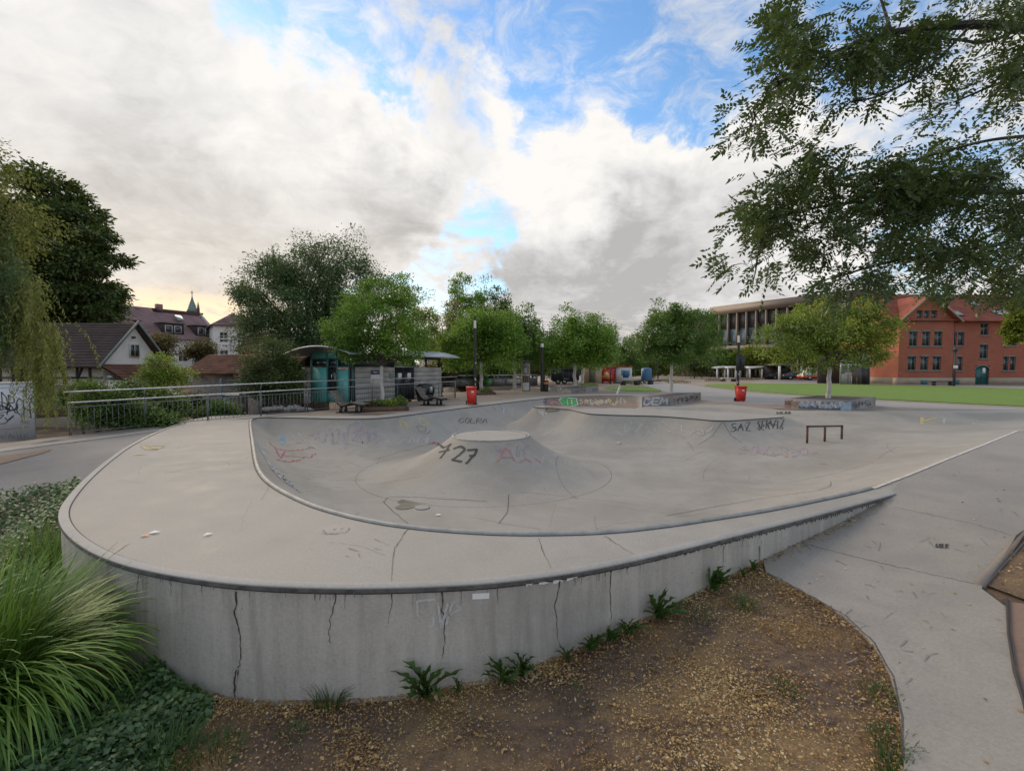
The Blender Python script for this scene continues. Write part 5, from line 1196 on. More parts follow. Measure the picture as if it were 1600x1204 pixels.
m = MB(); oa = [(dm + ((d1 - d0) / 2 + .1) * math.cos(a), dz - .45 + .55 * math.sin(a)) for a in np.linspace(0, math.pi, n)]; ia = [(dm + ((d1 - d0) / 2 - .02) * math.cos(a), dz - .45 + .43 * math.sin(a)) for a in np.linspace(0, math.pi, n)]
for k in range(n - 1): m.hexa([(oa[k][0], dy_ - .03, oa[k][1]), (oa[k + 1][0], dy_ - .03, oa[k + 1][1]), (oa[k + 1][0], dy_ + .12, oa[k + 1][1]), (oa[k][0], dy_ + .12, oa[k][1]), (ia[k][0], dy_ - .03, ia[k][1]), (ia[k + 1][0], dy_ - .03, ia[k + 1][1]), (ia[k + 1][0], dy_ + .12, ia[k + 1][1]), (ia[k][0], dy_ + .12, ia[k][1])])
m.build('door_arch', MT['frame'], bb)
zr = bz(463) + 1.1; yr = 5.5
m = MB(); courses(m, (-.5, -.35, ze - .1), (XR + .3, -.35, ze - .1), (XR + .3, yr, zr), (-.5, yr, zr), 20); courses(m, (XR + .3, 11.2, ze - .1), (-.5, 11.2, ze - .1), (-.5, yr, zr), (XR + .3, yr, zr), 6); roof = m.build('roof', MT['roofred'], bb)
m = MB(); courses(m, (-.45, -.6, ze - .25), (-.45, 4.6, ze - .25), (xc, 4.6, apex + .12), (xc, -.6, apex + .12), 12, .06); courses(m, (gw_ + .45, 4.6, ze - .25), (gw_ + .45, -.6, ze - .25), (xc, -.6, apex + .12), (xc, 4.6, apex + .12), 12, .06); gr_ = m.build('gable_roof', MT['roofred'], bb)
for sx in (-1, 1):
    m = MB(); p0 = np.array([xc + sx * (gw_ / 2 + .48), -.66, ze - .42]); p1 = np.array([xc, -.66, apex + .02]); m.hexa([p0, p1, p1 + [0, .08, 0], p0 + [0, .08, 0], p0 + [0, 0, .26], p1 + [0, 0, .26], p1 + [0, .08, .26], p0 + [0, .08, .26]]); m.build('bargeboard', MT['beigefin'], bb)
lbox(bb, 'gutter', MT['roofred'], gw_ + .5, -.48, ze - .22, XR + .3, -.36, ze - .05); lbox(bb, 'downpipe', MT['darksteel'], gw_ + .12, dy_ - .16, .1, gw_ + .24, dy_ - .05, ze - .2)
def skylight(root, roof, f, s0, wd, hh, t0):
    pass
for px, py in ((1503, 489), (1566, 488), (1578, 488), (1550, 470)):
    t_ = (bz(py) - ze + .1) / (zr - ze + .1); t_ = min(max(t_, .1), .85); p = lambda u, v: np.array([u, -.35 + (yr + .35) * v, ze - .1 + (zr - ze + .1) * v]); x = ex(px) * (BY - .35 + (yr + .35) * t_) / BY + .0; nr = unit(np.array([0, -(zr - ze + .1), yr + .35]))
    m = MB(); a_, b2 = p(x - .38, t_ - .07), p(x + .38, t_ + .07); V = [p(x - .38, t_ - .08), p(x + .38, t_ - .08), p(x + .38, t_ + .08), p(x - .38, t_ + .08)]; m.hexa([v for v in V] + [v + nr * .14 for v in V]); sk = m.build('skylight', MT['darksteel'], bb); m = MB(); V = [p(x - .31, t_ - .065), p(x + .31, t_ - .065), p(x + .31, t_ + .065), p(x - .31, t_ + .065)]; m.add([v + nr * .146 for v in V], [(0, 1, 2, 3)]); m.build('pane', MT['lightglass'], sk)
# street lamp and bench before it
p = P(1490.5, 603); t = thing('street_lamp', 'thin dark street lamp with a white notice before the brick building', 'street lamp', (p[0], p[1], 0)); lbox(t, 'pole', MT['darksteel'], -.08, -.08, 0, .08, .08, AT(1, 549, p[1])[2]); lbox(t, 'lamp_head', MT['darksteel'], -.16, -.16, AT(1, 549, p[1])[2], .16, .16, AT(1, 542, p[1])[2], .03); lbox(t, 'notice', MT['paperw'], -.2, -.12, AT(1, 575.5, p[1])[2], .25, -.085, AT(1, 571, p[1])[2])
p = P(1464, 602); t = thing('park_bench', 'dark bench in front of the brick building', 'bench', (p[0], p[1] - .6, 0)); lbox(t, 'seat', MT['darksteel'], -1.4, -.25, .42, 1.5, .25, .52, .02)
for x in (-.9, .9): lbox(t, 'leg', MT['darksteel'], x - .06, -.2, 0, x + .06, .2, .42)

# glass pavilion left of it
p = P(1313, 600.5); GY = p[1]; gxw = (1358 - 1313) / FPX * GY; t = thing('glass_pavilion', 'glass lift pavilion with dark doors left of the brick building', 'pavilion', (p[0], GY, 0)); zt_ = AT(1, 548, GY)[2]
lbox(t, 'roof', MT['darksteel'], -.2, -.2, zt_, gxw + .2, 4.2, zt_ + .25)
for k in range(5):
    x = gxw * k / 4; lbox(t, 'mullion', MT['steel'], x - .06, -.06, 0, x + .06, .06, zt_)
    if k < 4: lbox(t, 'glass_panel', MT['lightglass'], x + .062, -.02, 1.4 if k < 2 else 2.2, x + gxw / 4 - .062, .02, zt_ - .02)
lbox(t, 'base_wall', MT['pale'], .062, -.04, 0, gxw * .37, .045, 1.3)
for k, (a, c) in enumerate(((.38, .55), (.56, .70), (.71, .98))): lbox(t, 'door', MT['browndark'] if k < 2 else MT['black'], gxw * a, -.09, 0, gxw * c, -.065, 2.15)
lbox(t, 'back_wall', MT['browndark'], 0, 4.0, 0, gxw, 4.1, zt_); lbox(t, 'transom', MT['steel'], 0, -.085, 2.16, gxw, -.061, 2.3)

# bronze office building
A0, B0 = AT(1110, 575, 99.0)[:2], AT(1270, 575, 82.0)[:2]; od = unit(B0 - A0); OL = np.linalg.norm(B0 - A0) * 1.36
ob = thing('office_building', 'modern bronze office building with tall vertical fins and glass bays', 'building', (A0[0], A0[1], 0), math.atan2(od[1], od[0]))
HT = AT(1110, 480, 99.0)[2]; z1 = AT(1110, 492.5, 99.0)[2]; z2, z3, z4 = z1 - 3.2, z1 - 7.6, z1 - 8.6
lbox(ob, 'parapet', MT['brown'], -.2, -.25, z1, OL, 16, HT); lbox(ob, 'core', MT['browndark'], .1, .75, 0, OL, 15.9, z1 - .01)
lbox(ob, 'lower_wing', MT['brown'], -9, .4, 0, -.25, 14, z1 - .5); lbox(ob, 'wing_parapet', MT['brown'], -9.1, .2, z1 - .5, -.21, 14.1, z1 + .4)
nb = int(OL / 1.95); bw = OL / nb
fm = None
for k in range(nb + 1):
    x = k * bw; m = MB(); m.box(-.16, -.2, z4, .16, .55, z1 - .005)
    if fm is None: o = m.build('fin', MT['brown'], ob); fm = o.data
    else: o = link_mesh('fin', fm, None, ob)
    o.location.x = x
    if k < nb:
        lbox(ob, 'upper_panel', MT['browndark'], x + .165, .35, z2, x + bw - .165, .42, z1 - .01)
        wn_ = lbox(ob, 'window', MT['darksteel'], x + .165, .46, z3, x + bw - .165, .55, z2 - .02); lbox(wn_, 'pane', MT['lightglass'], x + .22, .43, z3 + .05, x + bw - .22, .457, z2 - .08)
        lbox(wn_, 'mullion', MT['darksteel'], x + bw / 2 - .04, .40, z3 + .05, x + bw / 2 + .04, .428, z3 + 2.0)
    for q in (.0, .5):
        xx = x + q * bw; m = MB(); m.box(xx - .13, -.05, .2, xx + .13, .5, z4 - .7); m.build('lower_fin', MT['beigefin'], ob)
        if k < nb: lbox(ob, 'lower_pane', MT['window'] if (k * 2 + int(q * 2)) % 3 else MT['browndark'], xx + .135, .3, .4, xx + bw / 2 - .135, .36, z4 - .72)
lbox(ob, 'spandrel', MT['beigefin'], -.2, -.12, z4 - .69, OL, .6, z4 - .006); lbox(ob, 'balustrade', MT['browndark'], .2, -.3, z3 - .2, OL, -.27, z3 + .9)
ob_r = lbox(ob, 'aerial', MT['darksteel'], 20, 3, HT, 20.1, 3.1, HT + 1.6)

# ---------- left bank: white gable house
def house_tag(*a, **k): return thing(*a, **k)
hy0, hy1 = 28.0, 32.7; HX = -24.9; hz = 2.2; hr = 4.75; L_ = 9.5
h = thing('gabled_house', 'low white gabled house with dark tiled roof and half timbered front', 'house', (HX - L_, hy0, -1.7))
o_ = 1.7
W_ = hy1 - hy0
m = MB(); m.add([(L_, 0, 0), (L_, W_, 0), (L_, W_, hz + o_), (L_, W_ / 2, hr + o_), (L_, 0, hz + o_)], [(0, 1, 2, 3, 4)]); m.add([(0, W_, 0), (L_, W_, 0), (L_, W_, hz + o_), (0, W_, hz + o_), (0, 0, 0), (0, 0, hz + o_), (0, W_ / 2, hr + o_)], [(0, 1, 2, 3), (0, 4, 5, 6, 3)]); m.build('gable_wall', MT['plaster'], h)
lbox(h, 'front_wall', MT['beigeplaster'], 0, .02, 0, L_ - .01, .2, hz + o_ - .05)
m = MB(); 
zt_ = hz + o_ - .12
bm_ = [((0, zt_), (L_, zt_)), ((0, zt_ - .75), (L_, zt_ - .75)), ((0, zt_ - 1.35), (L_, zt_ - 1.35))] + [((x, zt_), (x, zt_ - 1.4)) for x in np.arange(.2, L_, .78)] + [((x, zt_), (x + .35 * s, zt_ - .75)) for x, s in ((1.2, 1), (2.8, -1), (4.2, 1), (5.6, -1), (6.9, 1), (8.4, -1))]
for (a, c), (e, g) in bm_: m = MB(); bar(m, (a, 0, c), (e, 0, g), .13, .10); m.build('timber_beam', MT['beam'], h)
window(h, 4.35, 5.0, zt_ - 1.2, zt_ - .2, -.12, MT['beam'])
m = MB(); courses(m, (-.4, -.55, hz + o_ - .22), (L_ + .35, -.55, hz + o_ - .22), (L_ + .35, W_ / 2, hr + o_ + .1), (-.4, W_ / 2, hr + o_ + .1), 16); courses(m, (L_ + .35, W_ + .5, hz + o_ - .2), (-.4, W_ + .5, hz + o_ - .2), (-.4, W_ / 2, hr + o_ + .1), (L_ + .35, W_ / 2, hr + o_ + .1), 8); m.build('roof', MT['roofdark'], h)
for sy in (-1, 1): m = MB(); yv = (-.57 if sy < 0 else W_ + .52); a_ = np.array([L_ + .36, yv, hz + o_ - .32]); c_ = np.array([L_ + .36, W_ / 2, hr + o_ + .06]); m.hexa([a_, c_, c_ + [.06, 0, 0], a_ + [.06, 0, 0], a_ + [0, 0, .22], c_ + [0, 0, .22], c_ + [.06, 0, .22], a_ + [.06, 0, .22]]); m.build('bargeboard', MT['frame'], h)
# gable window (faces +x) and lean-to roof
f = lbox(h, 'window', MT['whiteframe'], L_ - .02, W_ / 2 - .35, hz + o_ + .42, L_ + .07, W_ / 2 + .45, hz + o_ + 1.30); lbox(f, 'pane', MT['window'], L_ + .071, W_ / 2 - .27, hz + o_ + .50, L_ + .078, W_ / 2 + .02, hz + o_ + 1.22); lbox(f, 'pane', MT['window'], L_ + .071, W_ / 2 + .08, hz + o_ + .50, L_ + .078, W_ / 2 + .37, hz + o_ + 1.22)
lbox(h, 'vent', MT['darksteel'], L_, W_ / 2 - .1, hz + o_ + 1.65, L_ + .1, W_ / 2 + .12, hz + o_ + 1.78)
m = MB(); courses(m, (L_ + 1.6, -.3, hz + o_ - 1.0), (L_ + 1.6, W_, hz + o_ - 1.0), (L_ + .02, W_, hz + o_ - .05), (L_ + .02, -.3, hz + o_ - .05), 6); m.build('lean_to_roof', MT['roofbrown'], h); lbox(h, 'lean_to_wall', MT['plaster'], L_ + .012, .2, 0, L_ + 1.3, W_ - .1, hz + o_ - 1.05)
lbox(h, 'wall_light', MT['silver'], L_ + .5, -.25, hz + o_ - .9, L_ + .75, .1, hz + o_ - .75)
# long white apartment building behind
a_, c_ = AT(165, 575, 54)[:2], AT(345, 575, 66)[:2]; dd = unit(c_ - a_); L_ = float(np.linalg.norm(c_ - a_))
ap = thing('apartment_building', 'long white apartment building with purple tiled roof and dormers', 'building', (a_[0], a_[1], -1.7), math.atan2(dd[1], dd[0])); ez, rz2 = 6.0 + 1.7, 10.0 + 1.7
ops = [(x, x + 1.1, z, z + 1.3) for x in np.arange(1, L_ - 2, 2.3) for z in (1.6, 4.5)]
m = MB(); face_wall(m, L_, 0, ez, ops); m.add([(0, 0, 0), (0, 9, 0), (0, 9, ez), (0, 4.5, rz2), (0, 0, ez), (L_, 0, 0), (L_, 9, 0), (L_, 9, ez), (L_, 4.5, rz2), (L_, 0, ez)], [(4, 3, 2, 1, 0), (5, 6, 7, 8, 9), (1, 6, 7, 2)]); m.build('wall', MT['plaster'], ap)
for o in ops: window(ap, *o, 0, MT['whiteframe'])
m = MB(); courses(m, (-.4, -.5, ez - .3), (L_ * .52, -.5, ez - .3), (L_ * .52, 4.5, rz2), (-.4, 4.5, rz2), 14); courses(m, (L_ * .5, -.5, ez - .3), (L_ + .4, -.5, ez - .3), (L_ + .4, 4.5, rz2 - .5), (L_ * .5, 4.5, rz2 - .5), 14, .03); courses(m, (L_ + .4, 9.5, ez - .3), (-.4, 9.5, ez - .3), (-.4, 4.5, rz2), (L_ + .4, 4.5, rz2), 4); m.build('roof', MT['roofpurple'], ap)
for x0, w_ in ((2.6, 1.2), (6.2, 2.6), (10.3, 2.2), (13.2, 1.8)):
    if x0 + w_ > L_: continue
    dm_ = lbox(ap, 'dormer', MT['roofdark'], x0, .35, ez + .25, x0 + w_, 3.0, ez + 1.75); lbox(dm_, 'dormer_roof', MT['roofpurple'], x0 - .15, .15, ez + 1.76, x0 + w_ + .15, 3.4, ez + 1.9)
    for q in ((.12, .46), (.54, .88)): lbox(dm_, 'pane', MT['whiteframe'], x0 + w_ * q[0], .30, ez + .55, x0 + w_ * q[1], .345, ez + 1.5); lbox(dm_, 'pane', MT['window'], x0 + w_ * q[0] + .1, .27, ez + .62, x0 + w_ * q[1] - .1, .297, ez + 1.42)
for x in (7.6,): lbox(ap, 'chimney', MT['roofpurple'], x, 4.2, rz2 - .3, x + .7, 4.8, rz2 + .6)
m = MB(); V = [(L_ * .68, 2.3, ez + 2.35), (L_ * .74, 2.3, ez + 2.35), (L_ * .74, 3.1, ez + 3.05), (L_ * .68, 3.1, ez + 3.05)]; m.hexa(V + [(x, y - .1, z + .14) for x, y, z in V]); m.build('skylight', MT['lightglass'], ap)
c2 = AT(336, 575, 60)[:2]; cb2 = thing('corner_house', 'white corner house with hipped purple roof behind the tile roofed sheds', 'house', (c2[0], c2[1], -1.7), R(38)); cw = 4.6; ez = 9.3
ops = [(x, x + .9, z, z + 1.3) for x in (.6, 2.6) for z in (1.6, 4.6, 7.0)]
m = MB(); face_wall(m, cw, 0, ez, ops); m.add([(0, 0, 0), (0, 7, 0), (0, 7, ez), (0, 0, ez), (cw, 0, 0), (cw, 7, 0), (cw, 7, ez), (cw, 0, ez)], [(3, 2, 1, 0), (4, 5, 6, 7), (1, 5, 6, 2)]); m.build('wall', MT['plaster'], cb2)
for o in ops: window(cb2, *o, 0, MT['whiteframe'])
m = MB(); q0, q1, q2, q3 = (-.4, -.4, ez - .1), (cw + .4, -.4, ez - .1), (cw + .4, 7.4, ez - .1), (-.4, 7.4, ez - .1); r0, r1 = (cw / 2, 2, ez + 1.7), (cw / 2, 5, ez + 1.7)
courses(m, q0, q1, r0, r0, 8); courses(m, q1, q2, r1, r0, 8); courses(m, q3, q0, r0, r1, 8); courses(m, q2, q3, r1, r1, 4); m.build('roof', MT['roofpurple'], cb2)
c3 = AT(166, 575, 50)[:2]; w3 = thing('side_house', 'white house wing with purple roof peeping out beside the chestnut tree', 'house', (c3[0] - 2.2, c3[1], -1.7), R(20)); lbox(w3, 'wall', MT['plaster'], 0, 0, 0, 3.4, 6, 8.0); f = lbox(w3, 'window', MT['whiteframe'], 1.9, -.03, 6.3, 2.9, .02, 7.5); lbox(f, 'pane', MT['window'], 2.0, -.05, 6.4, 2.8, -.031, 7.4)
m = MB(); courses(m, (-.3, -.4, 8.0), (3.9, -.4, 8.0), (2.5, 3, 9.6), (1, 3, 9.6), 6); courses(m, (3.9, -.4, 8.0), (3.9, 6.4, 8), (2.5, 3, 9.6), (2.5, 3, 9.6), 6); m.build('roof', MT['roofpurple'], w3)
# church spire far behind
p = AT(303, 575, 150); t = thing('church_spire', 'slender green copper church spire with a cross above the roofs', 'church spire', (p[0], p[1], -2)); zt_ = AT(303, 462, 150)[2] + 2; zb_ = AT(303, 490, 150)[2] + 2
m = MB(); m.lathe(0, 0, [(1.5, zb_ - 10), (1.5, zb_ + .5)], 8); m.build('tower', MT['roofbrown'], t)
m = MB(); m.lathe(0, 0, [(1.7, zb_ + .5), (1.25, zb_ + 1.6), (.85, zb_ + 3), (.4, zt_ - 1.4), (.08, zt_)], 8); m.build('spire', MT['copper'], t)
m = MB(); m.box(-.07, -.07, zt_ - .1, .07, .07, zt_ + 1.7); m.box(-.45, -.06, zt_ + .95, .45, .06, zt_ + 1.1); m.build('cross', MT['darksteel'], t)
for dx in (1.5,): m = MB(); m.lathe(dx, .6, [(.45, zb_), (.45, zb_ + 1.6), (.05, zb_ + 4)], 6); m.build('side_turret', MT['roofbrown'], t)
# red rendered house and sheds
p = AT(383, 575, 55); t = thing('red_house', 'red rendered house half hidden behind the big willow', 'house', (p[0] - .7, p[1], -1.7)); lbox(t, 'wall', MT['redplaster'], 0, 0, 0, 5, 6, 4.0 + 1.7); m = MB(); courses(m, (-.3, -.4, 5.6), (5.3, -.4, 5.6), (5.3, 3, 8), (-.3, 3, 8), 8); m.build('roof', MT['roofbrown'], t); f = lbox(t, 'window', MT['frame'], .3, -.03, 3.9, 1.0, .02, 4.9); lbox(f, 'pane', MT['window'], .36, -.05, 3.96, .94, -.031, 4.84)
def shed(px0, px1, yb, yt, D, dp, label, op=False):
    p0, p1 = AT(px0, yb, D), AT(px1, yb, D - .4); pr = AT(px0, yt, D + dp * .5); e = unit(p1[:2] - p0[:2]); L_ = np.linalg.norm(p1[:2] - p0[:2]); t = thing('tiled_shed', label, 'shed', (p0[0], p0[1], -1.7), math.atan2(e[1], e[0])); ze_, zr_ = p0[2] + 1.7, pr[2] + 1.7
    lbox(t, 'wall', pm('shed_render', (.20, .18, .16), .9, .3), .15, .3, 0, L_ - .15, dp - .3, ze_ - .08)
    m = MB(); m.add([(.16, .3, ze_ - .1), (.16, dp - .3, ze_ - .1), (.16, dp / 2, zr_ - .1)], [(0, 2, 1)]); m.build('gable', MT['wood'], t)
    m = MB(); courses(m, (-.2, -.2, ze_ - .15), (L_ + .2, -.2, ze_ - .15), (L_ + .2, dp / 2, zr_), (-.2, dp / 2, zr_), 9, .05); courses(m, (L_ + .2, dp + .2, ze_ - .15), (-.2, dp + .2, ze_ - .15), (-.2, dp / 2, zr_), (L_ + .2, dp / 2, zr_), 4); m.build('roof', MT['roofbrown'], t)
    return t
s1 = shed(290, 372, 579, 554, 26, 4, 'low shed with mossy red brown tile roof right of the shrubs'); s2_ = shed(376, 440, 586, 548, 24.5, 5, 'second tile roofed shed running into the big willow')
lbox(s1, 'door', MT['frame'], .6, .26, .2, 1.2, .299, 2.0); lbox(s1, 'shutter', MT['frame'], 1.9, .26, .8, 2.5, .299, 2.0)
p = AT(362, 575, 40); t = thing('street_lamp', 'white double armed street lamp in front of the white corner house', 'street lamp', (p[0], p[1], -1.7)); zt_ = AT(1, 532, 40)[2] + 1.7; lbox(t, 'pole', MT['silver'], -.05, -.05, 0, .05, .05, zt_); lbox(t, 'arm', MT['silver'], -.7, -.06, zt_, .5, .06, zt_ + .08); lbox(t, 'lamp_head', MT['white'], -.9, -.12, zt_ + .09, -.2, .12, zt_ + .2); lbox(t, 'lamp_head', MT['white'], .1, -.12, zt_ + .09, .7, .12, zt_ + .17)
# stream terrace rails below (grey steel platform)
p0, p1 = AT(345, 590, 22)[:2], AT(405, 590, 22.5)[:2]; e = unit(p1 - p0); t = thing('steel_platform', 'grey steel platform with rails over the stream below the sheds', 'platform', (p0[0], p0[1], -1.7), math.atan2(e[1], e[0])); Lp = np.linalg.norm(p1 - p0)
lbox(t, 'deck_plate', MT['railsteel'], 0, 0, 2.2, Lp, 1.5, 2.3)
for x in (0, Lp / 2, Lp): lbox(t, 'post', MT['railsteel'], x - .05, -.05, 0, x + .05, .05, 3.1)
for z in (2.5, 2.75, 3.0): m = MB(); m.tube([(0, 0, z), (Lp, 0, z)], .025, 6); m.build('rail', MT['railsteel'], t)
# white office block far behind the kiosk
p = AT(655, 575, 95); t = thing('office_block', 'white flat roofed block with a strip of windows far behind the kiosk', 'building', (p[0], p[1], -1)); zt_ = AT(1, 533, 95)[2] + 1; lbox(t, 'wall', MT['plaster'], 0, 0, 0, 9, 8, zt_)
for k in range(7): lbox(t, 'window', MT['window'], .3 + k * 1.25, -.04, zt_ - 2.0, 1.2 + k * 1.25, .01, zt_ - .8)
# low graffiti parapet with rail behind the left trees
p0, p1 = P(694, 605)[:2], P(840, 602)[:2]; e = unit(p1 - p0); Lp = np.linalg.norm(p1 - p0); t = thing('parapet_railing', 'long low graffiti parapet with a steel handrail behind the plaza trees', 'railing', (p0[0], p0[1], 0), math.atan2(e[1], e[0])); lbox(t, 'parapet_wall', pm('parapet_grey', (.09, .09, .09), .9, .4), 0, 0, 0, Lp, .3, .85); m = MB(); m.tube([(0, .1, 1.15), (Lp, .1, 1.15)], .05, 6); m.build('handrail', MT['steel'], t)
for k in range(6): lbox(t, 'post', MT['railsteel'], k * Lp / 5 - .05, .05, .85, k * Lp / 5 + .05, .15, 1.15)
for k, (a, c, col) in enumerate(((.42, .48, 'green'), (.34, .41, 'pink'), (.50, .62, 'grey'), (.65, .8, 'palegrey'), (.05, .3, 'grey'))): lbox(t, 'graffiti', PAINT[col], Lp * a, -.012, .15 + .1 * (k % 2), Lp * c, -.004, .72)

# ------------------------------------------------------------------ far plaza: trailer, stalls, shelters, van
def simple_wheels(t, xs, y, r=.33, w_=.2):
    for x in xs: m = MB(); m.tube([(x, y, r), (x, y + w_, r)], r, 14); wl_ = m.build('wheel', MT['rubber'], t); m = MB(); m.tube([(x, y - .01, r), (x, y + .02, r)], r * .55, 10); m.build('rim', MT['steel'], wl_)
p = P(862, 600.3); S = p[1] / FPX; Lt = 43 * S; t = thing('box_trailer', 'black box trailer with a grey framed door far across the plaza', 'trailer', (p[0], p[1], 0)); lbox(t, 'body', MT['black'], 0, 0, .45, Lt, 2.1, 1.85, .05); lbox(t, 'chassis', MT['darksteel'], .2, .1, .3, Lt - .2, 2.0, .44); simple_wheels(t, (.75, 1.5, 2.75), -.03, .3)
for x in (1.3, 2.0): lbox(t, 'door_frame', MT['railsteel'], x, -.03, .5, x + .05, .0, 1.8)
m = MB(); m.tube([(1.3, -.03, 1.8), (2.05, -.03, 1.8)], .03, 4); m.build('door_frame', MT['railsteel'], t); lbox(t, 'lower_panel', MT['railsteel'], 1.35, -.02, .5, 2.0, -.005, .75)
p = P(914, 599); S = p[1] / FPX; t = thing('market_stall', 'beige wooden stall container with a plain front left of the red mural', 'stall', (p[0], p[1], 0)); lbox(t, 'body', MT['beige'], 0, 0, 0, 26 * S, 3, 2.1); lbox(t, 'roof', MT['wood'], -.1, -.1, 2.1, 26 * S + .1, 3.1, 2.2); lbox(t, 'door', MT['wood'], .5, -.03, .1, 1.3, -.001, 1.95)
p = P(935, 598.5); S = p[1] / FPX; t = thing('mural_container', 'container stall with a red sunset mural and rounded red lower edge', 'container', (p[0], p[1] - .3, 0)); LL = 24 * S; lbox(t, 'body', pm('mural_red', (.50, .03, .035), .5, .15), 0, 0, .15, LL, 2.8, 2.0); lbox(t, 'roof', MT['redplaster'], -.1, -.1, 2.0, LL + .1, 2.9, 2.1)
lbox(t, 'mural_band', MT['orange'], .15, -.02, .55, LL - .3, -.004, 1.0); m = MB(); m.tube([(LL * .48, -.025, 1.12), (LL * .48, -.006, 1.12)], .34, 16); m.build('mural_sun', pm('mural_sun', (.75, .50, .22), .6), t)
for x in (.5, LL - .5): lbox(t, 'foot', MT['darksteel'], x - .1, .2, 0, x + .1, .5, .149)
p = P(960, 598.5); t = thing('container_kiosk', 'white container stall with a blue picture and pink roof edge', 'container', (p[0] + .2, p[1] - .2, 0)); LL = 24 * S; lbox(t, 'body', MT['white'], 0, 0, .12, LL, 2.8, 2.0); lbox(t, 'roof', MT['redplaster'], -.1, -.1, 2.0, LL + .1, 2.9, 2.12); lbox(t, 'picture', MT['blue'], LL * .42, -.02, .7, LL * .80, -.004, 1.55); lbox(t, 'picture', PAINT['sky'], LL * .3, -.015, .95, LL * .9, -.0045, 1.7); lbox(t, 'skirting', MT['darksteel'], .1, .1, 0, LL - .1, 2.7, .119)
p = P(1010, 598.5); t = thing('blue_tank', 'blue portable tank standing on a small trailer', 'tank', (p[0], p[1], 0)); m = MB(); m.lathe(0, 0, [(.62, .35), (.66, .5), (.66, 1.75), (.5, 1.9), (.2, 1.95)], 14); m.build('tank', MT['blue'], t); lbox(t, 'chassis', MT['darksteel'], -.8, -.6, .22, 1.7, .6, .34); simple_wheels(t, (-.4, .5), -.7, .2, .12)
for i, (a, c, yt, nm) in enumerate(((1120, 1134, 577, 'leftmost'), (1137, 1151, 575.4, 'second'), (1155, 1169, 575, 'third'), (1171, 1192, 575.2, 'rightmost and longest'))):
    D_ = 80 - 1.5 * (i % 2); p = AT(a, 575, D_); LL = (c - a) / FPX * D_; zt_ = 1.85
    t = thing('bus_shelter', {0: 'white roofed bus shelter, leftmost of the row behind the lawn', 1: 'white roofed bus shelter right behind the black signed lamp post', 2: 'white roofed bus shelter with a reddish seat wall, third from the left', 3: 'longest white roofed bus shelter at the right end of the row'}[i], 'bus shelter', (p[0], D_, 0), 0, 'bus shelters behind the lawn')
    m = MB(); m.prism([(0, zt_ - .05), (LL, zt_ + .15), (LL, zt_ + .42), (0, zt_ + .3)], 1, -.2, 2.2); m.build('roof', MT['white'], t)
    for x in (.12, LL - .12): lbox(t, 'post', MT['white'], x - .12, 0, 0, x + .12, .2, zt_ - .05)
    lbox(t, 'back_glass', MT['window'] if i != 2 else MT['browndark'], .3, 2.0, .4, LL - .3, 2.05, zt_ - .1); lbox(t, 'seat', MT['darksteel'] if i != 2 else MT['redplaster'], .4, 1.2, .4, LL - .4, 1.7, .55)
p = AT(1212, 575, 76); LL = 38 / FPX * 76; t = thing('carport', 'long grey flat roofed canopy on white posts over parked cars', 'canopy', (p[0], 76, 0)); lbox(t, 'roof', MT['railsteel'], 0, -1, 2.35, LL, 3.5, 2.6); lbox(t, 'back_wall', MT['browndark'], 0, 3.2, 0, LL, 3.4, 2.34)
for x in (.2, LL - .3): lbox(t, 'post', MT['white'], x - .12, -.9, 0, x + .12, -.6, 2.34)
def car(x, y, mat, label):
    t = thing('parked_car', label, 'car', (x, y, 0), 0, 'dark cars under the canopy'); P1 = [(-2.1, .28), (2.1, .28), (2.15, .75), (1.95, .88), (1.15, .95), (.55, 1.42), (-.9, 1.45), (-1.7, .98), (-2.1, .85)]
    m = MB(); m.prism(P1, 1, -.85, .85); b_ = m.build('body', mat, t); m = MB(); m.prism([(1.0, .97), (.5, 1.36), (-.85, 1.38), (-1.5, .99)], 1, -.856, .856); m.build('window_band', MT['window'], t); simple_wheels(t, (-1.3, 1.35), -.88, .32)
    for s in (-.6, .5): m = MB(); m.box(2.13, s, .62, 2.17, s + .2, .74); m.build('headlight', MT['white'], t)
car(p[0] + 1.9, 77.9, MT['black'], 'black parked car under the canopy, the left one'); car(p[0] + 3.0, 75.6, pm('car_navy', (.03, .035, .05), .3), 'dark blue parked car under the canopy, the right one in front')
p = P(1258, 594.3); S = p[1] / FPX; LL = 54 * S; t = thing('delivery_van', 'white delivery van with a red lower stripe parked behind the low brown wall end', 'van', (p[0], p[1], 0)); zt_ = 20 * S
P1 = [(0, .45), (LL, .45), (LL, zt_ - .1), (LL - .15, zt_), (LL * .30, zt_), (LL * .2, zt_ - .25), (LL * .12, zt_ * .58), (.12, zt_ * .46), (0, zt_ * .38)]; m = MB(); m.prism(P1, 1, 0, 2.1); m.build('body', MT['white'], t)
P2_ = [(-.02, .40), (LL + .02, .40), (LL + .02, zt_ * .38), (-.02, zt_ * .36)]; m = MB(); m.prism(P2_, 1, -.015, 2.12); m.build('red_stripe', MT['red'], t); m = MB(); m.prism([(LL * .145, zt_ * .60), (LL * .20, zt_ * .86), (LL * .29, zt_ * .86), (LL * .29, zt_ * .56)], 1, -.02, 2.12); m.build('cab_window', MT['window'], t); simple_wheels(t, (LL * .14, LL * .80), -.03, .40, .25); lbox(t, 'headlight', MT['silver'], -.04, .1, .75, .02, .45, 1.05)
p = P(1311, 597.5); t = thing('low_wall', 'brown low wall end beside the glass pavilion', 'wall', (p[0] - 2, p[1] + 1, 0)); lbox(t, 'wall_body', MT['kerb'], .6, 0, 0, 2, .3, .62); lbox(t, 'wall_cap', MT['pale'], .56, -.04, .62, 2.04, .34, .68)
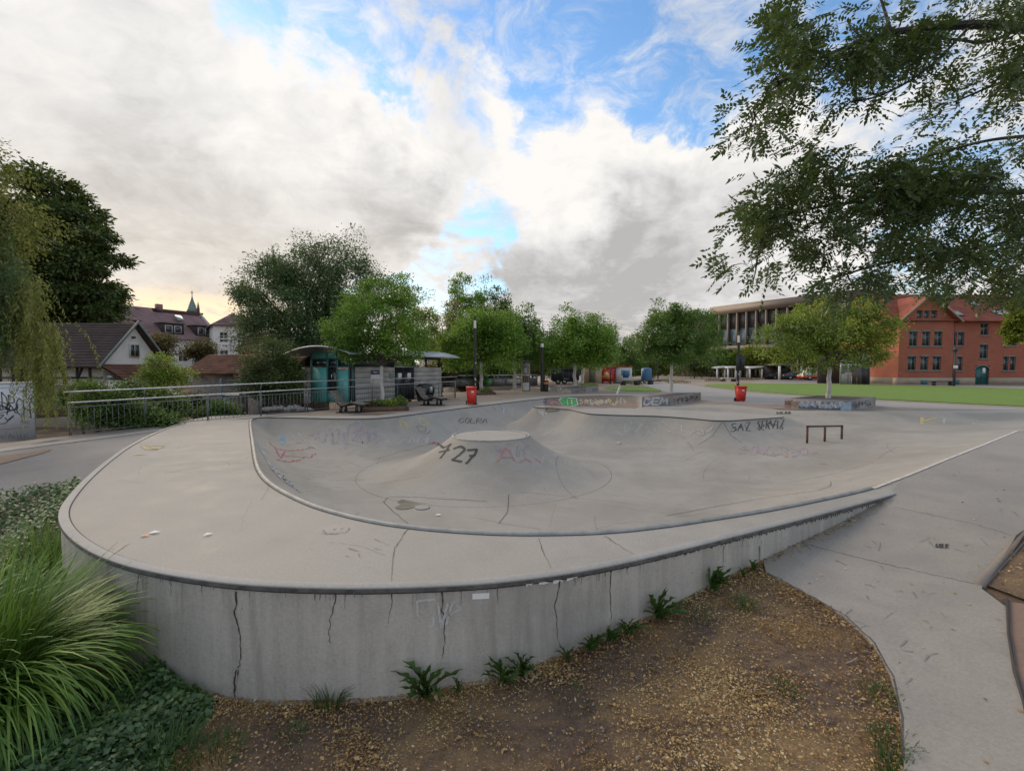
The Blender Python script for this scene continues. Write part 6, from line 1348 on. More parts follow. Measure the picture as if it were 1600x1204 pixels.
for px, py, lb in ((1139, 596, 'pair of low black and white seat blocks left of the signed lamp post'), (1007, 600.5, 'dark seat block before the blue tank'), (985, 601.5, 'dark low seat block beside the far planting bed')):
    p = P(px, py); t = thing('seat_block', lb, 'bench', (p[0], p[1], 0), 0, 'seat blocks on the far plaza'); lbox(t, 'leg', MT['black'], -1.0, 0, 0, -.5, .6, .42); lbox(t, 'leg', MT['black'], .5, 0, 0, 1.0, .6, .42); lbox(t, 'seat', MT['white'] if 'white' in lb else MT['darksteel'], -.9, -.04, .42, .9, .6, .5)
for px, yb, yt, lb in ((1028, 593, 566, 'thin black lamp post left of the far red mural'), (954, 600, 566, 'thin black post in front of the red mural'), (1191, 592, 562, 'thin black lamp post with white globe behind the lawn')):
    p = P(px, yb); zt_ = AT(px, yt, p[1])[2]; t = thing('lamp_post', lb, 'lamp post', (p[0], p[1], 0), 0, 'black lamp posts on the plaza'); m = MB(); m.cyl(0, 0, 0, zt_, .08, .06, 8); m.build('pole', MT['black'], t); m = MB(); m.lathe(0, 0, [(.08, zt_), (.2, zt_ + .12), (.2, zt_ + .35), (.08, zt_ + .45)], 10); m.build('lamp_head', MT['white'] if 'globe' in lb else MT['black'], t)
# ------------------------------------------------------------------ vegetation
def LS(*c): return list(c)
LM = {
 'bright': leaf_mat('leaf_bright_green', [(0, (0.067, 0.136, 0.025)), (.45, (0.153, 0.314, 0.039)), (.8, (0.290, 0.475, 0.054)), (1, (0.456, 0.571, 0.073))], .35),
 'mid': leaf_mat('leaf_mid_green', [(0, (0.050, 0.103, 0.027)), (.45, (0.111, 0.217, 0.043)), (.8, (0.209, 0.348, 0.060)), (1, (0.348, 0.454, 0.096))], .3),
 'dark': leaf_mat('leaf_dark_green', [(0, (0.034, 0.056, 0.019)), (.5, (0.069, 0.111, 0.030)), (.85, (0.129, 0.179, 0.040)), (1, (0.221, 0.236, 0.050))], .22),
 'willow': leaf_mat('leaf_willow', [(0, (0.040, 0.074, 0.030)), (.5, (0.088, 0.154, 0.058)), (.85, (0.155, 0.241, 0.085)), (1, (0.238, 0.327, 0.103))], .3),
 'wyellow': leaf_mat('leaf_willow_yellow', [(0, (0.092, 0.112, 0.027)), (.5, (0.193, 0.211, 0.050)), (.85, (0.336, 0.334, 0.067)), (1, (0.517, 0.421, 0.089))], .35),
 'lime': leaf_mat('leaf_yellow_green', [(0, (0.073, 0.102, 0.016)), (.5, (0.175, 0.226, 0.026)), (.85, (0.292, 0.320, 0.039)), (1, (0.392, 0.363, 0.052))], .4),
 'limegreen': leaf_mat('leaf_turning', [(0, (0.086, 0.147, 0.030)), (.45, (0.198, 0.298, 0.045)), (.75, (0.364, 0.440, 0.064)), (1, (0.729, 0.624, 0.077))], .35, patch=.45),
 'autumn': leaf_mat('leaf_autumn', [(0, (0.051, 0.060, 0.021)), (.5, (0.127, 0.101, 0.034)), (1, (0.304, 0.152, 0.051))], .3),
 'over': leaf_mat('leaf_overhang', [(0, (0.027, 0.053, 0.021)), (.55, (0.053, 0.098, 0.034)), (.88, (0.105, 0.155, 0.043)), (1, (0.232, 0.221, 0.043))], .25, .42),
 'shrub': leaf_mat('leaf_shrub', [(0, (0.038, 0.079, 0.021)), (.5, (0.097, 0.186, 0.037)), (.85, (0.194, 0.291, 0.062)), (1, (0.341, 0.374, 0.084))], .3),
 'ivy': leaf_mat('leaf_ground_cover', [(0, (0.027, 0.066, 0.029)), (.5, (0.069, 0.145, 0.051)), (.85, (0.131, 0.236, 0.074)), (1, (0.235, 0.318, 0.085))], .22, .42, 2.0),
 'weed': leaf_mat('leaf_weed', [(0, (0.023, 0.058, 0.014)), (.5, (0.047, 0.110, 0.020)), (1, (0.091, 0.168, 0.035))], .25, .45, 3),
 'grass': leaf_mat('leaf_grass', [(0, (0.044, 0.105, 0.017)), (.45, (0.100, 0.214, 0.030)), (.75, (0.210, 0.341, 0.058)), (.95, (0.359, 0.446, 0.099)), (1, (0.560, 0.470, 0.165))], .3, .45, 1.5),
 'litter': leaf_mat('leaf_litter', [(0, (0.071, 0.036, 0.018)), (.28, (0.206, 0.109, 0.036)), (.55, (0.386, 0.245, 0.090)), (.82, (0.540, 0.412, 0.206)), (1, (0.644, 0.567, 0.412))], .1, .8, .9),
}
def norm(a): return a / (np.linalg.norm(a, axis=-1, keepdims=True) + 1e-9)
def leaves(name, C, A, Nn, ln, wd, mat, parent=None, fold=.12):
    """one quad per leaf, slightly folded: base, left, tip, right"""
    C, A, Nn = np.asarray(C), norm(np.asarray(A)), np.asarray(Nn); S = norm(np.cross(A, Nn)); U = norm(np.cross(S, A)); ln = np.broadcast_to(np.asarray(ln, float).reshape(-1, 1), (len(C), 1)); wd = np.broadcast_to(np.asarray(wd, float).reshape(-1, 1), (len(C), 1))
    mid = C + A * ln * .45 + U * ln * fold
    V = np.stack([C, mid - S * wd * .5, C + A * ln, mid + S * wd * .5], 1).reshape(-1, 3); F = np.arange(len(V)).reshape(-1, 4)
    if parent is not None: V = V - np.array(root_of(parent).location)
    return link_mesh(name, fast_mesh(name, V, F), mat, parent)
def blob_points(blobs, n, rng, shell=.45):
    b = np.array(blobs, float); vol = (b[:, 3] * b[:, 4] * b[:, 5]) ** .8; k = rng.choice(len(b), n, p=vol / vol.sum()); d = norm(rng.normal(size=(n, 3))); r = rng.uniform(shell ** 3, 1, n) ** (1 / 3)
    return b[k, :3] + d * r[:, None] * b[k, 3:6], d
def limb(b_, p0, p1, r0, r1, rng, n=5, wob=.12, sag=0):
    p0, p1 = np.array(p0, float), np.array(p1, float); L = np.linalg.norm(p1 - p0); ts = np.linspace(0, 1, n + 1)
    off = rng.normal(0, wob * L * .3, (n + 1, 3)); off[0] = 0; off[-1] = 0
    pts = [p0 + (p1 - p0) * t + off[i] * math.sin(math.pi * t) + np.array([0, 0, sag * L * math.sin(math.pi * t)]) for i, t in enumerate(ts)]
    b_.tube(pts, list(np.linspace(r0, r1, n + 1)), 6); return pts
def tree(name, label, base, h_trunk, r_trunk, blobs, n_clump, per, rc, leaf, lm, cat='tree', bark='bark', seed=0, group=None, flat_=.75, shell=.45, droop=-.15, white_h=None, jit=.5):
    rng = np.random.default_rng(seed + 100); base = np.array(base, float); t = thing(name, label, cat, base, 0, group)
    cen, cd_ = blob_points(blobs, n_clump, rng, shell); ex_ = rng.random(n_clump) < .10; cen = cen + cd_ * (ex_ * rc * rng.uniform(.4, 1.1, n_clump))[:, None] * [1, 1, .9]
    top = base + np.array([0, 0, h_trunk]); cc = np.array(blobs)[:, :3].mean(0)
    m = MB(); pts = limb(m, base - [0, 0, .15], top, r_trunk, r_trunk * .78, rng, 6, .05)
    if white_h: m.build('trunk', MT['whitewash'], t, True, True); m = MB()
    per = int(per * 1.8); leaf = leaf * .82; zmax = max(b[2] + b[5] for b in blobs); lead = np.array([cc[0], cc[1], top[2] + (zmax - top[2]) * .7]); lp_ = limb(m, top, lead, r_trunk * .8, r_trunk * .15, rng, 6, .12)
    idx = rng.choice(len(cen), min(len(cen), 26), replace=False)
    for i in idx:
        k = rng.integers(0, 4); s = lp_[k]; rr_ = r_trunk * (.42 - .07 * k); q = limb(m, s, cen[i], rr_, .012, rng, 5, .16, .05)
        for j in rng.choice(len(cen), 2): 
            if np.linalg.norm(cen[j] - q[3]) < 2.2: limb(m, q[3], cen[j], rr_ * .4, .008, rng, 3, .15)
    m.build('limb' if white_h else 'trunk', MT[bark], t, True, True)
    N_ = n_clump * per; ci = np.repeat(np.arange(n_clump), per); rcs = rc * rng.uniform(.6, 1.35, n_clump)[ci]
    g = np.clip(rng.normal(size=(N_, 3)), -1.7, 1.7) * .5; g[:, 2] *= flat_; C = cen[ci] + g * rcs[:, None]
    ax = norm(g * .8 + cd_[ci] * .5 + rng.normal(size=(N_, 3)) * jit + np.array([0, 0, droop])); nn = norm(np.array([0, 0, 1.0]) + rng.normal(size=(N_, 3)) * .55 + cd_[ci] * .35)
    sz = leaf * rng.uniform(.65, 1.3, N_); leaves('crown', C, ax, nn, sz, sz * .52, LM[lm], t); return t
def blobs_px(lst, D):
    """crown lobes: px, py, rx, ry (pixels), depth offset -> world ellipsoids"""
    out = []
    for px, py, rx, ry, dy in lst:
        p = AT(px, py, D + dy); s = (D + dy) / FPX; out.append((p[0], p[1], p[2], rx * s, (rx + ry) * .5 * s * .9, ry * s))
    return out
def hanging(name, tops, length, step, leaf, mat, parent, rng, sway=.12, wd=.2):
    """weeping strands: narrow leaves along drooping twigs"""
    Cs, As = [], []
    for tp, L in zip(tops, length):
        n = max(3, int(L / step)); d = rng.normal(size=2) * sway; s = np.linspace(0, 1, n); x = tp[0] + d[0] * (s ** .6) * min(L, 1.5); y = tp[1] + d[1] * (s ** .6) * min(L, 1.5); z = tp[2] - L * s + .10 * np.sin(s * 3)
        for rep in range(2): Cs.append(np.c_[x, y, z] + rng.normal(0, .02, (n, 3))); As.append(np.c_[rng.normal(0, .5, n), rng.normal(0, .5, n), np.full(n, -.9)])
    C, A = np.vstack(Cs), np.vstack(As); ln = leaf * rng.uniform(.7, 1.3, len(C)); return leaves(name, C, A, rng.normal(size=(len(C), 3)) + [0, 0, .3], ln, ln * wd, mat, parent, .06)

# --- overhanging tree at the upper right, seen from below
def overhang():
    rng = np.random.default_rng(5); bx_, by_ = 10.7, 8.2; t = thing('overhanging_tree', 'dark leafy tree with feathered leaves overhanging from the upper right', 'tree', (bx_, by_, 0)); m = MB()
    limb(m, (bx_, by_, -.2), (bx_ + .1, by_, 4.2), .26, .2, rng, 6, .05); limb(m, (bx_ + .1, by_, 4.2), (bx_ + .6, by_ + .3, 9.5), .2, .08, rng, 6, .08)
    limbs = [[(1770, 70, 8.0), (1680, 52, 7.3), (1600, 42, 6.8), (1520, 37, 6.4), (1440, 46, 6.2), (1392, 50, 6.1), (1330, 72, 6.0), (1270, 95, 5.9), (1205, 140, 5.8)], [(1392, 50, 6.1), (1384, 22, 6.2), (1370, -20, 6.3)],
             [(1600, 42, 6.8), (1540, 70, 6.6), (1490, 60, 6.3), (1440, 62, 6.1)], [(1770, 330, 8.0), (1690, 300, 7.4), (1600, 300, 7.0), (1490, 300, 6.6), (1390, 312, 6.3), (1290, 320, 6.0), (1190, 345, 5.8)],
             [(1690, 300, 7.4), (1590, 380, 7.0), (1470, 395, 6.6), (1380, 410, 6.3), (1310, 432, 6.1)], [(1770, 330, 8.0), (1660, 210, 7.4), (1560, 215, 7.0), (1480, 235, 6.7), (1400, 260, 6.4)], [(1520, 37, 6.4), (1450, 110, 6.3), (1380, 150, 6.1), (1330, 160, 6.0)], [(1680, 52, 7.3), (1620, 110, 7), (1560, 130, 6.8), (1490, 160, 6.6)]]
    R0 = [.085, .025, .03, .05, .035, .035, .02, .03]; tw = []
    for l_, r0 in zip(limbs, R0):
        pts = np.array([AT(a, b_, d_) for a, b_, d_ in l_]); pts = chaikin(pts, 2, False); m.tube(list(pts), list(np.linspace(r0, .010, len(pts))), 7); tw.append(pts)
    trunkp = np.array([bx_ + .15, by_, 6.2])
    for l_ in (limbs[0], limbs[3]): m.tube([trunkp - [0, 0, 1.6 if l_ is limbs[3] else 0], AT(*l_[0])], [.14, .1], 8)
    m2 = m
    CL = [(1255, 55, 85, 50, 6.0, 1), (1215, 120, 55, 55, 5.8, 1), (1178, 195, 30, 32, 5.7, 1.1), (1330, 45, 80, 50, 6.1, .9), (1300, 112, 90, 55, 6.0, 1.1), (1340, 150, 36, 18, 5.9, 1.1), (1420, 55, 95, 60, 6.2, .9), (1510, 20, 100, 40, 6.5, .9), (1570, 70, 70, 60, 6.8, .9), (1430, 108, 60, 28, 6.2, .6), (1500, 160, 60, 30, 6.6, .5), (1565, 135, 50, 45, 6.8, .7), (1605, 90, 40, 60, 6.9, 1.2),
          (1285, 240, 60, 28, 6.0, .9), (1205, 285, 50, 35, 5.8, 1.), (1172, 325, 42, 42, 5.7, .9), (1180, 385, 45, 42, 5.8, 1.), (1245, 300, 70, 55, 5.9, 1.4), (1262, 362, 62, 46, 6.0, 1.3), (1335, 275, 62, 45, 6.1, 1.2), (1355, 335, 80, 55, 6.2, 1.5), (1405, 285, 80, 55, 6.3, 1.3), (1455, 345, 100, 70, 6.5, 1.6), (1480, 258, 80, 40, 6.6, 1.0), (1555, 265, 75, 75, 6.9, 1.4), (1580, 365, 65, 75, 7.0, 1.6), (1505, 405, 90, 45, 6.7, 1.5), (1310, 425, 55, 38, 6.1, 1.2), (1332, 452, 50, 18, 6.1, 1.1), (1405, 420, 55, 34, 6.3, 1.2), (1510, 442, 60, 16, 6.6, 1.2), (1610, 440, 30, 20, 7.0, 1.1), (1180, 436, 25, 8, 5.8, .35), (1155, 220, 14, 20, 5.7, .6), (1650, 220, 60, 150, 7.4, .6), (1660, 380, 80, 70, 7.5, .8)]
    Cs, As, Ns = [], [], []
    allp = np.vstack([p for p in tw])
    for px, py, rx, ry, D, dens in CL:
        n = int(dens * math.pi * rx * ry / 70); a = rng.uniform(0, 2 * math.pi, n); r = np.sqrt(rng.uniform(0, 1, n)) * (1 + .12 * np.sin(5 * a + px)); dd_ = D + rng.normal(0, .38, n)
        # leaves gather in sprays
        k = max(3, n // 46); sx, sy = np.clip(rng.normal(0, .52, k), -1, 1), np.clip(rng.normal(0, .52, k), -1, 1); g = rng.integers(0, k, n); u = np.where(rng.random(n) < .86, np.clip(sx[g] + rng.normal(0, 13, n) / rx, -1.15, 1.15), r * np.cos(a)); v = np.where(rng.random(n) < .86, np.clip(sy[g] + rng.normal(0, 9, n) / ry, -1.15, 1.15), r * np.sin(a))
        base = AT(px + u * rx, py + v * ry, dd_)
        out = norm(np.c_[u * 1.0 - .35, rng.normal(0, .6, n), -v * .6 - .35] + rng.normal(0, .55, (n, 3))); nr = norm(np.array([0, 0, 1.0]) + rng.normal(0, .5, (n, 3))); sd = norm(np.cross(out, nr)); Lf = rng.uniform(.17, .30, n)
        cpt = np.array(AT(px, py, D)); j = np.argmin(((allp - cpt) ** 2).sum(1)); tgt = cpt + rng.normal(0, .06, 3); q = limb(m2, allp[j], tgt, .012, .005, rng, 4, .2)
        for i in rng.choice(n, min(n, max(5, n // 16)), replace=False): limb(m2, q[rng.integers(1, 5)], base[i], .005, .0022, rng, 3, .18)
        for s_, w_ in [(0.97, 0)] + [(f, sg) for f in (.22, .40, .58, .76, .9) for sg in (-1, 1)]:
            keep = rng.random(n) < .94
            b0 = base + out * (Lf * s_)[:, None] - np.array([0, 0, .25]) * (Lf * s_ ** 2)[:, None]; ax = out if w_ == 0 else norm(out * .55 + sd * w_ + np.array([0, 0, -.15]))
            Cs.append(b0[keep]); As.append(ax[keep]); Ns.append(nr[keep] + rng.normal(0, .2, (keep.sum(), 3)))
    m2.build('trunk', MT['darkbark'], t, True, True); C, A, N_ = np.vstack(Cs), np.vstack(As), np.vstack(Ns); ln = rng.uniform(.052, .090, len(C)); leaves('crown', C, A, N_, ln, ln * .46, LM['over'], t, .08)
overhang()

# --- left side
p = AT(80, 575, 39); tree('chestnut_tree', 'huge dark green chestnut tree with dense layered crown at the left', (p[0], p[1], -1.9), 4.4, .5, blobs_px([(81, 354, 62, 80, 0), (116, 406, 56, 92, -.4), (56, 442, 90, 110, 0), (86, 503, 80, 65, -.8), (36, 371, 70, 90, .5), (131, 442, 40, 60, 0), (26, 540, 60, 40, 0)], 39), 420, 110, 1.0, .46, 'dark', bark='darkbark', seed=1, shell=.72, flat_=.5, droop=-.45)
def weeping(name, label, base, blobs, hang, n_clump, per, lm, seed, hl, leaf=.12):
    t = tree(name, label, base, 3.2, .3, blobs, n_clump, per, .55, leaf, lm, bark='darkbark', seed=seed, shell=.5, droop=-.5)
    rng = np.random.default_rng(seed); tops, L = [], []
    for x, y, z, rx, ry, rz, n in hang:
        for _ in range(n): a, r = rng.uniform(0, 6.28), math.sqrt(rng.random()); tops.append((x + rx * r * math.cos(a), y + ry * r * math.sin(a), z + rng.uniform(-rz, rz))); L.append(rng.uniform(*hl))
    hanging('hanging_foliage', tops, L, .05, .10, LM['willow' if seed % 2 else 'wyellow'], t, rng); return t
D = 13.2
def hb(lst, D): return [(*AT(px, py, D + dy), rx * D / FPX, .7, ry * D / FPX, n) for px, py, rx, ry, dy, n in lst]
weeping('willow_tree', 'weeping willow with long trailing fronds at the far left edge', (AT(-130, 575, D)[0], D + .9, -.6), blobs_px([(-52, 320, 70, 75, .4), (3, 340, 40, 60, .6), (-72, 430, 80, 90, .4), (-2, 430, 40, 55, .3), (-32, 250, 30, 45, .3)], D), hb([(-22, 380, 42, 50, 0, 150), (-4, 450, 38, 50, -.2, 200), (-24, 478, 45, 36, -.3, 170), (-72, 430, 40, 80, -.2, 120)], D), 190, 70, 'wyellow', 21, (.7, 1.9))
rng = np.random.default_rng(77)
wt = bpy.data.objects['willow_tree']
tops = [(*AT(x, y, D - .25 + rng.normal(0, .25)),) for x, y in zip(np.r_[rng.normal(72, 11, 110), rng.normal(46, 14, 110)], np.r_[rng.uniform(500, 590, 110), rng.uniform(430, 530, 110)])]; hanging('hanging_foliage', tops, np.r_[rng.uniform(.7, 1.7, 110), rng.uniform(.5, 1.3, 110)], .05, .11, LM['wyellow'], wt, rng, .2, .24)
p = AT(482, 575, 34); t = tree('willow_tree', 'big round dark willow tree rising behind the kiosk', (p[0], p[1], -1.9), 3.2, .45, blobs_px([(470, 420, 62, 44, 0), (520, 440, 66, 60, 0), (430, 465, 56, 55, -.5), (480, 490, 95, 75, 0), (440, 540, 60, 65, -.8), (520, 540, 70, 60, 0), (560, 470, 40, 60, 0), (400, 480, 28, 34, 0)], 34), 380, 120, .95, .20, 'willow', bark='darkbark', seed=2, shell=.62, droop=-.6)
rng = np.random.default_rng(9); bl = blobs_px([(470, 418, 66, 42, 0), (415, 470, 46, 45, -.6), (545, 450, 50, 55, 0), (440, 530, 66, 50, -1.2)], 34); pts, _ = blob_points(bl, 420, rng, .85); hanging('hanging_foliage', pts, rng.uniform(.6, 1.5, 420), .09, .22, LM['willow'], t, rng, .25, .2)
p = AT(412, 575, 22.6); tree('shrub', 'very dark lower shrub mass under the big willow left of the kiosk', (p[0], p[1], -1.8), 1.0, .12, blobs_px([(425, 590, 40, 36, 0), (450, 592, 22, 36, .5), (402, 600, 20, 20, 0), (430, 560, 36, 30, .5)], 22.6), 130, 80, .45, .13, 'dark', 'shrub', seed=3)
# kiosk tree with white trunk and its neighbours
tb = P(597, 634); tree('plaza_tree', 'bright green young tree with white trunk in the bed before the kiosk', tb, 2.0, .105, blobs_px([(585, 500, 62, 42, 0), (545, 525, 40, 30, -.2), (625, 515, 45, 42, 0), (590, 460, 36, 28, 0), (560, 545, 32, 20, 0), (640, 545, 26, 20, 0), (610, 545, 40, 16, .2), (625, 460, 22, 26, .2)], tb[1]), 170, 80, .42, .15, 'bright', seed=4, white_h=1, shell=.35, group='white trunked plaza trees')
p = AT(640, 575, 33); tree('feathery_tree', 'loose feathery light green tree right of the kiosk tree', (p[0], p[1], -.8), 3.2, .14, blobs_px([(622, 460, 16, 38, 0), (645, 490, 34, 42, 0), (668, 520, 26, 40, 0), (655, 550, 30, 24, 0), (640, 450, 16, 20, 0)], 33), 95, 60, .5, .18, 'limegreen', seed=5, shell=.2)
# poplars behind
for i, (px, yt, rx, lb) in enumerate(((715, 424, 17, 'tallest columnar poplar, left in the poplar group'), (736, 428, 17, 'columnar poplar, second in the poplar group'), (757, 432, 15, 'columnar poplar behind the left lamp post'), (774, 446, 11, 'slim darker poplar right in the group'), (787, 452, 9, 'slimmest poplar at the right end of the group'))):
    p = AT(px, 575, 58); h0 = (575 - yt); tree('poplar_tree', lb, (p[0], p[1] + i * .6, -1), 3, .2, blobs_px([(px, yt + h0 * .22, rx * .55, h0 * .22, 0), (px, yt + h0 * .48, rx, h0 * .3, 0), (px, yt + h0 * .75, rx * .95, h0 * .25, 0)], 58), 70, 55, .75, .28, 'bright' if i < 3 else 'dark', seed=30 + i, group='poplars behind the kiosk', shell=.4, droop=.5)
p = AT(700, 575, 50); tree('rust_tree', 'reddish brown tree peeping between poplars and feathery tree', (p[0], p[1], -1), 3, .15, blobs_px([(704, 490, 12, 22, 0), (690, 545, 16, 24, 0), (672, 560, 14, 14, 0)], 50), 50, 45, .6, .25, 'autumn', seed=36)
# plaza trees with white trunks
def plaza_tree(px, yb, lobes, lb, lm, seed, n=150, r=.13, leaf=.17, per=75, rc=.6):
    tb = P(px, yb); lobes = [(q[0], q[1] - (9 if tb[1] > 30 else 3), q[2], q[3] - (4 if tb[1] > 30 else 0), q[4]) for q in lobes]; ty = min(q[1] + q[3] for q in lobes) ; zt_ = AT(px, max(q[1] + q[3] for q in lobes) - 8, tb[1])[2]
    return tree('plaza_tree', lb, tb, max(1.4, zt_), r, blobs_px(lobes, tb[1]), n, per, rc, leaf, lm, seed=seed, white_h=1, group='white trunked plaza trees', shell=.4)
plaza_tree(752, 612, [(735, 545, 48, 40, 0), (775, 530, 42, 36, 0), (750, 515, 40, 24, 0), (795, 555, 30, 30, 0), (705, 560, 24, 26, 0)], 'broad bright green tree with white trunk behind the left red bin', 'bright', 6, 170, .17, .24, 75, .8)
plaza_tree(804, 608.5, [(805, 540, 36, 40, 1), (815, 510, 24, 26, 1), (828, 555, 26, 30, 1)], 'darker tree with white trunk left of the poster column', 'mid', 7, 110, .2, .26, 70, .9)
plaza_tree(898, 609, [(890, 545, 45, 36, 0), (920, 540, 38, 38, 0), (900, 515, 36, 20, 0), (868, 560, 24, 24, 0), (940, 555, 22, 26, 0), (885, 506, 14, 10, 0)], 'round green tree with white trunk in the middle behind the dark planter', 'bright', 8, 190, .17, .24, 75, .8)
plaza_tree(909.5, 601, [(905, 545, 36, 36, 0), (940, 545, 24, 30, 0)], 'rear white trunked tree just right of the middle tree', 'mid', 9, 80, .2, .3, 60, 1.1)
plaza_tree(1049, 618, [(1045, 530, 48, 42, 0), (1085, 525, 42, 38, 0), (1040, 495, 20, 20, 0), (1110, 545, 28, 28, 0), (1015, 545, 26, 28, 0), (1070, 500, 24, 14, 0), (1060, 560, 40, 22, 0)], 'dense dark green tree with grey white trunk in the lettered planter', 'mid', 10, 230, .12, .17, 80, .5)
tb = P(1294, 634); tb[2] = .38
tree('plaza_tree', 'spreading yellow green tree with white trunk in the big blue graffiti planter', tb, AT(1294, 575, tb[1])[2] - .3, .115, blobs_px([(1290, 510, 70, 36, 0), (1340, 500, 46, 34, 0), (1240, 530, 46, 34, 0), (1210, 530, 24, 20, -.3), (1375, 520, 34, 26, 0), (1335, 545, 50, 24, 0), (1260, 558, 40, 20, 0), (1355, 478, 24, 14, 0), (1290, 485, 40, 14, 0), (1400, 510, 12, 14, 0), (1225, 560, 22, 10, 0)], tb[1]), 210, 75, .46, .15, 'limegreen', seed=11, white_h=1, group='white trunked plaza trees', shell=.3)
# far trees closing the square
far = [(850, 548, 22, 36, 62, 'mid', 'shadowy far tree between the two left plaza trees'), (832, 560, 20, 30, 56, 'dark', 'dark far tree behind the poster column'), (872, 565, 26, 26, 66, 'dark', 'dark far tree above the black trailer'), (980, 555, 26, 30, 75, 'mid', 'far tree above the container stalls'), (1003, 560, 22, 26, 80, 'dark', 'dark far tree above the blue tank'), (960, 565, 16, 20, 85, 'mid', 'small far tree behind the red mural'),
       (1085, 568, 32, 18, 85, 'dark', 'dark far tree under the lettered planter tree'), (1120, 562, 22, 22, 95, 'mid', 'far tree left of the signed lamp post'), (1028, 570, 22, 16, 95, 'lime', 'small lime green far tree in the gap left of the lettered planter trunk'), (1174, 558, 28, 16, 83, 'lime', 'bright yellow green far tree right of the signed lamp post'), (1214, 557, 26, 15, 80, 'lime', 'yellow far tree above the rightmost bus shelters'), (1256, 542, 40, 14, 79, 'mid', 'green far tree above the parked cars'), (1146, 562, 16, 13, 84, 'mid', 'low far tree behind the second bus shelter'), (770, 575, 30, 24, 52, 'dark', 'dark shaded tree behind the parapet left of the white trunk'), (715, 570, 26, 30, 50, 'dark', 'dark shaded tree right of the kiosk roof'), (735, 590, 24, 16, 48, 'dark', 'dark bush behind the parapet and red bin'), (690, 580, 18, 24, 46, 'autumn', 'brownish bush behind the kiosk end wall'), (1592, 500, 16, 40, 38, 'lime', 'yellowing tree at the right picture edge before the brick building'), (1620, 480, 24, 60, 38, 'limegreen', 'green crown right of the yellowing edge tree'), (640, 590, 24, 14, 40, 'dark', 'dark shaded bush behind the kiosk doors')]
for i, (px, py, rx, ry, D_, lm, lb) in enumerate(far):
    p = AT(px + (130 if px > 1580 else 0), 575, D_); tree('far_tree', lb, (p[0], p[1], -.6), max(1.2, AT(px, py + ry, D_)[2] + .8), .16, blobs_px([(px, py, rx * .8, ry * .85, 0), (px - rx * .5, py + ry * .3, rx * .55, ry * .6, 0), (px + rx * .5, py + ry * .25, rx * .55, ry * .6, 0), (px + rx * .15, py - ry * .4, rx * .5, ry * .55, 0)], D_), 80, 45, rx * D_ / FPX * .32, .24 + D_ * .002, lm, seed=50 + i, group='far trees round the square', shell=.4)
# far hedge line: a wood that reads as one dark band
rng = np.random.default_rng(3); n = 26000; x = rng.uniform(-75, 95, n); y = 118 + rng.uniform(0, 8, n) - np.abs(x - 10) * .12; z = rng.uniform(0, 1, n) ** .8 * (4.6 + 1.8 * np.sin(x * .35) + 1.1 * np.sin(x * .9 + 1)); tag(leaves('far_wood', np.c_[x, y, z], rng.normal(size=(n, 3)), rng.normal(size=(n, 3)) + [0, 0, .6], .9, .55, LM['dark']), kind='stuff')
rng = np.random.default_rng(4); n = 16000; x = rng.uniform(-75, -8, n); y = 74 + rng.uniform(0, 6, n); z = -1.7 + rng.uniform(0, 1, n) ** .8 * (4.2 + 1.2 * np.sin(x * .5)); tag(leaves('far_wood', np.c_[x, y, z], rng.normal(size=(n, 3)), rng.normal(size=(n, 3)) + [0, 0, .6], .7, .42, LM['dark']), kind='stuff')
# --- shrubs behind the left railing
sh = [(150, 625, 40, 34, 15.2, 'shrub', 'leafy green shrub pressing against the left railing next to the pillar'), (205, 620, 28, 26, 18, 'willow', 'grey green shrub below the half timbered front'), (185, 640, 40, 24, 15.6, 'shrub', 'low leafy shrub behind the middle of the left railing'), (255, 585, 34, 32, 20, 'limegreen', 'yellow green bush in front of the white lean-to'), (250, 630, 36, 26, 18, 'shrub', 'dark leafy bush low behind the railing'), (125, 617, 24, 14, 17, 'willow', 'grey green bush just right of the trailing fronds'), (340, 642, 26, 9, 19, 'shrub', 'low bright weeds at the railing foot above the deck edge'), (300, 632, 24, 16, 21, 'dark', 'dark low bush under the shed'), (225, 655, 40, 12, 15.6, 'shrub', 'low green growth at the foot of the left railing')]
for i, (px, py, rx, ry, D_, lm, lb) in enumerate(sh):
    p = AT(px, 575, D_); zb_ = float(G(p[0], p[1])); tree('shrub', lb, (p[0], p[1], zb_), max(.3, AT(px, py + ry * .3, D_)[2] - zb_), .05, blobs_px([(px, py, rx * .8, ry * .8, 0), (px - rx * .5, py + ry * .3, rx * .5, ry * .6, 0), (px + rx * .5, py + ry * .2, rx * .5, ry * .6, 0)], D_), 55, 55, .34, .13, lm, 'shrub', seed=90 + i, group='shrubs behind the left railing', shell=.3)
p = AT(252, 575, 44); tree('maple_tree', 'small bronze tinted tree before the long white building, left one', (p[0], p[1], -1.7), 2.6, .1, blobs_px([(248, 534, 18, 10, 0), (262, 543, 13, 10, 0), (240, 547, 12, 10, 0)], 44), 60, 40, .7, .26, 'autumn', seed=110)
p = AT(312, 575, 46); tree('maple_tree', 'small bronze tinted tree before the long white building, right one', (p[0], p[1], -1.7), 2.4, .1, blobs_px([(312, 543, 15, 8, 0), (298, 549, 10, 7, 0), (325, 548, 9, 7, 0)], 46), 55, 40, .7, .26, 'autumn', seed=111)

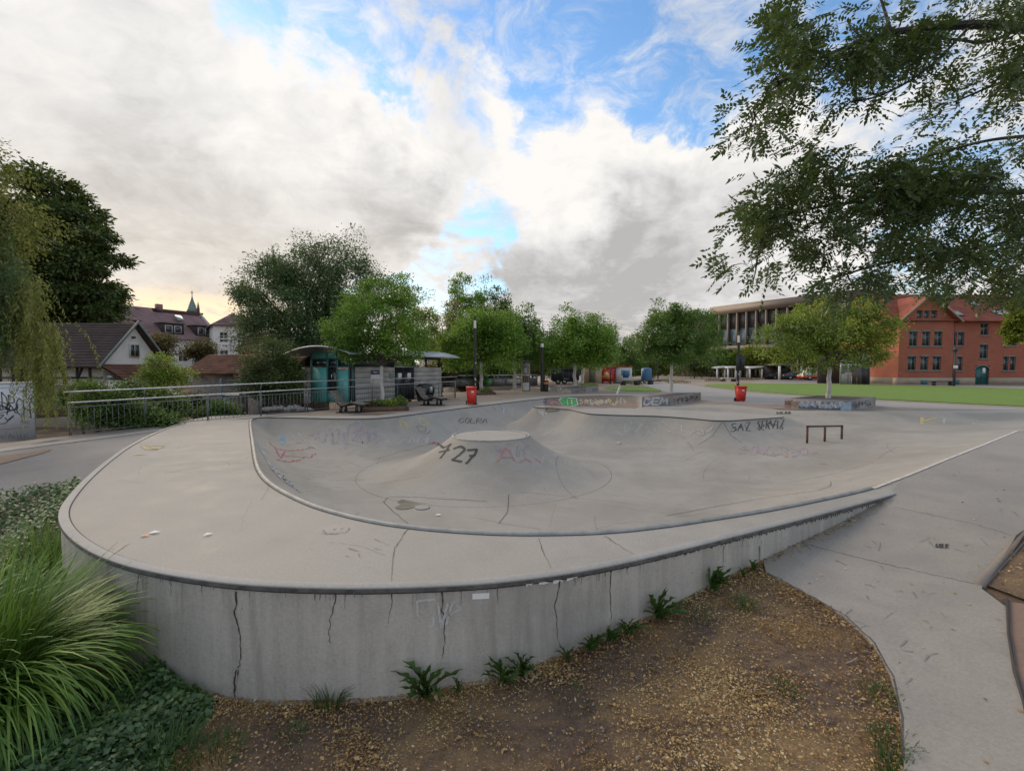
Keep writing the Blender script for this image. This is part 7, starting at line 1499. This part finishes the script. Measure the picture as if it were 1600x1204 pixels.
# --- bed planting
def tuft(name, label, base, h, r, n, lm, seed, cat='plant', group=None):
    rng = np.random.default_rng(seed); t = thing(name, label, cat, base, 0, group); a = rng.uniform(0, 6.28, n); rr_ = np.sqrt(rng.random(n)) * r; C = np.c_[base[0] + rr_ * np.cos(a), base[1] + rr_ * np.sin(a), base[2] + rng.uniform(0, .75, n) * h * (1 - (rr_ / r) ** 2 * .5)]; A = np.c_[np.cos(a) * .5, np.sin(a) * .5, np.full(n, .8)] + rng.normal(0, .5, (n, 3)); ln = rng.uniform(.06, .13, n); leaves('foliage', C, A, rng.normal(size=(n, 3)) + [0, 0, .5], ln, ln * .45, LM[lm], t); return t
b1c = [P(575, 640), P(590, 639), P(608, 639), P(622, 637.5)]
for i, (q, lm, h_, lb) in enumerate(zip(b1c, ('autumn', 'shrub', 'limegreen', 'shrub'), (.35, .45, .42, .62), ('brownish low plant at the left end of the kiosk tree bed', 'low green plant left of the white trunk in the bed', 'yellowish low plant right of the white trunk', 'taller grassy green plant at the right end of the bed'))): tuft('bed_plant', lb, q + [0, .25, .1], h_, .38, 620, lm, 200 + i, group='plants in the tree beds')
tuft('bed_plant', 'low green plant in the bed behind the left red bin', P(758, 615) + [0, .2, .1], .5, .5, 600, 'shrub', 210, group='plants in the tree beds')
for i, (px, py, w_, lb) in enumerate(((1118, 596, 16, 'dark low planting bed left of the signed lamp post'), (1170, 594, 14, 'brownish planting bed in front of the bus shelters'), (1213, 591.5, 16, 'dark planting bed left of the canopy'), (990, 600, 13, 'low planting bed before the container stalls'), (1060, 598.5, 18, 'planting bed behind the lettered planter'), (920, 603.5, 15, 'planting bed round the rear white trunk'), (1038, 596, 14, 'small planting bed far behind in the middle'), (1248, 591.5, 14, 'low planting bed in front of the white van'))):
    q = P(px, py); s = q[1] / FPX; tuft('bed_plant', lb, q, .55, w_ * s, 750, ('dark', 'autumn', 'mid')[i % 3], 220 + i, group='plants in the tree beds'); bpy.data.objects[-1] if False else None

# --- foreground: weeds at the wall foot
def weed_leaf(seed):
    r0 = random.Random(seed); n = 9; V, F = [], []
    for i in range(n + 1):
        s = i / n; wv = .16 * math.sin(math.pi * min(1, s * .88 + .12)) ** .8 * (.55 + .6 * s) * (1 + .38 * (1 if i % 2 else -1) * (s < .9)); y = s * .80; z = .62 * s - .42 * s * s * (1 + .3 * r0.random()); c = .035 * wv / .1
        V += [(-wv * .5, y, z + c), (0, y, z), (wv * .5, y, z + c)]
    for i in range(n): F += [(3 * i, 3 * i + 1, 3 * i + 4, 3 * i + 3), (3 * i + 1, 3 * i + 2, 3 * i + 5, 3 * i + 4)]
    me = fast_mesh('leaf', np.array(V), F, True); me.materials.append(LM['weed']); return me
WLM = [weed_leaf(i) for i in range(3)]
for i, (px, py, hpx, n, lb) in enumerate(((665, 1088, 92, 13, 'large leafy weed at the wall foot below the chalked tag'), (716, 1082, 40, 7, 'small weed sprout right of the large leafy weed'), (782, 1068, 62, 11, 'leafy weed at the wall foot, left one of a touching pair'), (812, 1058, 62, 11, 'leafy weed at the wall foot, right one of a touching pair'), (880, 1032, 36, 8, 'small weed below the crack in the wall'), (915, 1020, 50, 11, 'weed clump at the wall foot left of the middle of the slope'), (945, 1008, 46, 10, 'middle weed of the three in a row at the wall foot'), (972, 996, 50, 9, 'upright weed, right of the three in a row at the wall foot'), (1020, 986, 62, 14, 'bushy pale flowered weed below the last tall crack'), (1104, 938, 62, 15, 'broad bushy weed high on the slope near the path'), (1166, 896, 26, 8, 'small weed where the wall meets the path'), (1150, 905, 22, 7, 'tiny weed just left of the path corner'), (320, 1092, 40, 9, 'small leafy weed at the left of the wall foot'))):
    q = PG(px, py - 6); o_, nw = on_wall(np.array([(px, py - 30.)])); q = np.array([o_[0][0] + nw[0][0] * .09, o_[0][1] + nw[0][1] * .09, 0]); q[2] = float(G(q[0], q[1])); s = hpx / FPX * q[1] * .9; t = thing('weed', lb, 'weed', q, 0, 'weeds along the wall foot'); r0 = random.Random(i + 3); base_a = math.atan2(nw[0][1], nw[0][0]) - math.pi / 2
    for k in range(int(n * 1.5)):
        o = link_mesh('leaf', WLM[k % 3], None, t); a = base_a + r0.uniform(-1.9, 1.9); up = r0.uniform(.25, 1.15); o.rotation_euler = (up, r0.uniform(-.3, .3), a); sc_ = s * r0.uniform(.6, 1.15); o.scale = (sc_ * r0.uniform(.7, 1.1), sc_, sc_); o.location = (r0.uniform(-.03, .03) * 3 * s, r0.uniform(-.02, .02), 0)
# --- ornamental grass
def blades(name, base, n, r, L, lm, seed, parent=None, spread=1.0, wd=.009, segs=7):
    rng = np.random.default_rng(seed); a = rng.uniform(0, 6.283, n); r0 = np.sqrt(rng.random(n)) * r; bx_ = base[0] + r0 * np.cos(a); by_ = base[1] + r0 * np.sin(a); bz_ = np.full(n, base[2]); a2 = a + rng.normal(0, .5, n); ln = L * rng.uniform(.55, 1.15, n); lean = np.clip(rng.normal(.75, .3, n) * (.35 + .75 * r0 / r), .08, 1.5) * spread
    s = np.linspace(0, 1, segs + 1); th = lean[:, None] * (s[None, :] ** 1.25) * 1.75 + .05; ds = ln[:, None] / segs; hx = np.cumsum(np.sin(th) * ds, 1) - np.sin(th[:, :1]) * ds; hz_ = np.cumsum(np.cos(th) * ds, 1) - np.cos(th[:, :1]) * ds
    X = bx_[:, None] + hx * np.cos(a2)[:, None]; Y = by_[:, None] + hx * np.sin(a2)[:, None]; Z = bz_[:, None] + hz_; w_ = wd * rng.uniform(.6, 1.4, n)[:, None] * np.clip(1.15 - s ** 2.2, .06, 1)[None, :]; px_, py_ = -np.sin(a2)[:, None] * w_ / 2, np.cos(a2)[:, None] * w_ / 2
    V = np.stack([np.stack([X - px_, Y - py_, Z], -1), np.stack([X + px_, Y + py_, Z + .002], -1)], 2); V = V.reshape(n, (segs + 1) * 2, 3); k = np.arange(segs) * 2; f = np.stack([k, k + 1, k + 3, k + 2], 1); F = (f[None] + (np.arange(n) * (segs + 1) * 2)[:, None, None]).reshape(-1, 4); V = V.reshape(-1, 3)
    if parent is not None: V = V - np.array(root_of(parent).location)
    return link_mesh(name, fast_mesh(name, V, F, True), LM[lm], parent)
gp = np.array([-4.42, 3.60, -1.05]); og = thing('ornamental_grass', 'large arching clump of long bladed ornamental grass at the left of the wall', 'grass clump', gp)
blades('blades', gp + [0, .1, 0], 3800, .38, 1.28, 'grass', 1, og, 1.55, .019, 9)
blades('blades', gp + [-.7, .0, .0], 1700, .4, 1.25, 'grass', 2, og, 1.5, .019, 9)
blades('blades', gp + [.1, -.35, .0], 700, .35, 1.0, 'grass', 3, og, 1.6, .014, 9)
# --- ground cover bottom left and beside the deck
def cover_mass(name, poly, n, hfun, lm, size, seed):
    rng = np.random.default_rng(seed); lo, hi = poly.min(0), poly.max(0); q = rng.uniform(lo, hi, (n * 3, 2)); q = q[pip(q, poly)][:n]; d, _ = segdist(q, poly); h_ = hfun(q) * np.clip(d / .25, .15, 1); z = G(q[:, 0], q[:, 1]) + h_ * rng.uniform(.15, 1, len(q)) ** .6; C = np.c_[q, z]; A = rng.normal(size=(len(q), 3)) * [1, 1, .35] + [0, -.25, -.1]; ln = size * rng.uniform(.6, 1.35, len(q)); o = leaves(name, C, A, rng.normal(0, .38, (len(q), 3)) + [0, -.25, 1], ln, ln * .72, LM[lm], None, .06); return tag(o, kind='stuff')
pc = PGs([(-260, 1500), (-260, 1180), (40, 1140), (180, 1060), (250, 1040), (300, 1075), (335, 1098), (330, 1120), (290, 1145), (255, 1204), (200, 1500)])
def hmap(q): return .10 + .12 * (np.sin(q[:, 0] * 4.3) * np.sin(q[:, 1] * 5.1 + 1) * .5 + .5)
cover_mass('ground_cover', pc, 15000, hmap, 'ivy', .050, 1)
pc2 = PGs([(236, 1058), (250, 1035), (300, 1080), (300, 1096), (262, 1090)])
cover_mass('ground_cover', PGs([(205, 1070), (235, 1035), (262, 1040), (300, 1078), (310, 1100), (240, 1110)]), 2600, lambda q: .34 + .08 * np.sin(q[:, 0] * 9), 'ivy', .05, 2)
dl = OUT[(OUT[:, 0] < -4.6) & (OUT[:, 1] < 9.2)]
pc3 = np.vstack([dl[::5] + [-.05, 0], PGs([(60, 772), (-40, 800), (-200, 850), (-300, 900)]), [[-7.2, 4.6], [-5.4, 4.4]]])
pc3 = np.vstack([[[-5.0, 4.55]], dl[::-1][::5] + [-.06, -.03], PGs([(128, 753), (60, 771), (-20, 796), (-200, 850)]), [[-8.5, 4.8]]])
cover_mass('ground_cover', pc3, 12000, lambda q: .22 + .16 * np.sin(q[:, 0] * 2.1 + q[:, 1]) ** 2, 'ivy', .065, 3)
b_ = blades('wild_grass', np.array([-6.1, 6.0, -.85]), 900, .8, .7, 'grass', 5, None, .8, .008, 5); tag(b_, kind='stuff')
for i, (px, py, n, r, L) in enumerate(((515, 1098, 140, .12, .22), (1228, 1076, 60, .10, .06), (1160, 945, 120, .16, .09), (1395, 1160, 160, .14, .07), (1375, 1085, 140, .14, .06), (1090, 960, 100, .2, .07), (250, 1190, 260, .25, .22), (330, 1180, 200, .22, .12), (455, 1150, 60, .12, .08), (1395, 1200, 120, .1, .08), (905, 1095, 90, .22, .05))):
    q = PG(px, py); q[2] -= .01; tag(blades('grass_tuft', q, n, r, L, 'weed', 300 + i, None, .8, .006, 3), kind='stuff')
# --- leaf litter and small stones on the bare soil
def litter():
    rng = np.random.default_rng(12); soil = np.vstack([left_edge, [[-4.5, .6]], PGs([(200, 1130)]), OUT[int(len(OUT) * .3):i0][::4]]); lo, hi = np.array([-4.0, .9]), np.array([3.6, 5.6]); q = rng.uniform(lo, hi, (560000, 2))
    dp, _ = segdist(q, left_edge, False); dw, _ = segdist(q, OUT[int(len(OUT) * .35):], False); ins = ~pip(q, SK) & ~pip(q, PATH_POLY) & ~pip(q, pc)
    def lob(x, y, f, s): return np.sin(x * f + s) * np.sin(y * f * 1.13 + s * 2.1) + .5 * np.sin(x * f * 2.3 + y * f * 1.7 + s) 
    d = .012 + .55 * np.clip(lob(q[:, 0], q[:, 1], 2.6, .7) - .25, 0, 1) + .25 * np.clip(lob(q[:, 0], q[:, 1], 5.7, 2.2) - .35, 0, 1) + .6 * np.exp(-dp / .2) + .75 * np.exp(-dw / .16) + .28 * np.exp(-((q[:, 0] + 2.2) ** 2 + (q[:, 1] - 2.6) ** 2) / .7) + .28 * np.exp(-((q[:, 0] - 1.5) ** 2 / .5 + (q[:, 1] - 3.6) ** 2 / .35)) + .30 * np.exp(-((q[:, 0] - .45) ** 2 / .5 + (q[:, 1] - 2.75) ** 2 / .12)) + .15 * np.exp(-((q[:, 0] - 1.2) ** 2 / .3 + (q[:, 1] - 2.6) ** 2 / .3))
    q = q[ins & (rng.random(len(q)) < d * .78)]; n = len(q); C = np.c_[q, G(q[:, 0], q[:, 1]) + rng.uniform(.0, .012, n)]; A = rng.normal(size=(n, 3)) * [1, 1, .25]; ln = rng.gamma(3, .0040, n) + .005; tag(leaves('leaf_litter', C, A, rng.normal(0, .35, (n, 3)) + [0, 0, 1], ln, ln * rng.uniform(.35, .75, n), LM['litter'], None, .12), kind='stuff')
    q2 = rng.uniform(lo, hi, (6500, 2)); q2 = q2[~pip(q2, SK) & ~pip(q2, PATH_POLY) & ~pip(q2, pc)]; n = len(q2); r = rng.gamma(2, .0019, n) + .0015; o8 = norm(np.array([(1, 0, 0), (-1, 0, 0), (0, 1, 0), (0, -1, 0), (0, 0, 1), (0, 0, -1)], float)); V = (np.c_[q2, G(q2[:, 0], q2[:, 1])])[:, None] + o8[None] * r[:, None, None] * rng.uniform(.6, 1.3, (n, 6, 1)); f = np.array([(0, 2, 4), (2, 1, 4), (1, 3, 4), (3, 0, 4), (2, 0, 5), (1, 2, 5), (3, 1, 5), (0, 3, 5)]); F = (f[None] + (np.arange(n) * 6)[:, None, None]).reshape(-1, 3); tag(link_mesh('gravel', fast_mesh('gravel', V.reshape(-1, 3), F), pm('pebble', (.28, .26, .24), .9, .4, 9)), kind='stuff')
    # scattered bits on path, bed and deck
    C = []
    for poly, m_, k in ((PATH_POLY, 160, .018), (BED_POLY, 900, .03)):
        lo2, hi2 = np.array([1.8, 1.5]), np.array([9.5, 8.5]); z_ = rng.uniform(lo2, hi2, (m_ * 12, 2)); z_ = z_[pip(z_, poly)][:m_]; C.append(np.c_[z_, G(z_[:, 0], z_[:, 1]) + k])
    C = np.vstack(C); n = len(C); ln = rng.gamma(4, .005, n) + .006; tag(leaves('leaf_litter', C, rng.normal(size=(n, 3)) * [1, 1, .15], rng.normal(0, .25, (n, 3)) + [0, 0, 1], ln, ln * .55, LM['litter'], None, .1), kind='stuff')
    c = OUT[(OUT[:, 0] > -1) & (OUT[:, 0] < 5.6)]; j = rng.integers(0, len(c), 900); z_ = c[j] + np.c_[rng.normal(0, .05, 900), -np.abs(rng.normal(0, .07, 900)) - .01]; n = len(z_); ln = rng.gamma(4, .006, n); tag(leaves('leaf_litter', np.c_[z_, G(z_[:, 0], z_[:, 1]) + .02], rng.normal(size=(n, 3)) * [1, 1, .2], rng.normal(0, .3, (n, 3)) + [0, 0, 1], ln, ln * .6, LM['litter'], None, .1), kind='stuff')
litter()
